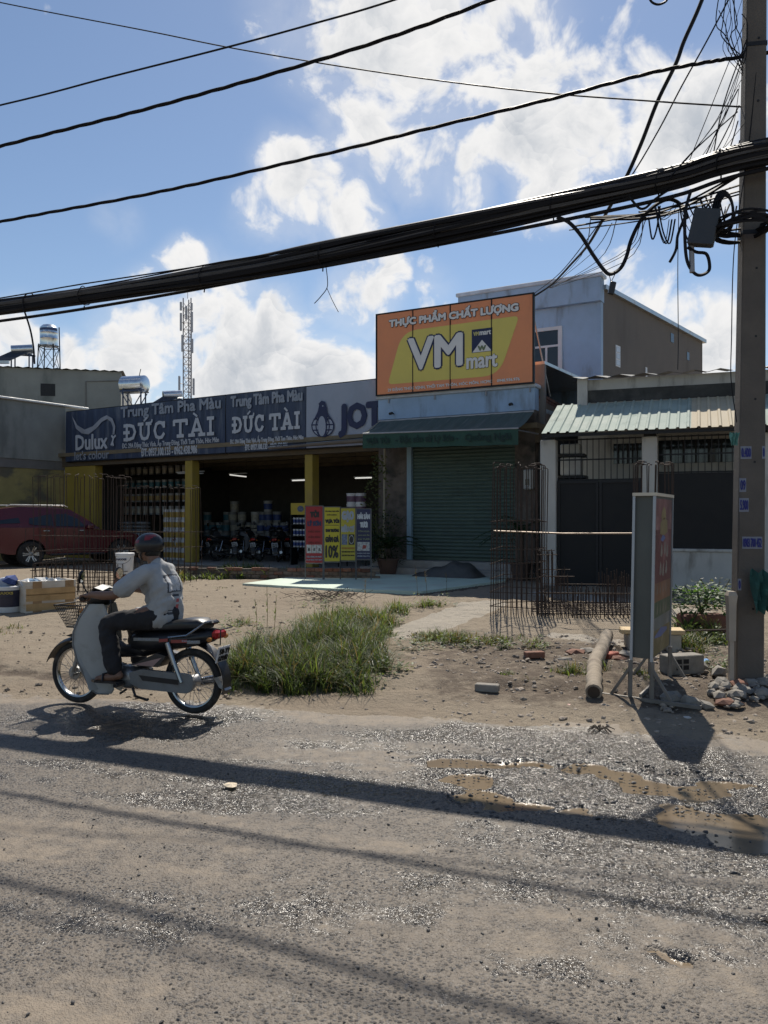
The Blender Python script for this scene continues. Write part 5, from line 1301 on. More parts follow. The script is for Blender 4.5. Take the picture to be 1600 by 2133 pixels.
wire('dangling_wire', 'short wire tip hanging from the forked wire below the bundle', [P(x, y, 9.31) for x, y in ((681, 600), (692, 625), (705, 650))], .004, 0)
wire('dangling_wire', 'stiff black wire drooping from the bundle above the rooftop tanks', [plane_pt(x, y, .02) for x, y in ((48, 640), (55, 660), (64, 690), (70, 725), (72, 758))], .012, 0)
wire('cable_stub', 'hooked wire standing up from the bundle near the left edge', [plane_pt(x, y, -.1) for x, y in ((50, 650), (48, 625), (55, 613), (66, 611), (68, 614))], .008, 0)
wire('cable_stub', 'cut cable curl hanging into the top edge left of the pole', [P(x, y, 8) for x, y in ((1350, -10), (1358, 4), (1372, 9), (1388, 2), (1394, -12))], .012, 0)
def tangle():
    q = random.Random(21)
    t = thing('wire_tangle', 'tangle of thin loose wires around the pole above and below the bundle', 'wires', (PX, PD, 0)); off = Vector(t.location)
    def w(pts, r, m=cable_m):
        mb = MB(); mb.tube([p-off for p in smooth_path(pts, 5)], r, 4); mb.build('wire', m, t, True)
    for k in range(13):   # fan of drop wires from the upper pole to the bundle
        x0, y0 = q.uniform(1536, 1560), q.uniform(40, 300); x1 = q.uniform(1380, 1520); y1 = 330+(1560-x1)*.22+q.uniform(-10, 10)
        w([P(x0, y0, 7.75), P((x0+x1)/2+q.uniform(-12, 12), (y0+y1)/2+q.uniform(0, 25), 7.85), P(x1, y1, 8.0)], q.choice((.003, .004, .006)))
    for k in range(10):   # upright slack wires beside the pole top
        x = q.uniform(1500, 1545); w([P(x+q.uniform(-10, 20), -20+q.uniform(0, 50), 7.8), P(x+q.uniform(-15, 15), 50, 7.7), P(x+q.uniform(-8, 25), 90+q.uniform(-20, 30), 7.75), P(1548, 130+q.uniform(-20, 30), 7.8)], q.choice((.003, .005)))
    for k in range(18):   # curls under the bundle
        x = q.uniform(1360, 1500); y = 392+(1560-x)*.2; dx = q.uniform(20, 70)*q.choice((-1, 1)); dy = q.uniform(25, 95)
        w([P(x, y, 8), P(x+dx*.3, y+dy*.7, 7.9), P(x+dx*.7, y+dy, 7.9), P(x+dx, y+dy*.35, 8)], q.choice((.003, .004, .006, .008)))
    for k in range(7):    # straps and cables sweeping to the pole below the bundle
        x0 = q.uniform(1180, 1340); y0 = 470-(x0-1180)*.2
        w([P(x0, y0+q.uniform(-10, 15), 8.45), P((x0+1540)/2, (y0+392)/2+q.uniform(-2, 26), 8.1), P(1540, 385+q.uniform(-30, 40), 7.72)], q.choice((.007, .010, .014)))
    for k in range(6):    # far fine wires from the loop to the sign corner
        x0 = q.uniform(1200, 1360); w([P(x0, 460+q.uniform(-15, 10), 8.3), P(x0-q.uniform(20, 60), 530+q.uniform(0, 20), 11), P(1140+q.uniform(-10, 20), 600, 18)], .005)
tangle()
def coil():
    c = P(1552, 470, 7.62)
    t = thing('cable_coil', 'coiled bundle of black cable tied to the pole below the bundle', 'cable coil', (c.x, c.y, c.z)); q = random.Random(4)
    for k in range(11):
        a = q.uniform(.20, .26); b = q.uniform(.035, .075); dz = q.uniform(-.05, .05); mb = MB()
        mb.tube([(a*math.cos(w)+.02*math.sin(3*w+k), .16+.30*math.sin(w)*.95-.13, dz+b*math.sin(w*1+k)*.6) for w in np.linspace(0, 2*math.pi, 22, endpoint=False)], .011, 5, closed=True); mb.build('turn', cable_m, t, True)
    t = thing('cable_coil', 'upright coil of cable hanging left of the pole above the flat coil', 'cable coil', (P(1512, 440, 7.7)))
    for k in range(4):
        rr = .12+.02*k; mb = MB(); mb.tube([(rr*.55*math.cos(w), .02*k, rr*1.2*math.sin(w)) for w in np.linspace(0, 2*math.pi, 22, endpoint=False)], .011, 5, closed=True); mb.build('turn', cable_m, t, True)
    c = P(1467, 476, 7.72)
    t = thing('junction_box', 'grey telecom junction box hanging tilted beside the pole', 'box', c); Q = Matrix.Rotation(R(13), 4, 'Y') @ Matrix.Rotation(R(-25), 4, 'Z')
    gm = M('grey_box_plastic', (.045, .047, .05), .5, var=.15)
    MB().cbox(-.115, .115, -.05, .05, -.17, .17, .012, Q).build('case', gm, t); MB().cbox(-.118, .118, -.062, -.052, -.173, .173, .006, Q).build('lid', gm, t)
    mb = MB(); mb.tube([Q @ Vector((-.08, .02, -.17)), Q @ Vector((-.02, .02, -.42))], .026, 8); mb.build('cable_gland', M('grey_pipe', (.30, .30, .31), .6), t, True)
    mb = MB(); mb.tube([Q @ Vector((-.05, 0, .17)), Q @ Vector((0, 0, .25)), Q @ Vector((.1, 0, .30))], .008, 5); mb.build('hanger', cable_m, t)
    c = P(1275, 600, 8.3)
    t = thing('cable_clamp', 'small black clamp hanging on a wire in front of the blue house', 'clamp', c)
    MB().cbox(-.03, .03, -.02, .02, -.065, .065, .006, Matrix.Rotation(R(12), 4, 'Y')).build('clamp_body', black_plastic, t)
    mb = MB(); mb.tube([(-.01, 0, .06), (-.03, 0, .14)], .004, 4); mb.tube([(-.01, 0, .06), (.03, 0, .14)], .004, 4); mb.build('clamp_wire', cable_m, t)
coil()

# ---------------------------------------------------------------- light box sign on legs
def light_box():
    a, b = G(1312, 1456), G(1357, 1464); a.z = b.z = zt(b.x, b.y)
    t = thing('sign_box', 'weathered light box sign on steel legs, seen from its narrow side', 'sign', (b.x, b.y, b.z-.01)); H = 1.0
    e1 = Vector((a.x-b.x, a.y-b.y, 0)); W_ = e1.length; e1.normalize(); e2 = Vector((e1.y, -e1.x, 0)); e2 = e2 if e2.y > 0 else -e2
    # the lit face runs off to the back right
    e2 = Vector((.475, .88, 0)).normalized()
    D_ = .95; z0 = .37; z1 = 1.86
    def pt(p, q, z): lean = .035*(z/1.86); return e1*(W_*p)+e2*(D_*q)+Vector((lean, 0, z))
    def slab(p0, p1, q0, q1, za, zb, nm, m, parent=t):
        mb = MB(); vs = [pt(p, q, z) for z in (za, zb) for q in (q0, q1) for p in (p0, p1)]
        mb.add(vs, [(0, 2, 3, 1), (4, 5, 7, 6), (0, 1, 5, 4), (2, 6, 7, 3), (0, 4, 6, 2), (1, 3, 7, 5)]); return mb.build(nm, m, parent)
    side_m = M('faded_green_side', (.10, .105, .092), .6, var=.2, scale=2, dirt=(.10, .085, .07), dirt_amt=.7, dscale=2.2, dstretch=(1, 1, .5))
    slab(.02, .98, .015, .985, z0+.02, z1-.03, 'case', side_m)
    alu = M('aluminium_trim', (.42, .44, .46), .45, .5, var=.1)
    for p, q in ((0, 0), (1, 0), (0, 1), (1, 1)):
        slab(p-.09 if p else -.03, p+.03 if p else .09, q-.02 if q else -.012, q+.012 if q else .02, z0, z1-.03, 'corner_trim', alu)
    slab(-.04, 1.04, -.02, 1.02, z1-.028, z1, 'top_cover', M('cream_cover', (.66, .58, .45), .6, var=.1))
    # printed face on the right side: bands of faded colour, pale blobs of worn lettering
    bands = [(0, .16, (.15, .12, .05)), (.16, .24, (.13, .14, .13)), (.24, .34, (.06, .09, .045)), (.34, .46, (.21, .10, .05)), (.46, .80, (.14, .045, .04)), (.80, 1, (.19, .085, .075))]
    for k, (p, q, c) in enumerate(bands):
        za, zb = z0+.03+(z1-z0-.08)*p, z0+.03+(z1-z0-.08)*q
        slab(.017-.002, .019, .04, .96, za, zb, 'printed_face', M('face_band_%d' % k, c, .55, var=.35, scale=3, stretch=(1, 1, .4), dirt=tuple(min(.6, x*1.7+.08) for x in c), dirt_amt=.6, dscale=3))
    fm = M('worn_pale_print', (.24, .20, .165), .6, var=.25, scale=10)
    def blot(q0, q1, f0, f1, m=fm, nm='worn_print'):
        za, zb = z0+.03+(z1-z0-.08)*f0, z0+.03+(z1-z0-.08)*f1; mb = MB()
        mb.add([pt(.011, q, z) for q, z in ((q0, za+.02), ((q0+q1)/2, za), (q1, za+.03), (q1-.02, zb), ((q0+q1)/2, zb+.03), (q0+.02, zb-.02))], [(0, 1, 2, 3, 4, 5)]); mb.build(nm, m, t)
    blot(.30, .72, .76, .86, M('worn_yellow_print', (.26, .20, .09), .6)); blot(.36, .62, .86, .93, M('worn_yellow_print', (.26, .20, .09), .6)); blot(.32, .6, .72, .75, M('worn_blue_print', (.12, .15, .3), .6))
    for q, f in ((.34, .62), (.52, .63), (.66, .61), (.30, .50), (.45, .49), (.62, .50)): blot(q, q+.12, f, f+.075)
    for q in (.2, .36, .52, .68): blot(q, q+.05, .25, .33); blot(q-.02, q+.03, .38, .45)
    blot(.1, .8, .10, .14, M('worn_blue_print', (.12, .15, .3), .6))
    # frame: four legs, feet, braces
    lg = M('grey_angle_steel', (.20, .185, .165), .6, .4, var=.25, scale=8)
    for p, q in ((0, 0), (1, 0), (0, 1), (1, 1)):
        mb = MB(); x = pt(p, q, 0); bar(mb, pt(p, q, -.05), pt(p, q, z0), .032); mb.build('leg', lg, t)
    for q in (0, 1):
        mb = MB(); bar(mb, pt(-2.2, q-.015, .03), pt(2.4, q-.015, .03), .03); mb.build('foot_bar', lg, t)
        for s, p in ((1, 1), (-1, 0)):
            mb = MB(); bar(mb, pt(p+s*.9, q, .04), pt(p+.02*s, q, .30), .024); mb.build('brace', lg, t)
    mb = MB(); bar(mb, pt(.5, -.0, .06), pt(.5, 1.0, .06), .026); mb.build('cross_bar', lg, t)
light_box()

# ---------------------------------------------------------------- banner stand with four posters
def posters():
    F = Fr(640, 17.9, 4); spots = [(637, 672, 1055, 1172), (676, 708, 1057, 1169), (710, 740, 1059, 1167), (743, 772, 1061, 1164)]
    data = [('red', (.26, .012, .018), 'red poster, leftmost on the stand'), ('yellow', (.42, .36, .02), 'yellow poster offering 10 percent off, on the stand'), ('olive yellow', (.36, .31, .03), 'yellow rice poster, third on the stand'), ('navy', (.012, .016, .065), 'navy seafood poster, rightmost on the stand')]
    fr_m = M('poster_frame_steel', (.12, .12, .12), .6, .5)
    names = ('red_poster', 'yellow_poster', 'rice_poster', 'seafood_poster')
    for i, ((a, b, y0, y1), (nm, c, lab)) in enumerate(zip(spots, data)):
        t = frthing(names[i], lab+' before the paint store', 'poster stand', F, None)
        x0, x1 = F.u(a), F.u(b); z1 = F.uz(a, y0)[1]; z0 = F.uz(a, y1)[1]; zg = .30; H = z1-z0; L = x1-x0
        MB().box(x0, x1, -.01, .0, z0, z1).build('sheet', M(nm+'_poster', c, .5, var=.08, scale=4), t)
        f = MB()
        for x in (x0-.02, x1+.0): f.box(x, x+.022, -.012, .012, zg-.05, z1+.02)
        f.box(x0-.02, x1+.02, .001, .02, z1, z1+.02); f.box(x0, x1, .001, .02, z0-.03, z0-.005); f.build('frame', fr_m, t)
        def ln(s, p, q, r, s_, m, bold=.006): lettering(s, x0+L*p, x0+L*q, z1-H*s_, z1-H*r, -.012, m, t, bold)
        def sq(p, q, r, s_, m): MB().quad((x0+L*p, -.0125, z1-H*s_), (x0+L*q, -.0125, z1-H*s_), (x0+L*q, -.0125, z1-H*r), (x0+L*p, -.0125, z1-H*r)).build('printed_picture', m, t)
        grey = M('pale_picture', (.35, .36, .36), .6, var=.5, scale=25); dk = M('dark_red_print', (.13, .01, .012), .6)
        if i == 0:
            ln('TỎI', .25, .8, .06, .2, ink, .014); ln('LÝ SƠN', .1, .92, .24, .35, navy, .010)
            for k in range(3): ln('ĐẶC SẢN', .15, .85, .42+k*.1, .47+k*.1, dk, .003)
            for k in range(3): sq(.05+k*.31, .34+k*.31, .68, .83, grey); MB().quad(*[(x0+L*(.13+k*.31)+dx, -.0145, z1-H*.79+dz) for dx, dz in ((0, 0), (.05, 0), (.04, .07), (.01, .06))]).build('printed_picture', ink if k == 0 else fr_m, t)
            ln('CỬA HÀNG VM MART', .05, .97, .87, .91, print_fade, .002); ln('ĐC: 29 ĐẶNG THÚC VỊNH', .05, .97, .93, .965, print_fade, .002)
        elif i == 1:
            ln('CỬA HÀNG THỰC PHẨM', .05, .95, .05, .09, ink, .002); ln('CHẤT LƯỢNG', .15, .8, .12, .155, ink, .002); ln('VỰA TỎI', .05, .97, .2, .31, ink, .010); ln('KHAI TRƯƠNG', .08, .95, .39, .46, ink, .006); ln('GIẢM GIÁ', .05, .95, .51, .65, ink, .010); ln('10%', .06, .92, .70, .94, ink, .010)
            MB().quad((x0+L*.05, -.0125, z1-H*.335), (x0+L*.95, -.0125, z1-H*.335), (x0+L*.95, -.0125, z1-H*.325), (x0+L*.05, -.0125, z1-H*.325)).build('printed_rule', ink, t)
        elif i == 2:
            ln('GẠO', .06, .93, .04, .27, print_fade, .016); ln('HỮU CƠ', .05, .95, .31, .46, print_fade, .010); sq(.06, .46, .5, .7, M('blue_grey_picture', (.12, .15, .22), .6, var=.5, scale=20)); sq(.54, .95, .5, .7, ink)
            MB().add([(x0+L*(.745+.17*math.cos(w)), -.0145, z1-H*(.6+.085*math.sin(w))) for w in np.linspace(0, 6.28, 18, endpoint=False)], [tuple(range(18))]).build('printed_picture', grey, t)
            MB().add([(x0+L*(.745+.14*math.cos(w)), -.016, z1-H*(.6+.07*math.sin(w))) for w in np.linspace(0, 6.28, 18, endpoint=False)], [tuple(range(18))]).build('printed_picture', ink, t)
            for k in range(3): ln('GẠO SẠCH GẠO NGON', .06, .95, .75+k*.07, .785+k*.07, M('orange_print', (.4, .14, .03), .6) if k == 0 else ink, .002)
        else:
            ln('HẢI SẢN', .06, .97, .06, .2, print_white, .008); ln('TƯƠI', .24, .8, .24, .37, print_white, .010)
            for k, s in enumerate(('TÔM CUA', 'GHẸ MỰC ỐC', 'CÁ TƯƠI')): ln(s, .1, .93, .42+k*.08, .46+k*.08, M('dim_green_print', (.16, .19, .12), .6), .003)
            sq(.05, .93, .66, .84, grey); MB().quad(*[(x0+L*.4+dx, -.0145, z1-H*.8+dz) for dx, dz in ((0, 0), (.08, .01), (.1, .08), (.02, .09))]).build('printed_picture', M('red_picture', (.25, .05, .04), .6, var=.4, scale=30), t)
            ln('29 ĐẶNG THÚC VỊNH', .05, .95, .87, .905, print_fade, .002); ln('0948.936.976', .05, .95, .93, .96, print_fade, .002)
posters()
# ---------------------------------------------------------------- rebar cages
def cage(label, corners, nx, ny, top, rings, r=.008, hook=True, tall_ring=None, seed=1):
    """column of upright rods over a four-cornered footprint (world), bound by rings at given heights"""
    q = random.Random(seed); c = [Vector((p[0], p[1], 0)) for p in corners]; zb = min(zt(p.x, p.y) for p in c)
    o = sum(c, Vector())/4; t = thing('rebar_cage', label, 'rebar', (o.x, o.y, zb), group=None)
    L = [p-o for p in c]; spots = []
    for e in range(4):
        n = nx if e % 2 == 0 else ny
        for i in range(n): spots.append((L[e].lerp(L[(e+1) % 4], i/n), e))
    for p, e in spots:
        h = top*(1+q.uniform(-.015, .015)); lx, ly = q.uniform(-.04, .04), q.uniform(-.04, .04); mb = MB()
        pts = [p+Vector((0, 0, -.08)), p+Vector((lx*.4, ly*.4, h*.5)), p+Vector((lx, ly, h))]
        if hook: d = (-p).normalized(); pts += [p+Vector((lx, ly, h+.02))+d*.03, p+Vector((lx, ly, h+.02))+d*.12]
        mb.tube(pts, r, 5); mb.build('rod', rust, t)
    for z in rings:
        mb = MB(); mb.tube([p*1.03+Vector((0, 0, z+q.uniform(-.02, .02))) for p in L], r*.8, 5, closed=True); mb.build('stirrup', rust, t)
    return t, o, zb
def rect(px0, px1, d0, depth, th=10):
    a = Vector(((px0-HX)/FPX*d0, d0)); b = Vector(((px1-HX)/FPX*(d0-.1), d0-.1)); v = Vector((math.sin(R(20)), math.cos(R(20))))*depth
    return [a, b, b+v, a+v]
cage('tall rebar cage standing in front of the right end of the shutter', rect(1022, 1118, 12.3, .9), 9, 5, 2.25, (.12, .34, .56, .78, 1.0, 1.42), seed=2)
cage('rebar cage rising behind the light box sign', rect(1322, 1398, 12.2, .5), 6, 4, 2.25, (.2, .5, .8, 1.1, 1.4), seed=3)
cage('wide rebar cage in front of the red car', rect(72, 212, 15.6, .9), 12, 5, 2.2, (.1, .3, .55, .78, 1.05), r=.0065, seed=4)
cage('rebar cage behind the rider between the red car and the store pillar', rect(242, 372, 17.4, .9), 10, 4, 2.05, (.3, .75, 1.1), r=.0065, seed=5)
cage('low rebar starter cage along the sand behind the foam box', rect(66, 238, 15.2, .7), 16, 5, .55, (.06, .25, .42), hook=False, seed=6)
def low_beam():
    a, b = P(1120, 1292, 12.1), P(1325, 1305, 11.9); a.z = b.z = 0
    z = zt(a.x, a.y); t = thing('rebar_mat', 'low rebar grid lying between the two tall cages on the right', 'rebar', ((a.x+b.x)/2, a.y, z)); o = Vector((t.location.x, t.location.y, 0)); q = random.Random(9)
    A, B = a-o, b-o; v = Vector((.3, 1.6, 0)); n = 25
    for i in range(n+1):
        p = A.lerp(B, i/n); h = .95 if i < 5 else (.62 if i < 9 else (.36 if i < 18 else .6))
        for w in (0, .5, 1):
            mb = MB(); pp = p+v*w; mb.tube([pp+Vector((0, 0, -.1)), pp+Vector((q.uniform(-.02, .02), 0, h+q.uniform(-.05, .03)))], .008, 5); mb.build('rod', rust, t)
        mb = MB(); mb.tube([p+Vector((q.uniform(-.05, .05), -.1, .06)), p+v+Vector((q.uniform(-.05, .05), .1, .07))], .008, 5); mb.build('rod', rust, t)
    for z_, f in ((.05, 1), (.2, 1), (.36, 1), (.6, .38), (.92, .2)):
        for w in (0, 1):
            mb = MB(); mb.tube([A-v*.02+v*w+Vector((0, 0, z_)), A.lerp(B, f)+v*w+Vector((0, 0, z_))], .008, 5); mb.build('rod', rust, t)
    for k in range(7):
        mb = MB(); mb.tube([A+v*(k/7)+Vector((-.1, 0, .08)), B+v*(k/7)+Vector((.1, 0, .08))], .008, 5); mb.build('rod', rust, t)
    bl = thing('tie_bar', 'single bright rod tied across from the tall cage to the light box', 'rod', (a.x, a.y, 0))
    p0, p1 = P(1028, 1106, 12.25), P(1322, 1111, 11.9); oo = Vector((a.x, a.y, 0)); mb = MB(); mb.tube([p0-oo, (p0+p1)/2-oo+Vector((0, 0, -.02)), p1-oo], .012, 6); mb.build('rod', M('scuffed_rod', (.22, .17, .13), .5, .5), bl)
low_beam()

# ---------------------------------------------------------------- red pickup
def car():
    paint = M('dark_red_car_paint', (.10, .009, .014), .25, .1, var=.05, coat=.35, rvar=.03); gl = glass_dark
    rw = G(46, 1178); t = thing('parked_car', 'dark red pickup with canopy top parked at the left edge', 'car', (rw.x, rw.y, rw.z), R(40)); WB = 2.62; W_ = .86
    # x forward from the rear axle, y left; the right side faces the camera
    def arch(cx, r=.42): return [(cx+r*math.cos(R(a)), .36+r*math.sin(R(a))) for a in range(0, 181, 20)]
    lower = [(-1.05, .48), (-1.08, .75), (-1.04, 1.08), (-.9, 1.12), (1.2, 1.10), (1.75, 1.06), (2.1, 1.03), (2.75, .98), (3.15, .88), (3.28, .70), (3.26, .40), (3.1, .33)]+arch(WB)+[(2.05, .30), (.6, .30)]+arch(0)+[(-.6, .36)]
    mb = MB(); mb.prism(lower, -W_, W_); mb.build('body', paint, t)
    cab = [(-.95, 1.12), (-.98, 1.30), (-.80, 1.64), (-.3, 1.70), (.7, 1.71), (1.15, 1.64), (1.62, 1.36), (2.0, 1.06)]
    mb = MB(); n = len(cab)
    def ins(z): return W_-.02-.22*ss(1.1, 1.7, z)
    mb.add([(x, -ins(z), z) for x, z in cab]+[(x, ins(z), z) for x, z in cab], [tuple(range(n)), tuple(range(2*n-1, n-1, -1))]+[(i, n+i, n+(i+1) % n, (i+1) % n) for i in range(n)]); mb.build('cabin', paint, t)
    for s in (-1, 1):
        for nm, pl in (('rear_quarter_window', [(-.85, 1.22), (-.76, 1.52), (-.34, 1.56), (-.28, 1.24)]), ('rear_door_window', [(-.05, 1.22), (.0, 1.50), (.2, 1.58), (.62, 1.59), (.62, 1.16), (.1, 1.18)]), ('front_door_window', [(.68, 1.15), (.68, 1.585), (.95, 1.55), (1.35, 1.36), (1.55, 1.13)])):
            mb = MB(); mb.add([(x, s*(ins(z)+.006), z) for x, z in pl], [tuple(range(len(pl)))]); mb.build(nm, gl, t)
        for x in (.42, 1.42): MB().cbox(x-.09, x+.09, s*W_-(.0 if s > 0 else .035), s*W_+(.035 if s > 0 else 0), 1.0, 1.035, .008).build('door_handle', chrome, t)
        for x in (-.15, .65, 1.6): MB().box(x-.006, x+.006, s*(W_+.002)-.002, s*(W_+.002)+.002, .42, 1.08).build('door_gap', black_plastic, t)
        MB().cbox(.5, 2.1, s*W_-.05 if s > 0 else s*W_-.1, s*W_+.1 if s > 0 else s*W_+.05, .30, .36, .02).build('side_step', black_plastic, t)
        MB().cbox(1.55, 1.75, s*W_-.02 if s > 0 else s*W_-.2, s*W_+.2 if s > 0 else s*W_+.02, 1.06, 1.2, .03).build('wing_mirror', paint, t)
        MB().cbox(-1.09, -1.0, s*W_-.12 if s > 0 else s*W_-.005, s*W_+.005 if s > 0 else s*W_+.12, .72, 1.05, .02).build('tail_lamp', red_lens, t)
        for cx in (0, WB):
            Q = Matrix.Translation((cx, s*(W_-.10), .36)) @ Matrix.Rotation(R(90)*(1 if s < 0 else -1), 4, 'X')
            ty = MB(); ty.lathe([(.24, -.11), (.34, -.11), (.37, -.07), (.37, .07), (.34, .115), (.245, .115), (.22, .06)], 30, Q, cap=False); w = ty.build('wheel', tyre_m, t, True)
            rm = MB(); rm.lathe([(.245, .11), (.235, .09), (.225, .06), (.0, .05)], 30, Q, cap=False); rm.build('rim', M('dark_rim', (.05, .05, .052), .4, .6), w, True)
            for k in range(6):
                for dd in (-.13, .13):
                    a = 2*math.pi*k/6; sp = MB(); sp.add([Q @ Vector((r_*math.cos(a+w_), r_*math.sin(a+w_), z_)) for r_, w_, z_ in ((.05, dd*2-.25, .085), (.05, dd*2+.25, .085), (.235, dd+.075, .10), (.235, dd-.075, .10))], [(0, 1, 2, 3)]); sp.build('spoke', M('alloy_spoke', (.55, .55, .56), .3, .9), w)
            hb = MB(); hb.lathe([(.06, .07), (.06, .1), (0, .105)], 14, Q); hb.build('hub_cap', alloy, w, True)
    ws = MB(); ws.add([(1.66, -.60, 1.34), (1.66, .60, 1.34), (2.03, .78, 1.075), (2.03, -.78, 1.075)], [(0, 1, 2, 3)]); ws.build('windscreen', gl, t)
    mb = MB(); mb.add([(-.99, -.7, 1.28), (-.99, .7, 1.28), (-.84, .6, 1.60), (-.84, -.6, 1.60)], [(0, 1, 2, 3)]); mb.build('rear_window', gl, t)
    for s in (-1, 1): MB().tube([(-.6, s*.6, 1.72), (-.5, s*.6, 1.76), (1.0, s*.6, 1.75), (1.1, s*.6, 1.70)], .018, 6).build('roof_rail', chrome, t)
    MB().cbox(3.2, 3.34, -.8, .8, .42, .62, .04).build('front_bumper', black_plastic, t); MB().cbox(-1.2, -1.05, -.8, .8, .45, .60, .03).build('rear_bumper', chrome, t)
    for s in (-1, 1): MB().cbox(3.05, 3.25, s*.62-.16, s*.62+.16, .72, .88, .03).build('headlight', M('lamp_glass', (.6, .62, .64), .1), t)
car()

# ---------------------------------------------------------------- foam box, buckets, bricks in the sand
tape = M('brown_packing_tape', (.30, .18, .085), .35, var=.15, scale=8)
foam = M('taped_white_foam', (.55, .50, .42), .7, var=.15, scale=4, dirt=(.45, .30, .16), dirt_amt=.85, dscale=3, dstretch=(.4, 1, 2))
def foam_box():
    a, b = G(53, 1279), G(158, 1268); d = (b-a); L = d.length; rz = math.atan2(d.y, d.x); t = thing('foam_box', 'taped foam box full of plastic bags on the sand', 'box', a, rz)
    W_, Hh = .48, .5
    mb = MB(); mb.box(0, L, 0, .035, 0, Hh); mb.box(0, L, W_-.035, W_, 0, Hh); mb.box(0, .035, .035, W_-.035, 0, Hh); mb.box(L-.035, L, .035, W_-.035, 0, Hh); mb.box(.035, L-.035, .035, W_-.035, 0, .05); mb.build('box_walls', foam, t)
    for x in (.14*L/1, L*.78): MB().box(x, x+.14, -.004, -.001, .0, Hh).build('tape', tape, t)
    for z in (.04, .19, .28): MB().box(.01, L-.01, -.0075, -.0045, z, z+.11).build('tape', M('amber_packing_tape', (.42, .26, .11), .35, var=.2, scale=6), t)
    q = random.Random(3)
    for k in range(9):
        m = [M('clear_plastic_bag', (.55, .55, .53), .25, var=.2, scale=20), M('pale_blue_bag', (.30, .42, .55), .3, var=.2)][k % 3 == 1]
        o_ = thing('plastic_bag', ['crumpled clear', 'crumpled pale blue'][k % 3 == 1]+' plastic bag lying inside the foam box', 'plastic bag', (a+Vector((math.cos(rz), math.sin(rz), 0))*L*(.12+.085*k)+Vector((-math.sin(rz), math.cos(rz), 0))*(.15+.18*q.random())+Vector((0, 0, Hh-.06))), group='plastic bags in the foam box')
        vs, fs = stone_vs(.13, q, .8); MB().add(vs, fs).build('bag', m, o_)
    o_ = None
foam_box()
def bucket_mesh(body, label=None, r=.15, h=.36, lid=True):
    t = MB(); t.lathe([(r*.86, 0), (r*.88, .01), (r, h-.06), (r*1.06, h-.055), (r*1.06, h-.03), (r, h-.025)], 20)
    return t
wb = M('white_bucket_plastic', (.66, .66, .66), .4, var=.06, scale=4, dirt=(.5, .49, .46), dirt_amt=.4, dscale=5)
def sand_buckets():
    def bucket(label, loc, r, h, rz, band, txt, lid):
        t = thing('paint_bucket', label, 'bucket', loc, rz); bucket_mesh(None, None, r, h).build('shell', wb, t, True)
        mb = MB(); n = 18
        rows = [[Vector((rr*math.cos(a), rr*math.sin(a), z)) for a in np.linspace(R(-170), R(-10), n)] for rr, z in ((r*.905+.0025, h*.2), (r*.99+.0025, h*.80))] if band else []
        if band:
            mb.add(rows[0]+rows[1], [(i, i+1, n+i+1, n+i) for i in range(n-1)]); mb.build('label_band', band, t, True)
        lettering(txt, -r*.6, r*.6, h*.66, h*.76, -r*1.0, M('gold_print', (.42, .32, .06), .5) if band else navy, t, .003)
        if lid: mb = MB(); mb.lathe([(0, h-.02), (r*1.03, h-.02), (r*1.08, h-.03), (r*1.08, h-.005), (r*1.02, h), (0, h)], 20); mb.build('lid', wb, t, True)
        mb = MB(); mb.tube([(r*1.06*math.cos(a), r*1.06*math.sin(a)*.4-r*.9, h-.08-.12*abs(math.sin(a))) for a in np.linspace(R(180), R(360), 10)], .004, 5); mb.build('handle', dark_metal, t)
        return t
    b = G(18, 1274); bucket('white and navy bucket with rags in it at the left edge', b, .205, .44, R(10), M('navy_label', (.02, .022, .05), .4, var=.3, scale=8), 'MAXXS', False)
    q = random.Random(6)
    for k, (c, lab) in enumerate((((.03, .06, .20), 'dark blue crumpled rag on top of the left bucket'), ((.40, .44, .52), 'pale crumpled rag tucked into the left bucket'))):
        r_ = thing('rag', lab, 'cloth', b+Vector((.03-.1*k, 0, .46+.04*(1-k)))); vs, fs = stone_vs(.15, q, .6); MB().add(vs, fs).build('cloth', M('rag_%d' % k, c, .8, var=.3, scale=9), r_)
    g = G(258, 1232); st = thing('brick_stack', 'short stack of red bricks under the white bucket', 'bricks', (g.x, g.y, g.z-.02))
    for k in range(4):
        for j in range(2): MB().cbox(-.16+.16*j, -.01+.16*j, -.11, .11, k*.088, k*.088+.082, .006).build('brick', brickm, st)
    bucket('white paint bucket standing on bricks beside the rider', (g.x+.02, g.y, g.z+.335), .165, .40, R(-4), None, 'MAXXIS', True)
sand_buckets()

# ---------------------------------------------------------------- kerb wall of old bricks before the store
def kerb():
    a, b = P(330, 1192, 18.9), P(775, 1178, 18.2); z = .28
    d = Vector((b.x-a.x, b.y-a.y, 0)); L = d.length; rz = math.atan2(d.y, d.x)
    t = thing('brick_kerb', 'crumbling low brick kerb wall in front of the parked motorbikes', 'wall', (a.x, a.y, z-.05), rz); q = random.Random(8)
    MB().box(0, L, .03, .2, 0, .30).build('core', M('dark_broken_concrete', (.10, .085, .07), .95, var=.4, scale=8, bump=.4), t)
    me = MB().cbox(-.1, .1, -.05, .05, 0, .075, .008).mesh('brick', brickm); mg = MB().cbox(-.1, .1, -.05, .05, 0, .075, .008).mesh('brick', M('grey_mortared_brick', (.17, .13, .10), .95, var=.4, scale=6, bump=.4))
    for r in range(4):
        x = .1*(r % 2)
        while x < L:
            if q.random() < (.93 if r < 3 else .75):
                o = obj('brick', me if q.random() < (.25 if r < 3 else .7) else mg, t); o.location = (x+.1, .06+q.uniform(-.025, .02), r*.083+q.uniform(0, .006)); o.rotation_euler = (q.uniform(-.05, .05), q.uniform(-.04, .04), q.uniform(-.1, .1))
            x += .212
kerb()
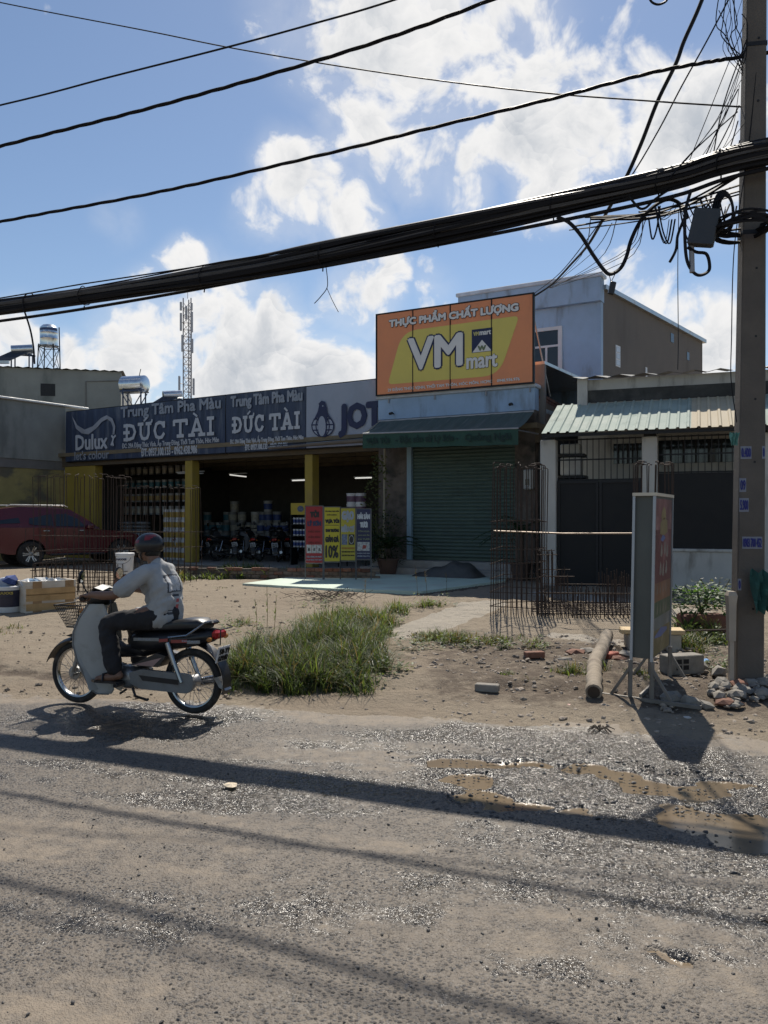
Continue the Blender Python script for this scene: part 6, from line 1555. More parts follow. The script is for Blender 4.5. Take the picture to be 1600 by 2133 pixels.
def stones_named():
    q = random.Random(14)
    def st(label, px, py, r, m, fl=.65, dz=0, name='stone', cat='stone', group=None):
        g = G(px, py); t = thing(name, label, cat, (g.x, g.y, g.z+dz), group=group); vs, fs = stone_vs(r, q, fl); MB().add([(v[0], v[1], v[2]+r*fl*.35) for v in vs], fs).build('rock', m, t)
    cm = M('concrete_chunk', (.24, .22, .19), .95, var=.3, scale=8, bump=.4); rm = M('broken_brick', (.22, .11, .075), .95, var=.3, scale=8, bump=.4)
    st('brown boulder under the red poster', 652, 1202, .24, rm, .7); st('grey boulder under the posters between red and yellow', 690, 1204, .17, cm, .7); st('dark boulder under the seafood poster', 730, 1204, .24, cm, .8)
    for k in range(64):
        x = q.uniform(1480, 1592); y = 1462-(abs(x-1525))*.35+q.uniform(-45, 14); st('broken concrete lump in the rubble at the foot of the pole', x, y, q.uniform(.022, .085), cm if q.random() < .9 else rm, .6, name='rubble_lump', cat='rubble', group='rubble at the pole')
    for k, (x, y, r) in enumerate(((1400, 1462, .10), (1440, 1468, .11), (1470, 1473, .08), (1455, 1395, .12), (1495, 1405, .11), (1430, 1388, .10), (1395, 1455, .09))): st('rough block lying around the feet of the light box', x, y, r, cm, .6, name='rubble_lump', cat='rubble', group='blocks by the light box')
    for k, (x, y, r) in enumerate(((1195, 1362, .12), (1225, 1358, .13), (1285, 1375, .12), (1310, 1368, .14), (1260, 1368, .09), (1180, 1375, .08))): st('dark broken slab piece heaped behind the log', x, y, r, cm if k % 2 else rm, .35, name='rubble_lump', cat='rubble', group='slabs behind the log')
    def brick(label, px, py, rz, m):
        g = G(px, py); t = thing('loose_brick', label, 'brick', (g.x, g.y, g.z), rz); MB().cbox(-.11, .11, -.05, .05, 0, .07, .007).build('brick', m, t)
    brick('lone brick lying on the verge right of the second grass patch', 1113, 1370, .2, rm); brick('reddish brick end beside the log', 1272, 1372, .8, M('bright_broken_brick', (.40, .12, .08), .9, var=.2)); brick('flat pale brick fragment in the middle of the verge', 1015, 1440, -.3, cm)
    # hollow block right of the light box
    g = G(1420, 1402); t = thing('hollow_block', 'grey hollow block behind the light box feet', 'block', (g.x, g.y, g.z), .25)
    mb = MB(); mb.cbox(-.2, .2, -.09, .09, 0, .19, .008); mb.build('block', cm, t)
    for x in (-.12, -.04): 
        for z in (.05, .11): MB().box(x, x+.06, -.093, -.088, z, z+.045).build('hole', black_sheet, t)
stones_named()
def log_():
    p = [G(1237, 1442, .07), G(1238, 1400, .08), G(1240, 1378, .085), G(1252, 1355, .10), G(1262, 1330, .11), G(1265, 1322, .12)]
    o = Vector((p[2].x, p[2].y, p[2].z-.08)); t = thing('palm_log', 'bent pale palm log lying on the verge beside the light box', 'log', o)
    ps = smooth_path([x-o for x in p], 6); mb = MB(); q = random.Random(2); mb.tube(ps, [.072*(1+.10*math.sin(i*2.1)+q.uniform(-.03, .03)) for i in range(len(ps))], 12); mb.build('trunk', M('palm_bark', (.30, .25, .19), .9, var=.3, scale=5, stretch=(1, 6, 1), dirt=(.12, .09, .07), dirt_amt=.6, dscale=4, bump=.4), t, True)
    d = (ps[0]-ps[1]).normalized(); mb = MB(); mb.tube([ps[0]+d*.001, ps[0]+d*.006], .055, 12); mb.build('cut_end', M('dark_rot', (.05, .035, .025), .95), t)
log_()
def plank_bench():
    a = P(1300, 1312, 9.6); t = thing('plank_bench', 'rough bench of yellow planks on blocks behind the light box', 'bench', (a.x, a.y, zt(a.x, a.y)), R(-6)); wd = M('yellow_plank', (.56, .41, .22), .75, var=.15, scale=3, stretch=(1, 8, 8))
    z = a.z-zt(a.x, a.y)
    MB().cbox(-.03, .70, 0, .16, z-.05, z, .005).build('plank', wd, t); MB().cbox(.0, .72, .17, .32, z-.052, z-.002, .005).build('plank', wd, t)
    for x in (.05, .5): MB().cbox(x, x+.16, .02, .30, -.05, z-.054, .01).build('support_block', M('pale_block', (.40, .36, .29), .9, var=.2, scale=6), t)
    mb = MB(); mb.tube([(.72, .2, z-.03), (1.25, .3, z-.02)], .012, 5); mb.build('rod', rust, t)
plank_bench()
def scraps():
    g = gpos(482, 1640); t = thing('paper_scrap', 'crumpled pale paper scrap lying on the road', 'litter', (g[0], g[1], .012), .2); q = random.Random(1)
    mb = MB(); n = 9; pts = [Vector((.055*math.cos(2*math.pi*i/n)*q.uniform(.6, 1.1), .05*math.sin(2*math.pi*i/n)*q.uniform(.6, 1.2), q.uniform(0, .012))) for i in range(n)]+[Vector((0, 0, .014))]
    mb.add(pts, [(i, (i+1) % n, n) for i in range(n)]); mb.build('paper', M('cream_paper', (.62, .52, .38), .8, var=.15, scale=20), t)
    def trash(label, px, py, c, r, nm='plastic_scrap'):
        g = G(px, py); t = thing(nm, label, 'litter', (g.x, g.y, g.z)); vs, fs = stone_vs(r, q, .4); MB().add([(v[0], v[1], v[2]+r*.2) for v in vs], fs).build('scrap', M('scrap_%d' % px, c, .5, var=.2, scale=20), t)
    trash('white crumpled bag in the grass', 783, 1318, (.62, .62, .60), .07); trash('bright blue plastic scrap left of the pole', 1468, 1378, (.06, .25, .55), .05); trash('small orange scrap behind the log', 1252, 1368, (.55, .14, .08), .05); trash('white paper scrap in the light box shadow', 1432, 1497, (.5, .48, .45), .035); trash('pink scrap on the verge edge', 1186, 1470, (.5, .26, .22), .025)
    g = G(1250, 1523); t = thing('dry_weed_clump', 'dark dry weed clump at the road edge left of the shadow', 'plant', g)
    for k in range(16):
        a = q.uniform(0, 6.28); L = q.uniform(.06, .14); mb = MB(); mb.tube([(0, 0, .01), (L*.5*math.cos(a), L*.5*math.sin(a), .04), (L*math.cos(a), L*math.sin(a), .012)], .004, 4); mb.build('stem', M('dry_stem', (.06, .045, .03), .9), t)
    # green cloths tied to the pole
    gm = M('green_netting', (.02, .085, .075), .8, var=.35, scale=8)
    for (px, py, s, lab) in ((1592, 1232, .20, 'dark green netting bundled at the right of the pole'), (1526, 915, .06, 'small torn green cloth fluttering left of the pole')):
        c = P(px, py, 7.7); t = thing('green_cloth', lab, 'cloth', c)
        mb = MB(); n, m = 10, 8; vs = []
        for j in range(m):
            for i in range(n):
                vs.append((s*((i/(n-1)-.5)*1.5*(1-.3*j/m)), .05*math.sin(i*1.9+j*.7)*s*4-.04, s*(1-2*j/(m-1))*(1+.12*math.sin(i*2.2))))
        mb.add(vs, [(j*n+i, j*n+i+1, (j+1)*n+i+1, (j+1)*n+i) for j in range(m-1) for i in range(n-1)]); mb.build('cloth', gm if s > .1 else M('teal_rag', (.10, .25, .21), .8, var=.3, scale=20), t, True)
    c = P(1523, 1240, 7.75); t = thing('pale_post', 'short pale post strapped to the left side of the pole', 'post', (c.x, c.y, zt(c.x, c.y)))
    mb = MB(); mb.loft([[Vector((x*w, y*w, z)) for x, y in ((-1, -1), (1, -1), (1, 1), (-1, 1))] for z, w in ((.4, .032), (.75, .036), (.83, .045), (.87, .03))]); mb.box(-.02, .02, -.02, .02, 0, .4); mb.build('post', M('pale_wood', (.42, .36, .29), .85, var=.2), t)
scraps()
def tarp_heap():
    u, _ = FV.uz(935, 1185, -1.15); w = FV.w(u, -1.2, .36); t = thing('tarp_heap', 'low heap under grey tarpaulin in front of the shutter', 'tarpaulin', (w.x, w.y, .3), -FV.th)
    mb = MB(); n, m = 26, 10; vs = []
    for j in range(m+1):
        for i in range(n+1):
            x = (i/n-.5)*1.75; y = (j/m-.5)*.9; e = (1-abs(i/n-.5)**3*8)*(1-abs(j/m-.5)**2.4*5.2); vs.append((x, y, max(0, e)*.42*(.8+.25*math.sin(x*3))+.03*math.sin(x*13+y*7)*max(0, e)))
    k = n+1; mb.add(vs, [(j*k+i, j*k+i+1, (j+1)*k+i+1, (j+1)*k+i) for j in range(m) for i in range(n)]); mb.build('cover', M('grey_tarp', (.06, .06, .058), .6, var=.3, scale=5), t, True)
tarp_heap()
# ---------------------------------------------------------------- plants and grass
def leaf_m(name, c): 
    m = M(name, c, .55, var=.35, scale=6, spec=.3); 
    b = m.node_tree.nodes['Principled BSDF']; b.inputs['Subsurface Weight'].default_value = 0
    # thin leaves let some sun through
    N, L = m.node_tree.nodes, m.node_tree.links; out = N['Material Output']; tr = N.new('ShaderNodeBsdfTranslucent'); tr.inputs['Color'].default_value = (c[0]*2.4, c[1]*2.2, c[2]*1.2, 1)
    mx = N.new('ShaderNodeMixShader'); mx.inputs[0].default_value = .38; L.new(b.outputs[0], mx.inputs[1]); L.new(tr.outputs[0], mx.inputs[2]); L.new(mx.outputs[0], out.inputs['Surface']); return m
grass_ms = [leaf_m('grass_blade', (.043, .068, .022)), leaf_m('grass_blade_light', (.10, .145, .04)), leaf_m('dry_blade', (.13, .105, .055))]
def blade(mb, p, a, L, bend, w, q):
    d = Vector((math.cos(a), math.sin(a), 0)); s = Vector((-d.y, d.x, 0))*w; pts = []
    for k in range(4):
        t = k/3; pts.append(p+d*(bend*L*t*t)+Vector((0, 0, L*(t-.35*bend*t*t))))
    mb.add([pts[0]-s, pts[0]+s, pts[1]-s*.85, pts[1]+s*.85, pts[2]-s*.6, pts[2]+s*.6, pts[3]], [(0, 1, 3, 2), (2, 3, 5, 4), (4, 5, 6)])
def grass_patch(label, spots, n, hmin, hmax, seed, dry=.15, lightp=.3, w=.0032, nb=26):
    """tufts: fans of blades from one foot, ragged at the rim"""
    q = random.Random(seed); mb = MB(); tot = sum(s[2]*s[3] for s in spots)
    for (px, py, rx, ry, hs) in spots:
        c = G(px, py); ax = rx*c.y/FPX; ay = ry*c.y**2/(FPX*1.55)
        for _ in range(max(2, int(n/nb*rx*ry/tot))):
            a = q.uniform(0, 6.28); r = math.sqrt(q.random())*q.uniform(.7, 1.15); x, y = c.x+ax*r*math.cos(a), c.y+ay*r*math.sin(a)
            cl = vn.fbm(np.array([x*2.6+3]), np.array([y*2.6]), 3)[0]
            if cl < .42 and q.random() < .75: continue
            H = (hmin+(hmax-hmin)*q.random())*hs*(1.15-.6*r*r)*(.45+1.05*cl); yl = q.random(); spread = q.uniform(.02, .06)
            for _k in range(int(nb*q.uniform(.6, 1.4))):
                k = q.random()+.25*(yl-.5); mb.k = 2 if k < dry else (1 if k < dry+lightp else 0)
                bx, by = x+q.gauss(0, spread), y+q.gauss(0, spread)
                blade(mb, Vector((bx, by, zt(bx, by)-.02)), q.uniform(0, 6.28), H*q.uniform(.45, 1.15), q.uniform(.25, 1.35), w*q.uniform(.6, 1.5), q)
    o = mb.build('grass', grass_ms, fix=False); return tag(o, label, 'grass', kind='stuff')
grass_patch('large dense grass clump beside the motorbike tail', [(540, 1388, 85, 26, .85), (640, 1398, 120, 30, 1.0), (740, 1392, 85, 32, 1.05), (600, 1362, 110, 24, .95), (700, 1352, 110, 24, 1.0)], 18000, .18, .48, 1, .15, .14, .0045)
grass_patch('lighter grass behind the large clump towards the patio', [(765, 1300, 60, 10, .8), (720, 1284, 50, 7, .8), (820, 1274, 60, 6, .7), (680, 1318, 70, 13, 1), (880, 1262, 40, 5, .6), (785, 1322, 35, 9, .7)], 4300, .22, .46, 2, .2, .5, .005)
grass_patch('yellowish grass strip in front of the right rebar cage', [(960, 1334, 100, 9, .7), (1050, 1336, 70, 8, .65), (895, 1326, 45, 5, .5), (1105, 1342, 30, 5, .45)], 2600, .15, .34, 3, .38, .35, .0042)
grass_patch('small weed tufts scattered over the verge', [(1190, 1400, 34, 10, .65), (1060, 1405, 24, 5, .35), (875, 1372, 14, 3, .35), (1240, 1395, 20, 7, .45), (1100, 1410, 18, 4, .35), (1430, 1345, 40, 14, .9), (1450, 1310, 40, 12, 1.0), (1480, 1330, 36, 12, .8), (1330, 1400, 34, 6, .35), (1350, 1415, 24, 5, .3)], 2600, .12, .34, 4, .25, .3, .004)
grass_patch('weeds growing along the foot of the brick kerb', [(470, 1204, 60, 4, .8), (560, 1203, 50, 4, .9), (390, 1206, 40, 4, .6), (610, 1200, 40, 4, 1.0), (500, 1193, 50, 3, 1.1), (420, 1198, 30, 3, .6), (350, 1212, 40, 4, .4)], 3600, .22, .48, 5, .15, .6, .010)
grass_patch('thin weeds and dry patch on the sand at the left edge', [(20, 1308, 26, 5, .5), (8, 1318, 20, 4, .5), (500, 1300, 40, 4, .6), (460, 1225, 26, 3, .3)], 420, .1, .28, 6, .45, .3, .005, 10)
def broad_weeds():
    q = random.Random(40); mb = MB(); spots = [(480, 1410, 30, 6), (830, 1400, 40, 8), (850, 1350, 40, 8), (800, 1290, 60, 8), (900, 1262, 60, 6), (650, 1262, 50, 5), (500, 1310, 60, 10), (960, 1350, 120, 8), (1090, 1350, 60, 6), (1440, 1330, 60, 14), (1490, 1390, 40, 10), (560, 1425, 90, 5), (720, 1428, 90, 5), (640, 1330, 120, 20)]
    for (px, py, rx, ry) in spots:
        c = G(px, py); ax = rx*c.y/FPX; ay = ry*c.y**2/(FPX*1.55)
        for _ in range(int(7+rx*ry/40)):
            a = q.uniform(0, 6.28); r = math.sqrt(q.random()); x, y = c.x+ax*r*math.cos(a), c.y+ay*r*math.sin(a); z = zt(x, y); h = q.uniform(.04, .2)
            mb.k = 1 if q.random() < .5 else 0
            for k in range(q.randint(6, 14)):
                b = q.uniform(0, 6.28); zz = z+h*q.random(); d = Vector((math.cos(b), math.sin(b), q.uniform(-.1, .6))).normalized(); u = d.cross(Vector((0, 0, 1))).normalized()*q.uniform(.008, .018); L = q.uniform(.03, .075); p = Vector((x+q.gauss(0, .03), y+q.gauss(0, .03), zz))
                mb.add([p, p+d*L*.5+u, p+d*L, p+d*L*.5-u], [(0, 1, 2, 3)])
    o = mb.build('weeds', grass_ms, fix=False); tag(o, 'low broad leaved weeds trailing round the grass and over the verge', 'weeds', kind='stuff')
broad_weeds()
def weed_stalks():
    q = random.Random(12)
    for k, (px, py, h) in enumerate(((556, 1318, .62), (535, 1312, .42), (570, 1320, .5), (760, 1250, .35), (870, 1240, .55), (890, 1243, .5), (930, 1238, .4))):
        g = G(px, py); t = thing('weed_stalk', ['tall thin seeding weed stalk above the big grass clump', 'slender seeding grass stalk at the patio edge'][k > 2], 'plant', (g.x, g.y, g.z), group=['weed stalks in the big clump', 'grass stalks by the patio'][k > 2])
        mb = MB(); top = Vector((q.uniform(-.06, .06), q.uniform(-.05, .05), h)); mb.tube([(0, 0, -.02), top*.5+Vector((.01, 0, 0)), top], [.004, .003, .002], 4); mb.build('stem', grass_ms[2], t)
        mb = MB()
        for j in range(14 if k < 3 else 7):
            s = q.uniform(.35, 1); blade(mb, top*s, q.uniform(0, 6.28), q.uniform(.05, .12), .9, .004, q)
        mb.build('leaves', grass_ms[1] if k < 3 else grass_ms[2], t, fix=False)
weed_stalks()
def leafy(name, label, base, n, rad, h, lw, ll, m, seed, stems=5, cat='plant', drop=0):
    q = random.Random(seed); t = thing(name, label, cat, base); st = MB()
    for k in range(stems):
        a = q.uniform(0, 6.28); st.tube([(0, 0, 0), (rad*.3*math.cos(a), rad*.3*math.sin(a), h*.5), (rad*.6*math.cos(a), rad*.6*math.sin(a), h*.95)], [.012, .008, .004], 5)
    st.build('stems', M('green_stem', (.08, .09, .04), .7), t); mb = MB()
    for k in range(n):
        a = q.uniform(0, 6.28); r = rad*math.sqrt(q.random()); z = h*(.2+.85*q.random())*(1-.25*(r/rad)**2); c = Vector((r*math.cos(a), r*math.sin(a), z)); d = Vector((math.cos(a)+q.uniform(-.7, .7), math.sin(a)+q.uniform(-.7, .7), q.uniform(-.5, .5)-drop)).normalized(); u = d.cross(Vector((0, 0, 1))).normalized(); L = ll*q.uniform(.6, 1.2); w = lw*q.uniform(.7, 1.2); nrm = u.cross(d)
        mb.add([c, c+d*L*.45+u*w-nrm*w*.3, c+d*L, c+d*L*.45-u*w-nrm*w*.3, c+d*L*.45], [(0, 1, 4), (1, 2, 4), (2, 3, 4), (3, 0, 4)])
    mb.build('foliage', m, t, fix=False); return t
lm = leaf_m('bush_leaf', (.05, .105, .028)); dkl = leaf_m('dark_leaf', (.022, .045, .018)); vine_l = leaf_m('vine_leaf', (.07, .085, .03))
g_ = G(1500, 1330); pot_ = thing('plant_trough', 'red brown trough holding a leafy bush left of the pole', 'planter', (g_.x, g_.y+.6, g_.z)); MB().cbox(-.28, .28, -.16, .16, 0, .24, .02).build('trough', M('terracotta', (.17, .07, .05), .85, var=.2), pot_)
leafy('leafy_bush', 'bright green leafy bush in the trough left of the pole', (g_.x, g_.y+.6, g_.z+.22), 420, .36, .42, .032, .085, lm, 1, 8)
leafy('leafy_bush', 'straggling weed bush growing before the low white wall', G(1490, 1262), 160, .4, .45, .02, .08, vine_l, 9, 6)
def agave(label, base, n, L, m, seed, up=.5, w=.025, name='spiky_plant'):
    q = random.Random(seed); t = thing(name, label, 'plant', base)
    for k in range(n):
        a = 2*math.pi*k/n*2.4; e = q.uniform(up-.25, up+.4); d = Vector((math.cos(a)*math.cos(e), math.sin(a)*math.cos(e), math.sin(e))); s = d.cross(Vector((0, 0, 1))).normalized()*w; l = L*q.uniform(.7, 1.1); mb = MB(); pts = [d*l*x+Vector((0, 0, -.25*l*x*x)) for x in (0, .35, .7, 1)]
        mb.add([pts[0]-s*.6, pts[0]+s*.6, pts[1]-s, pts[1]+s, pts[2]-s*.7, pts[2]+s*.7, pts[3]], [(0, 1, 3, 2), (2, 3, 5, 4), (4, 5, 6)]); mb.build('leaf', m, t)
agave('spiky leaved plant between light box and trough', G(1432, 1318), 18, .5, leaf_m('agave_leaf', (.05, .08, .035)), 2, .8)
def palm(label, base, n, L, seed, stem=.5):
    q = random.Random(seed); t = thing('small_palm', label, 'plant', base); mb = MB(); mb.tube([(0, 0, 0), (.02, 0, stem)], [.07, .05], 8); mb.build('trunk', M('palm_stem', (.07, .055, .04), .9), t)
    for k in range(n):
        a = 6.28*k/n+q.uniform(-.2, .2); e = q.uniform(.2, 1.1); d = Vector((math.cos(a)*math.cos(e), math.sin(a)*math.cos(e), math.sin(e))); s = d.cross(Vector((0, 0, 1))).normalized(); mb = MB(); l = L*q.uniform(.8, 1.1)
        pts = [Vector((.02, 0, stem))+d*l*x+Vector((0, 0, -.55*l*x*x)) for x in np.linspace(0, 1, 9)]; mb.tube(pts, .008, 4)
        for i in range(1, 9):
            for sg in (-1, 1):
                tip = pts[i]+s*sg*.20*(1-.5*i/9)+(pts[i]-pts[i-1]).normalized()*.14+Vector((0, 0, -.05)); w = (pts[i]-pts[i-1]).normalized()*.018; mb.add([pts[i]-w, pts[i]+w, tip], [(0, 1, 2)])
        mb.build('frond', dkl, t, fix=False)
def pot(label, p, r, h, c):
    t = thing('plant_pot', label, 'pot', p); mb = MB(); mb.lathe([(r*.7, 0), (r, h-.04), (r*1.08, h-.04), (r*1.08, h), (r*.95, h), (r*.9, h-.05), (0, h-.05)], 18); mb.build('pot', M('pot_%d' % int(p[0]*100), c, .85, var=.25), t, True)
p1 = FV.w(FV.u(808, -.9), -.9, .30); pot('dark pot holding the palm left of the shutter', p1, .26, .40, (.10, .06, .045)); palm('dark bushy palm in a pot left of the shutter', (p1.x, p1.y, .64), 22, 1.05, 5, .3)
leafy('dark_shrub', 'dense dark shrub left of the shutter behind the seafood poster', FV.w(FV.u(797, -.7), -.7, .3), 700, .55, 1.55, .022, .14, dkl, 12, 8)
p2 = FV.w(FV.u(1085, -1.0), -1.0, .30); pot('dark pot holding the palm right of the shutter', p2, .24, .40, (.08, .055, .045)); palm('dark palm in a pot right of the shutter behind the rebar', (p2.x, p2.y, .64), 20, 1.1, 6, .7)
def climber():
    b = FV.w(FV.u(799, -.25), -.25, .3); t = thing('climbing_vine', 'thin climbing vine on a stake beside the left end of the awning', 'plant', b); q = random.Random(17); H = FV.uz(799, 935, -.25)[1]-.3
    MB().tube([(0, 0, 0), (.03, 0, H)], .03, 6).build('stake', M('bamboo_stake', (.30, .27, .20), .8), t); mb = MB()
    for k in range(260):
        z = q.uniform(.5, H-.1); sp = .22+.25*math.exp(-((z-1.75)/.5)**2); c = Vector((q.uniform(-sp*1.3, sp*.3), q.uniform(-.2, .1), z)); a = q.uniform(0, 6.28); d = Vector((math.cos(a), math.sin(a)*.6, q.uniform(-.9, .2))).normalized(); u = d.cross(Vector((0, 1, 0))).normalized()*.022; L = q.uniform(.06, .12)
        mb.add([c, c+d*L*.5+u, c+d*L, c+d*L*.5-u], [(0, 1, 2, 3)])
    mb.build('foliage', vine_l, t, fix=False)
climber()
brush = G(685, 1250)
def dry_heap():
    q = random.Random(31); t = thing('brush_heap', 'small heap of dry brown cuttings below the patio edge', 'brush', brush); mb = MB()
    for k in range(150):
        a = q.uniform(0, 6.28); c = Vector((q.gauss(0, .28), q.gauss(0, .16), q.uniform(0, .12))); d = Vector((math.cos(a), math.sin(a), q.uniform(-.1, .6)))*q.uniform(.08, .25); mb.tube([c, c+d], .004, 3)
    mb.build('twigs', M('dry_twig', (.075, .055, .04), .95, var=.4), t, fix=False)
dry_heap()

# ---------------------------------------------------------------- rooftop tanks, heaters, mast
def tank_v():
    F = F2; u, z0 = F.uz(102, 762, 1.0); z1 = F.uz(102, 724, 1.0)[1]; zt_ = F.uz(102, 676, 1.0)[1]; w = F.w(u, 1.0, 0); r = .36; t = thing('water_tank', 'upright steel water tank on a stand above the grey building', 'tank', (w.x, w.y, z0-.25))
    b = z1-z0+.25; h = zt_-z1
    mb = MB(); mb.lathe([(r*.3, b), (r, b+.05), (r*1.12, b+.06), (r*1.12, b+.09), (r, b+.1), (r, b+h*.35), (r*1.02, b+h*.37), (r, b+h*.39), (r, b+h*.6), (r*1.02, b+h*.62), (r, b+h*.64), (r, b+h*.85), (r*.7, b+h*.96), (r*.3, b+h), (0, b+h)], 24); mb.build('tank_shell', steel, t, True)
    mb = MB(); n = 14; rows = [[Vector((r*1.012*math.cos(a), r*1.012*math.sin(a), z)) for a in np.linspace(R(-175), R(-5), n)] for z in (b+h*.70, b+h*.80)]; mb.add(rows[0]+rows[1], [(i, i+1, n+i+1, n+i) for i in range(n-1)]); mb.build('label_band', M('dark_blue_band', (.03, .045, .12), .4), t)
    mb = MB()
    for x, y in ((-1, -1), (1, -1), (1, 1), (-1, 1)):
        bar(mb, (x*r*.95, y*r*.95, 0), (x*r*.85, y*r*.85, b+(h*.95 if y > 0 else .1)), .035)
    for a, c in (((-1, -1), (1, -1)), ((1, -1), (1, 1)), ((1, 1), (-1, 1)), ((-1, 1), (-1, -1))):
        bar(mb, (a[0]*r*.93, a[1]*r*.93, .1), (c[0]*r*.87, c[1]*r*.87, b), .018); bar(mb, (c[0]*r*.93, c[1]*r*.93, .1), (a[0]*r*.87, a[1]*r*.87, b), .018); bar(mb, (a[0]*r*.9, a[1]*r*.9, b), (c[0]*r*.9, c[1]*r*.9, b), .03)
    mb.build('stand', dark_metal, t)
tank_v()
def tank_h(label, px0, px1, yc, rpx, d, ybase, yaw, heater=False):
    a, b = P(px0, yc, d), P(px1, yc-2, d+.3*(1 if yaw > 0 else -1)); r = rpx/FPX*d; zb = CH+(HY-ybase)/FPX*d; t = thing('solar_heater' if heater else 'water_tank', label, 'water heater' if heater else 'tank', ((a.x+b.x)/2, a.y, zb)); o = Vector(t.location); A, B = a-o, b-o; dd = (B-A).normalized()
    mb = MB(); k = B-A; pts = [A-dd*r*.12, A-dd*r*.08, A, A+k*.5, B, B+dd*r*.08, B+dd*r*.16]; mb.tube(pts, [r*.5, r*.85, r, r*1.0, r, r*.85, r*.45], 22); mb.build('tank_shell', steel, t, True)
    mb = MB(); mb.add([A+k*.12+Vector((0, -r*.98, r*.25)), A+k*.6+Vector((0, -r*.98, r*.25)), A+k*.6+Vector((0, -r*.82, r*.6)), A+k*.12+Vector((0, -r*.82, r*.6))], [(0, 1, 2, 3)]); mb.build('label_band', M('dark_blue_band', (.03, .045, .12), .4), t)
    st = MB()
    for s in (.08, .92):
        for y in (-r*.9, r*.9):
            p = A+k*s; bar(st, (p.x, p.y+y, -.1), (p.x, p.y+y, A.z-r*.6), .045)
    for y in (-r*.9, r*.9):
        p, q = A+k*.0, A+k*1.0; bar(st, (p.x-.05, p.y+y, A.z-r*.85), (q.x+.05, q.y+y, A.z-r*.85), .05)
        if not heater: bar(st, (p.x, p.y+y, A.z-r), (p.x+k.x*.4, p.y+y, -.1), .03); bar(st, (q.x, q.y+y, A.z-r), (q.x-k.x*.4, q.y+y, -.1), .03)
    st.build('stand', M('blue_steel_stand', (.05, .07, .12), .6, .4), t)
    if heater:
        for i in range(9):
            p = A+k*((i+.5)/9)+Vector((0, 0, -r*.3)); m = MB(); m.tube([p, p+Vector((-.5, -1.0, -.62))], .028, 6); m.build('glass_tube', M('heater_tube', (.03, .035, .05), .1), t)
        m = MB(); m.box(A.x-.62, B.x-.40, A.y-1.1, A.y-.98, A.z-r*.3-.72, A.z-r*.3-.60); m.build('tube_rail', galv, t)
    else:
        m = MB(); m.tube([A+k*.75+Vector((0, -.1, r*.7)), A+k*.78+Vector((.05, -.1, r*1.7))], .014, 5); m.build('vent_pipe', dark_metal, t)
tank_h('horizontal steel water tank on a stand behind the blue banner', 258, 302, 802, 18, 30.5, 848, -1)
tank_h('solar water heater on the grey building at the left edge', 24, 68, 729, 9.5, 34.6, 760, 1, True)
tank_h('solar water heater showing just above the blue banner', 340, 378, 823, 8.5, 31, 842, 1, True)
def mast():
    c = P(391, 830, 95); top = CH+(HY-622)/FPX*95; t = thing('antenna_mast', 'lattice telecom mast with panel antennas behind the store', 'mast', (c.x, c.y, .3)); w = .52; st = M('red_white_steel', (.30, .29, .30), .5, .4, var=.2); H = top-.3
    mb = MB(); cs = [(w*math.cos(a), w*math.sin(a)) for a in (R(90), R(210), R(330))]
    for x, y in cs: mb.tube([(x, y, 0), (x, y, H)], .07, 5)
    n = int(H/.8)
    for i in range(n):
        z = i*.8
        for k in range(3):
            a, b = cs[k], cs[(k+1) % 3]; mb.tube([(a[0], a[1], z), (b[0], b[1], z+.8)], .035, 4); mb.tube([(a[0], a[1], z), (b[0], b[1], z)], .03, 4)
    mb.build('lattice', st, t); pa = M('antenna_panel', (.36, .38, .42), .5, var=.1)
    def zz(py): return CH+(HY-py)/FPX*95-.3
    for (dx, y0, y1) in ((-.62, 655, 692), (.66, 652, 695), (.0, 640, 668), (-.45, 700, 735), (.7, 708, 738), (-.62, 632, 650), (.62, 634, 650), (.85, 790, 825), (-.8, 785, 815)):
        MB().cbox(dx-.12, dx+.12, -.75, -.6, zz(y1), zz(y0), .03).build('panel_antenna', pa, t); m = MB(); m.tube([(dx, -.6, (zz(y1)+zz(y0))/2), (dx*.6, 0, (zz(y1)+zz(y0))/2)], .04, 4); m.build('bracket', st, t)
    MB().tube([(0, 0, H), (0, 0, H+1.3)], .03, 4).build('lightning_rod', st, t); MB().tube([(.45, -.2, 0), (.45, -.2, H-2)], .09, 5).build('feeder_cable', M('feeder', (.03, .03, .035), .6), t)
mast()

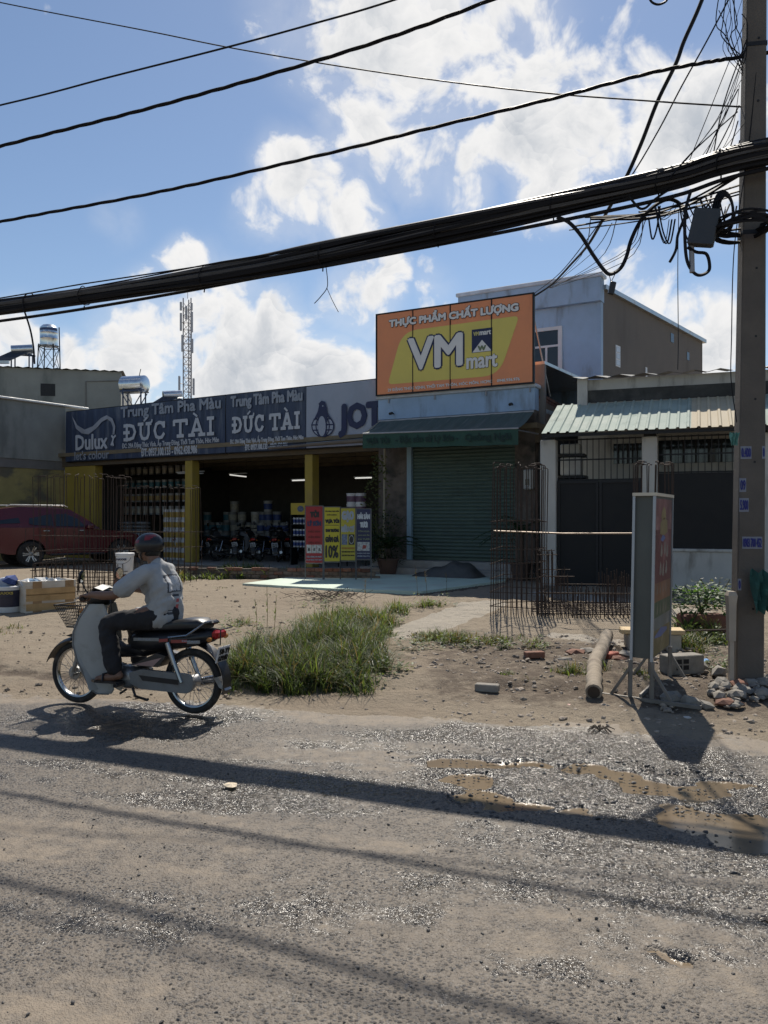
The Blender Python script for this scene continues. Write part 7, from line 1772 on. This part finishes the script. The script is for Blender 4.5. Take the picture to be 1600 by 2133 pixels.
# ---------------------------------------------------------------- stock inside the paint store
def stock():
    F = FP_; fx, fy = F.O.x, F.O.y
    def can_proto(name, label, group, r, h, body, band, loc):
        t = thing(name, label, 'paint can', loc, -F.th, group); mb = MB(); mb.lathe([(r*.92, 0), (r, h*.9), (r*1.06, h*.9), (r*1.06, h), (0, h)], 14); mb.build('shell', body, t, True)
        mb = MB(); mb.lathe([(r*.955, h*.2), (r*1.01, h*.74)], 14, cap=False); mb.build('label', band, t, True); return t
    stk = M('shaded_bucket_plastic', (.30, .30, .29), .5, var=.2, scale=5, rand=.5)  # bucket plastic darkened: the store's indoor shade is put into the colour
    sh = frthing('shelf_rack', 'tall shelf rack of paint cans in the left bay of the store', 'shelf', F)
    v = 2.4; u0, u1 = F.u(196, v), F.u(392, v); rows = [F.uz(300, y, v)[1] for y in (1072, 1046, 1018, 990)]
    for z in rows: MB().box(u0, u1, v-.2, v+.25, z-.03, z).build('board', dark_metal, sh)
    for x in (u0, (u0+u1)/2, u1): MB().box(x-.02, x+.02, v+.26, v+.3, PF, rows[-1]+.5).build('upright', dark_metal, sh)
    bands = [M('ochre_label', (.36, .24, .08), .5, var=.3, scale=12), M('teal_label', (.05, .16, .20), .5, var=.3, scale=12), M('cream_label', (.45, .42, .34), .5, var=.3, scale=12), M('blue_label', (.04, .07, .22), .5, var=.3, scale=12)]
    pr = None
    for j, z in enumerate(rows):
        n = 15
        for i in range(n):
            w = F.w(u0+(u1-u0)*(i+.5)/n, v, z+.002)
            if pr is None or i == 0:
                pr = can_proto('paint_can', 'small paint can on the shelf rack at the left of the store', 'paint cans on the shelf rack', .095, .30, stk, bands[(j+2) % 3], w)
            else: c = copy_tree(pr); c.location = w
    # yellow cans stacked by the second pillar
    v = .9; pr = None
    for j in range(5):
        for i in range(4):
            px = 347+i*12.5; u = F.u(px, v); w = F.w(u, v, PF+j*.33)
            if pr is None: pr = can_proto('paint_can', 'yellow labelled paint can in the stack left of the second pillar', 'yellow cans by the second pillar', .10, .325, wb, M('yellow_can_label', (.50, .33, .08), .5, var=.35, scale=9), w)
            else: c = copy_tree(pr); c.location = w
    # big buckets stacked in the middle bay
    v = 5.2; pr = None; q = random.Random(5)
    for k, (a, b) in enumerate(((424, 600), (424, 600))):
        for i in range(12):
            u = F.u(a, v)+(F.u(b, v)-F.u(a, v))*(i+.5)/12; hgt = q.choice((3, 4, 4, 5)) if k == 0 else 0
            for j in range(hgt):
                w = F.w(u, v+q.uniform(-.08, .08), PF+j*.40)
                if pr is None or (i % 4 == 0 and j == 0): pr = can_proto('paint_bucket', 'large paint bucket in the dim stacks behind the parked motorbikes', 'bucket stacks in the middle bay', .165, .395, stk, bands[(i//4+1) % 4], w)
                else: c = copy_tree(pr); c.location = w
    # sacks
    v = 1.4; pr = None
    for j in range(9):
        for i in range(2):
            w = F.w(F.u(265+i*30, v), v, PF+.12+j*.125)
            if pr is None:
                pr = thing('putty_sack', 'grey putty sack in the flat stack in the left bay', 'sack', w, -F.th, 'putty sacks in the left bay'); m = MB(); m.loft([[Vector((x, .24*math.cos(a)*s, .06+.062*math.sin(a)*s)) for a in np.linspace(0, 6.28, 10, endpoint=False)] for x, s in ((-.27, .35), (-.22, .9), (0, 1), (.22, .9), (.27, .35))]); m.build('sack', M('sack_paper', (.30, .30, .29), .8, var=.15), pr, True)
            else: c = copy_tree(pr); c.location = w
    w = F.w(F.u(280, v), v, PF); t = thing('pallet', 'wooden pallet under the putty sacks', 'pallet', w, -F.th); 
    for k in range(5): MB().box(-.75, .75, -.32+k*.15, -.22+k*.15, .09, .115).build('slat', M('pallet_wood', (.25, .18, .11), .85), t)
    for k in range(3): MB().box(-.7+k*.65, -.6+k*.65, -.32, .38, 0, .088).build('bearer', M('pallet_wood', (.25, .18, .11), .85), t)
    # display stand with yellow header and small tins, right of the motorbikes
    v = .55; a, z1 = F.uz(606, 1048, v); b, _ = F.uz(640, 1048, v); t = frthing('display_stand', 'yellow headed display rack of small tins left of the red poster', 'display', F)
    zs = [F.uz(620, y, v)[1] for y in (1072, 1092, 1116, 1140)]
    MB().box(a, b, v, v+.03, zs[0], z1).build('header', M('yellow_header', (.55, .40, .05), .5, var=.1), t); MB().add([(a+(b-a)*(.6+.2*math.cos(x)), v-.004, (zs[0]+z1)/2+.09*math.sin(x)) for x in np.linspace(0, 6.28, 14, endpoint=False)], [tuple(range(14))]).build('header_emblem', M('blue_grey_picture', (.12, .15, .22), .6, var=.5, scale=20), t)
    for z in zs[1:]: MB().box(a, b, v, v+.3, z-.02, z).build('board', dark_metal, t)
    for x in (a, b): MB().box(x-.015, x+.015, v, v+.3, PF, zs[0]).build('side', dark_metal, t)
    pr = None
    for z in zs[1:]:
        for i in range(5):
            w = F.w(a+(b-a)*(i+.5)/5, v+.1, z+.002)
            if pr is None: pr = can_proto('small_tin', 'small white tin on the yellow headed display rack', 'tins on the display rack', .045, .19, wb, bands[3], w)
            else: c = copy_tree(pr); c.location = w
    # white buckets on a post in the right bay
    for k, (px, py) in enumerate(((733, 1072), (752, 1072), (733, 1050), (752, 1050))):
        u, z = F.uz(px, py, .7); w = F.w(u, .7, z); can_proto('paint_bucket', 'white paint bucket high in the right bay behind the vine', 'white buckets in the right bay', .15, .30, wb, M('red_blue_label', (.16, .09, .14), .5, var=.6, scale=6), w)
    u, z = F.uz(742, 1072, .7); t = frthing('stock_table', 'dark table carrying white buckets in the right bay', 'table', F); MB().box(u-.5, u+.5, .45, .95, z-.04, z-.002).build('table_top', dark_metal, t)
    for x in (-.47, .44): 
        for y in (.47, .9): MB().box(u+x, u+x+.03, y, y+.03, PF, z-.041).build('leg', dark_metal, t)
    # fluorescent tubes
    em = M('lit_tube', (.8, .8, .78), .4, var=.02, emit=(1, .97, .9, .55))
    for k, ((ax, ay), (bx, by), vv) in enumerate((((479, 989), (513, 993), 3.0), ((609, 1001), (640, 1000), 3.0), ((740, 996), (774, 995), 3.0), ((370, 986), (424, 986), .9))):
        u0, z0 = F.uz(ax, ay, vv); u1, z1 = F.uz(bx, by, vv); t = frthing('tube_light', ['short lit tube lamp hanging in the middle bay', 'lit tube lamp hanging beside the third pillar', 'lit tube lamp hanging in the right bay', 'unlit tube lamp crossing behind the second pillar'][k], 'lamp', F)
        MB().tube([(u0, vv, z0), (u1, vv, z1)], .02, 8).build('tube', em if k < 3 else white_frame, t); MB().box(min(u0, u1)-.04, max(u0, u1)+.04, vv-.03, vv+.03, max(z0, z1)+.022, max(z0, z1)+.05).build('fitting', white_frame, t)
        for x in (u0, u1): MB().tube([(x, vv, max(z0, z1)+.05), (x, vv, 3.78)], .004, 4).build('cord', dark_metal, t)
stock()
def parked():
    F = FP_; spots = [(376, 1165, 100), (412, 1167, 62), (452, 1169, 40), (500, 1168, 78), (541, 1170, 66), (580, 1171, 88), (614, 1169, 55)]
    labs = ['dark parked motorbike nearest the second pillar', 'dark parked motorbike second from the pillar with its front turned left', 'dark parked motorbike third along with a tilted white plate', 'dark parked motorbike in the middle of the row with raised mirror', 'dark parked motorbike with a bright rear plate in the row', 'dark parked motorbike second from the display rack', 'dark parked motorbike beside the yellow display rack']
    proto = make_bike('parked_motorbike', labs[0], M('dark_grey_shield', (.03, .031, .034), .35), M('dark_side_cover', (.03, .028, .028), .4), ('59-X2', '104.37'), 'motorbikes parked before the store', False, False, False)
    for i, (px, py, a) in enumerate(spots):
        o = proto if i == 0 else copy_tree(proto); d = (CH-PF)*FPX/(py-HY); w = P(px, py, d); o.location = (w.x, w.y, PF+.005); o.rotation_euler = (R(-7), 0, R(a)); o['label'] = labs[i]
parked()
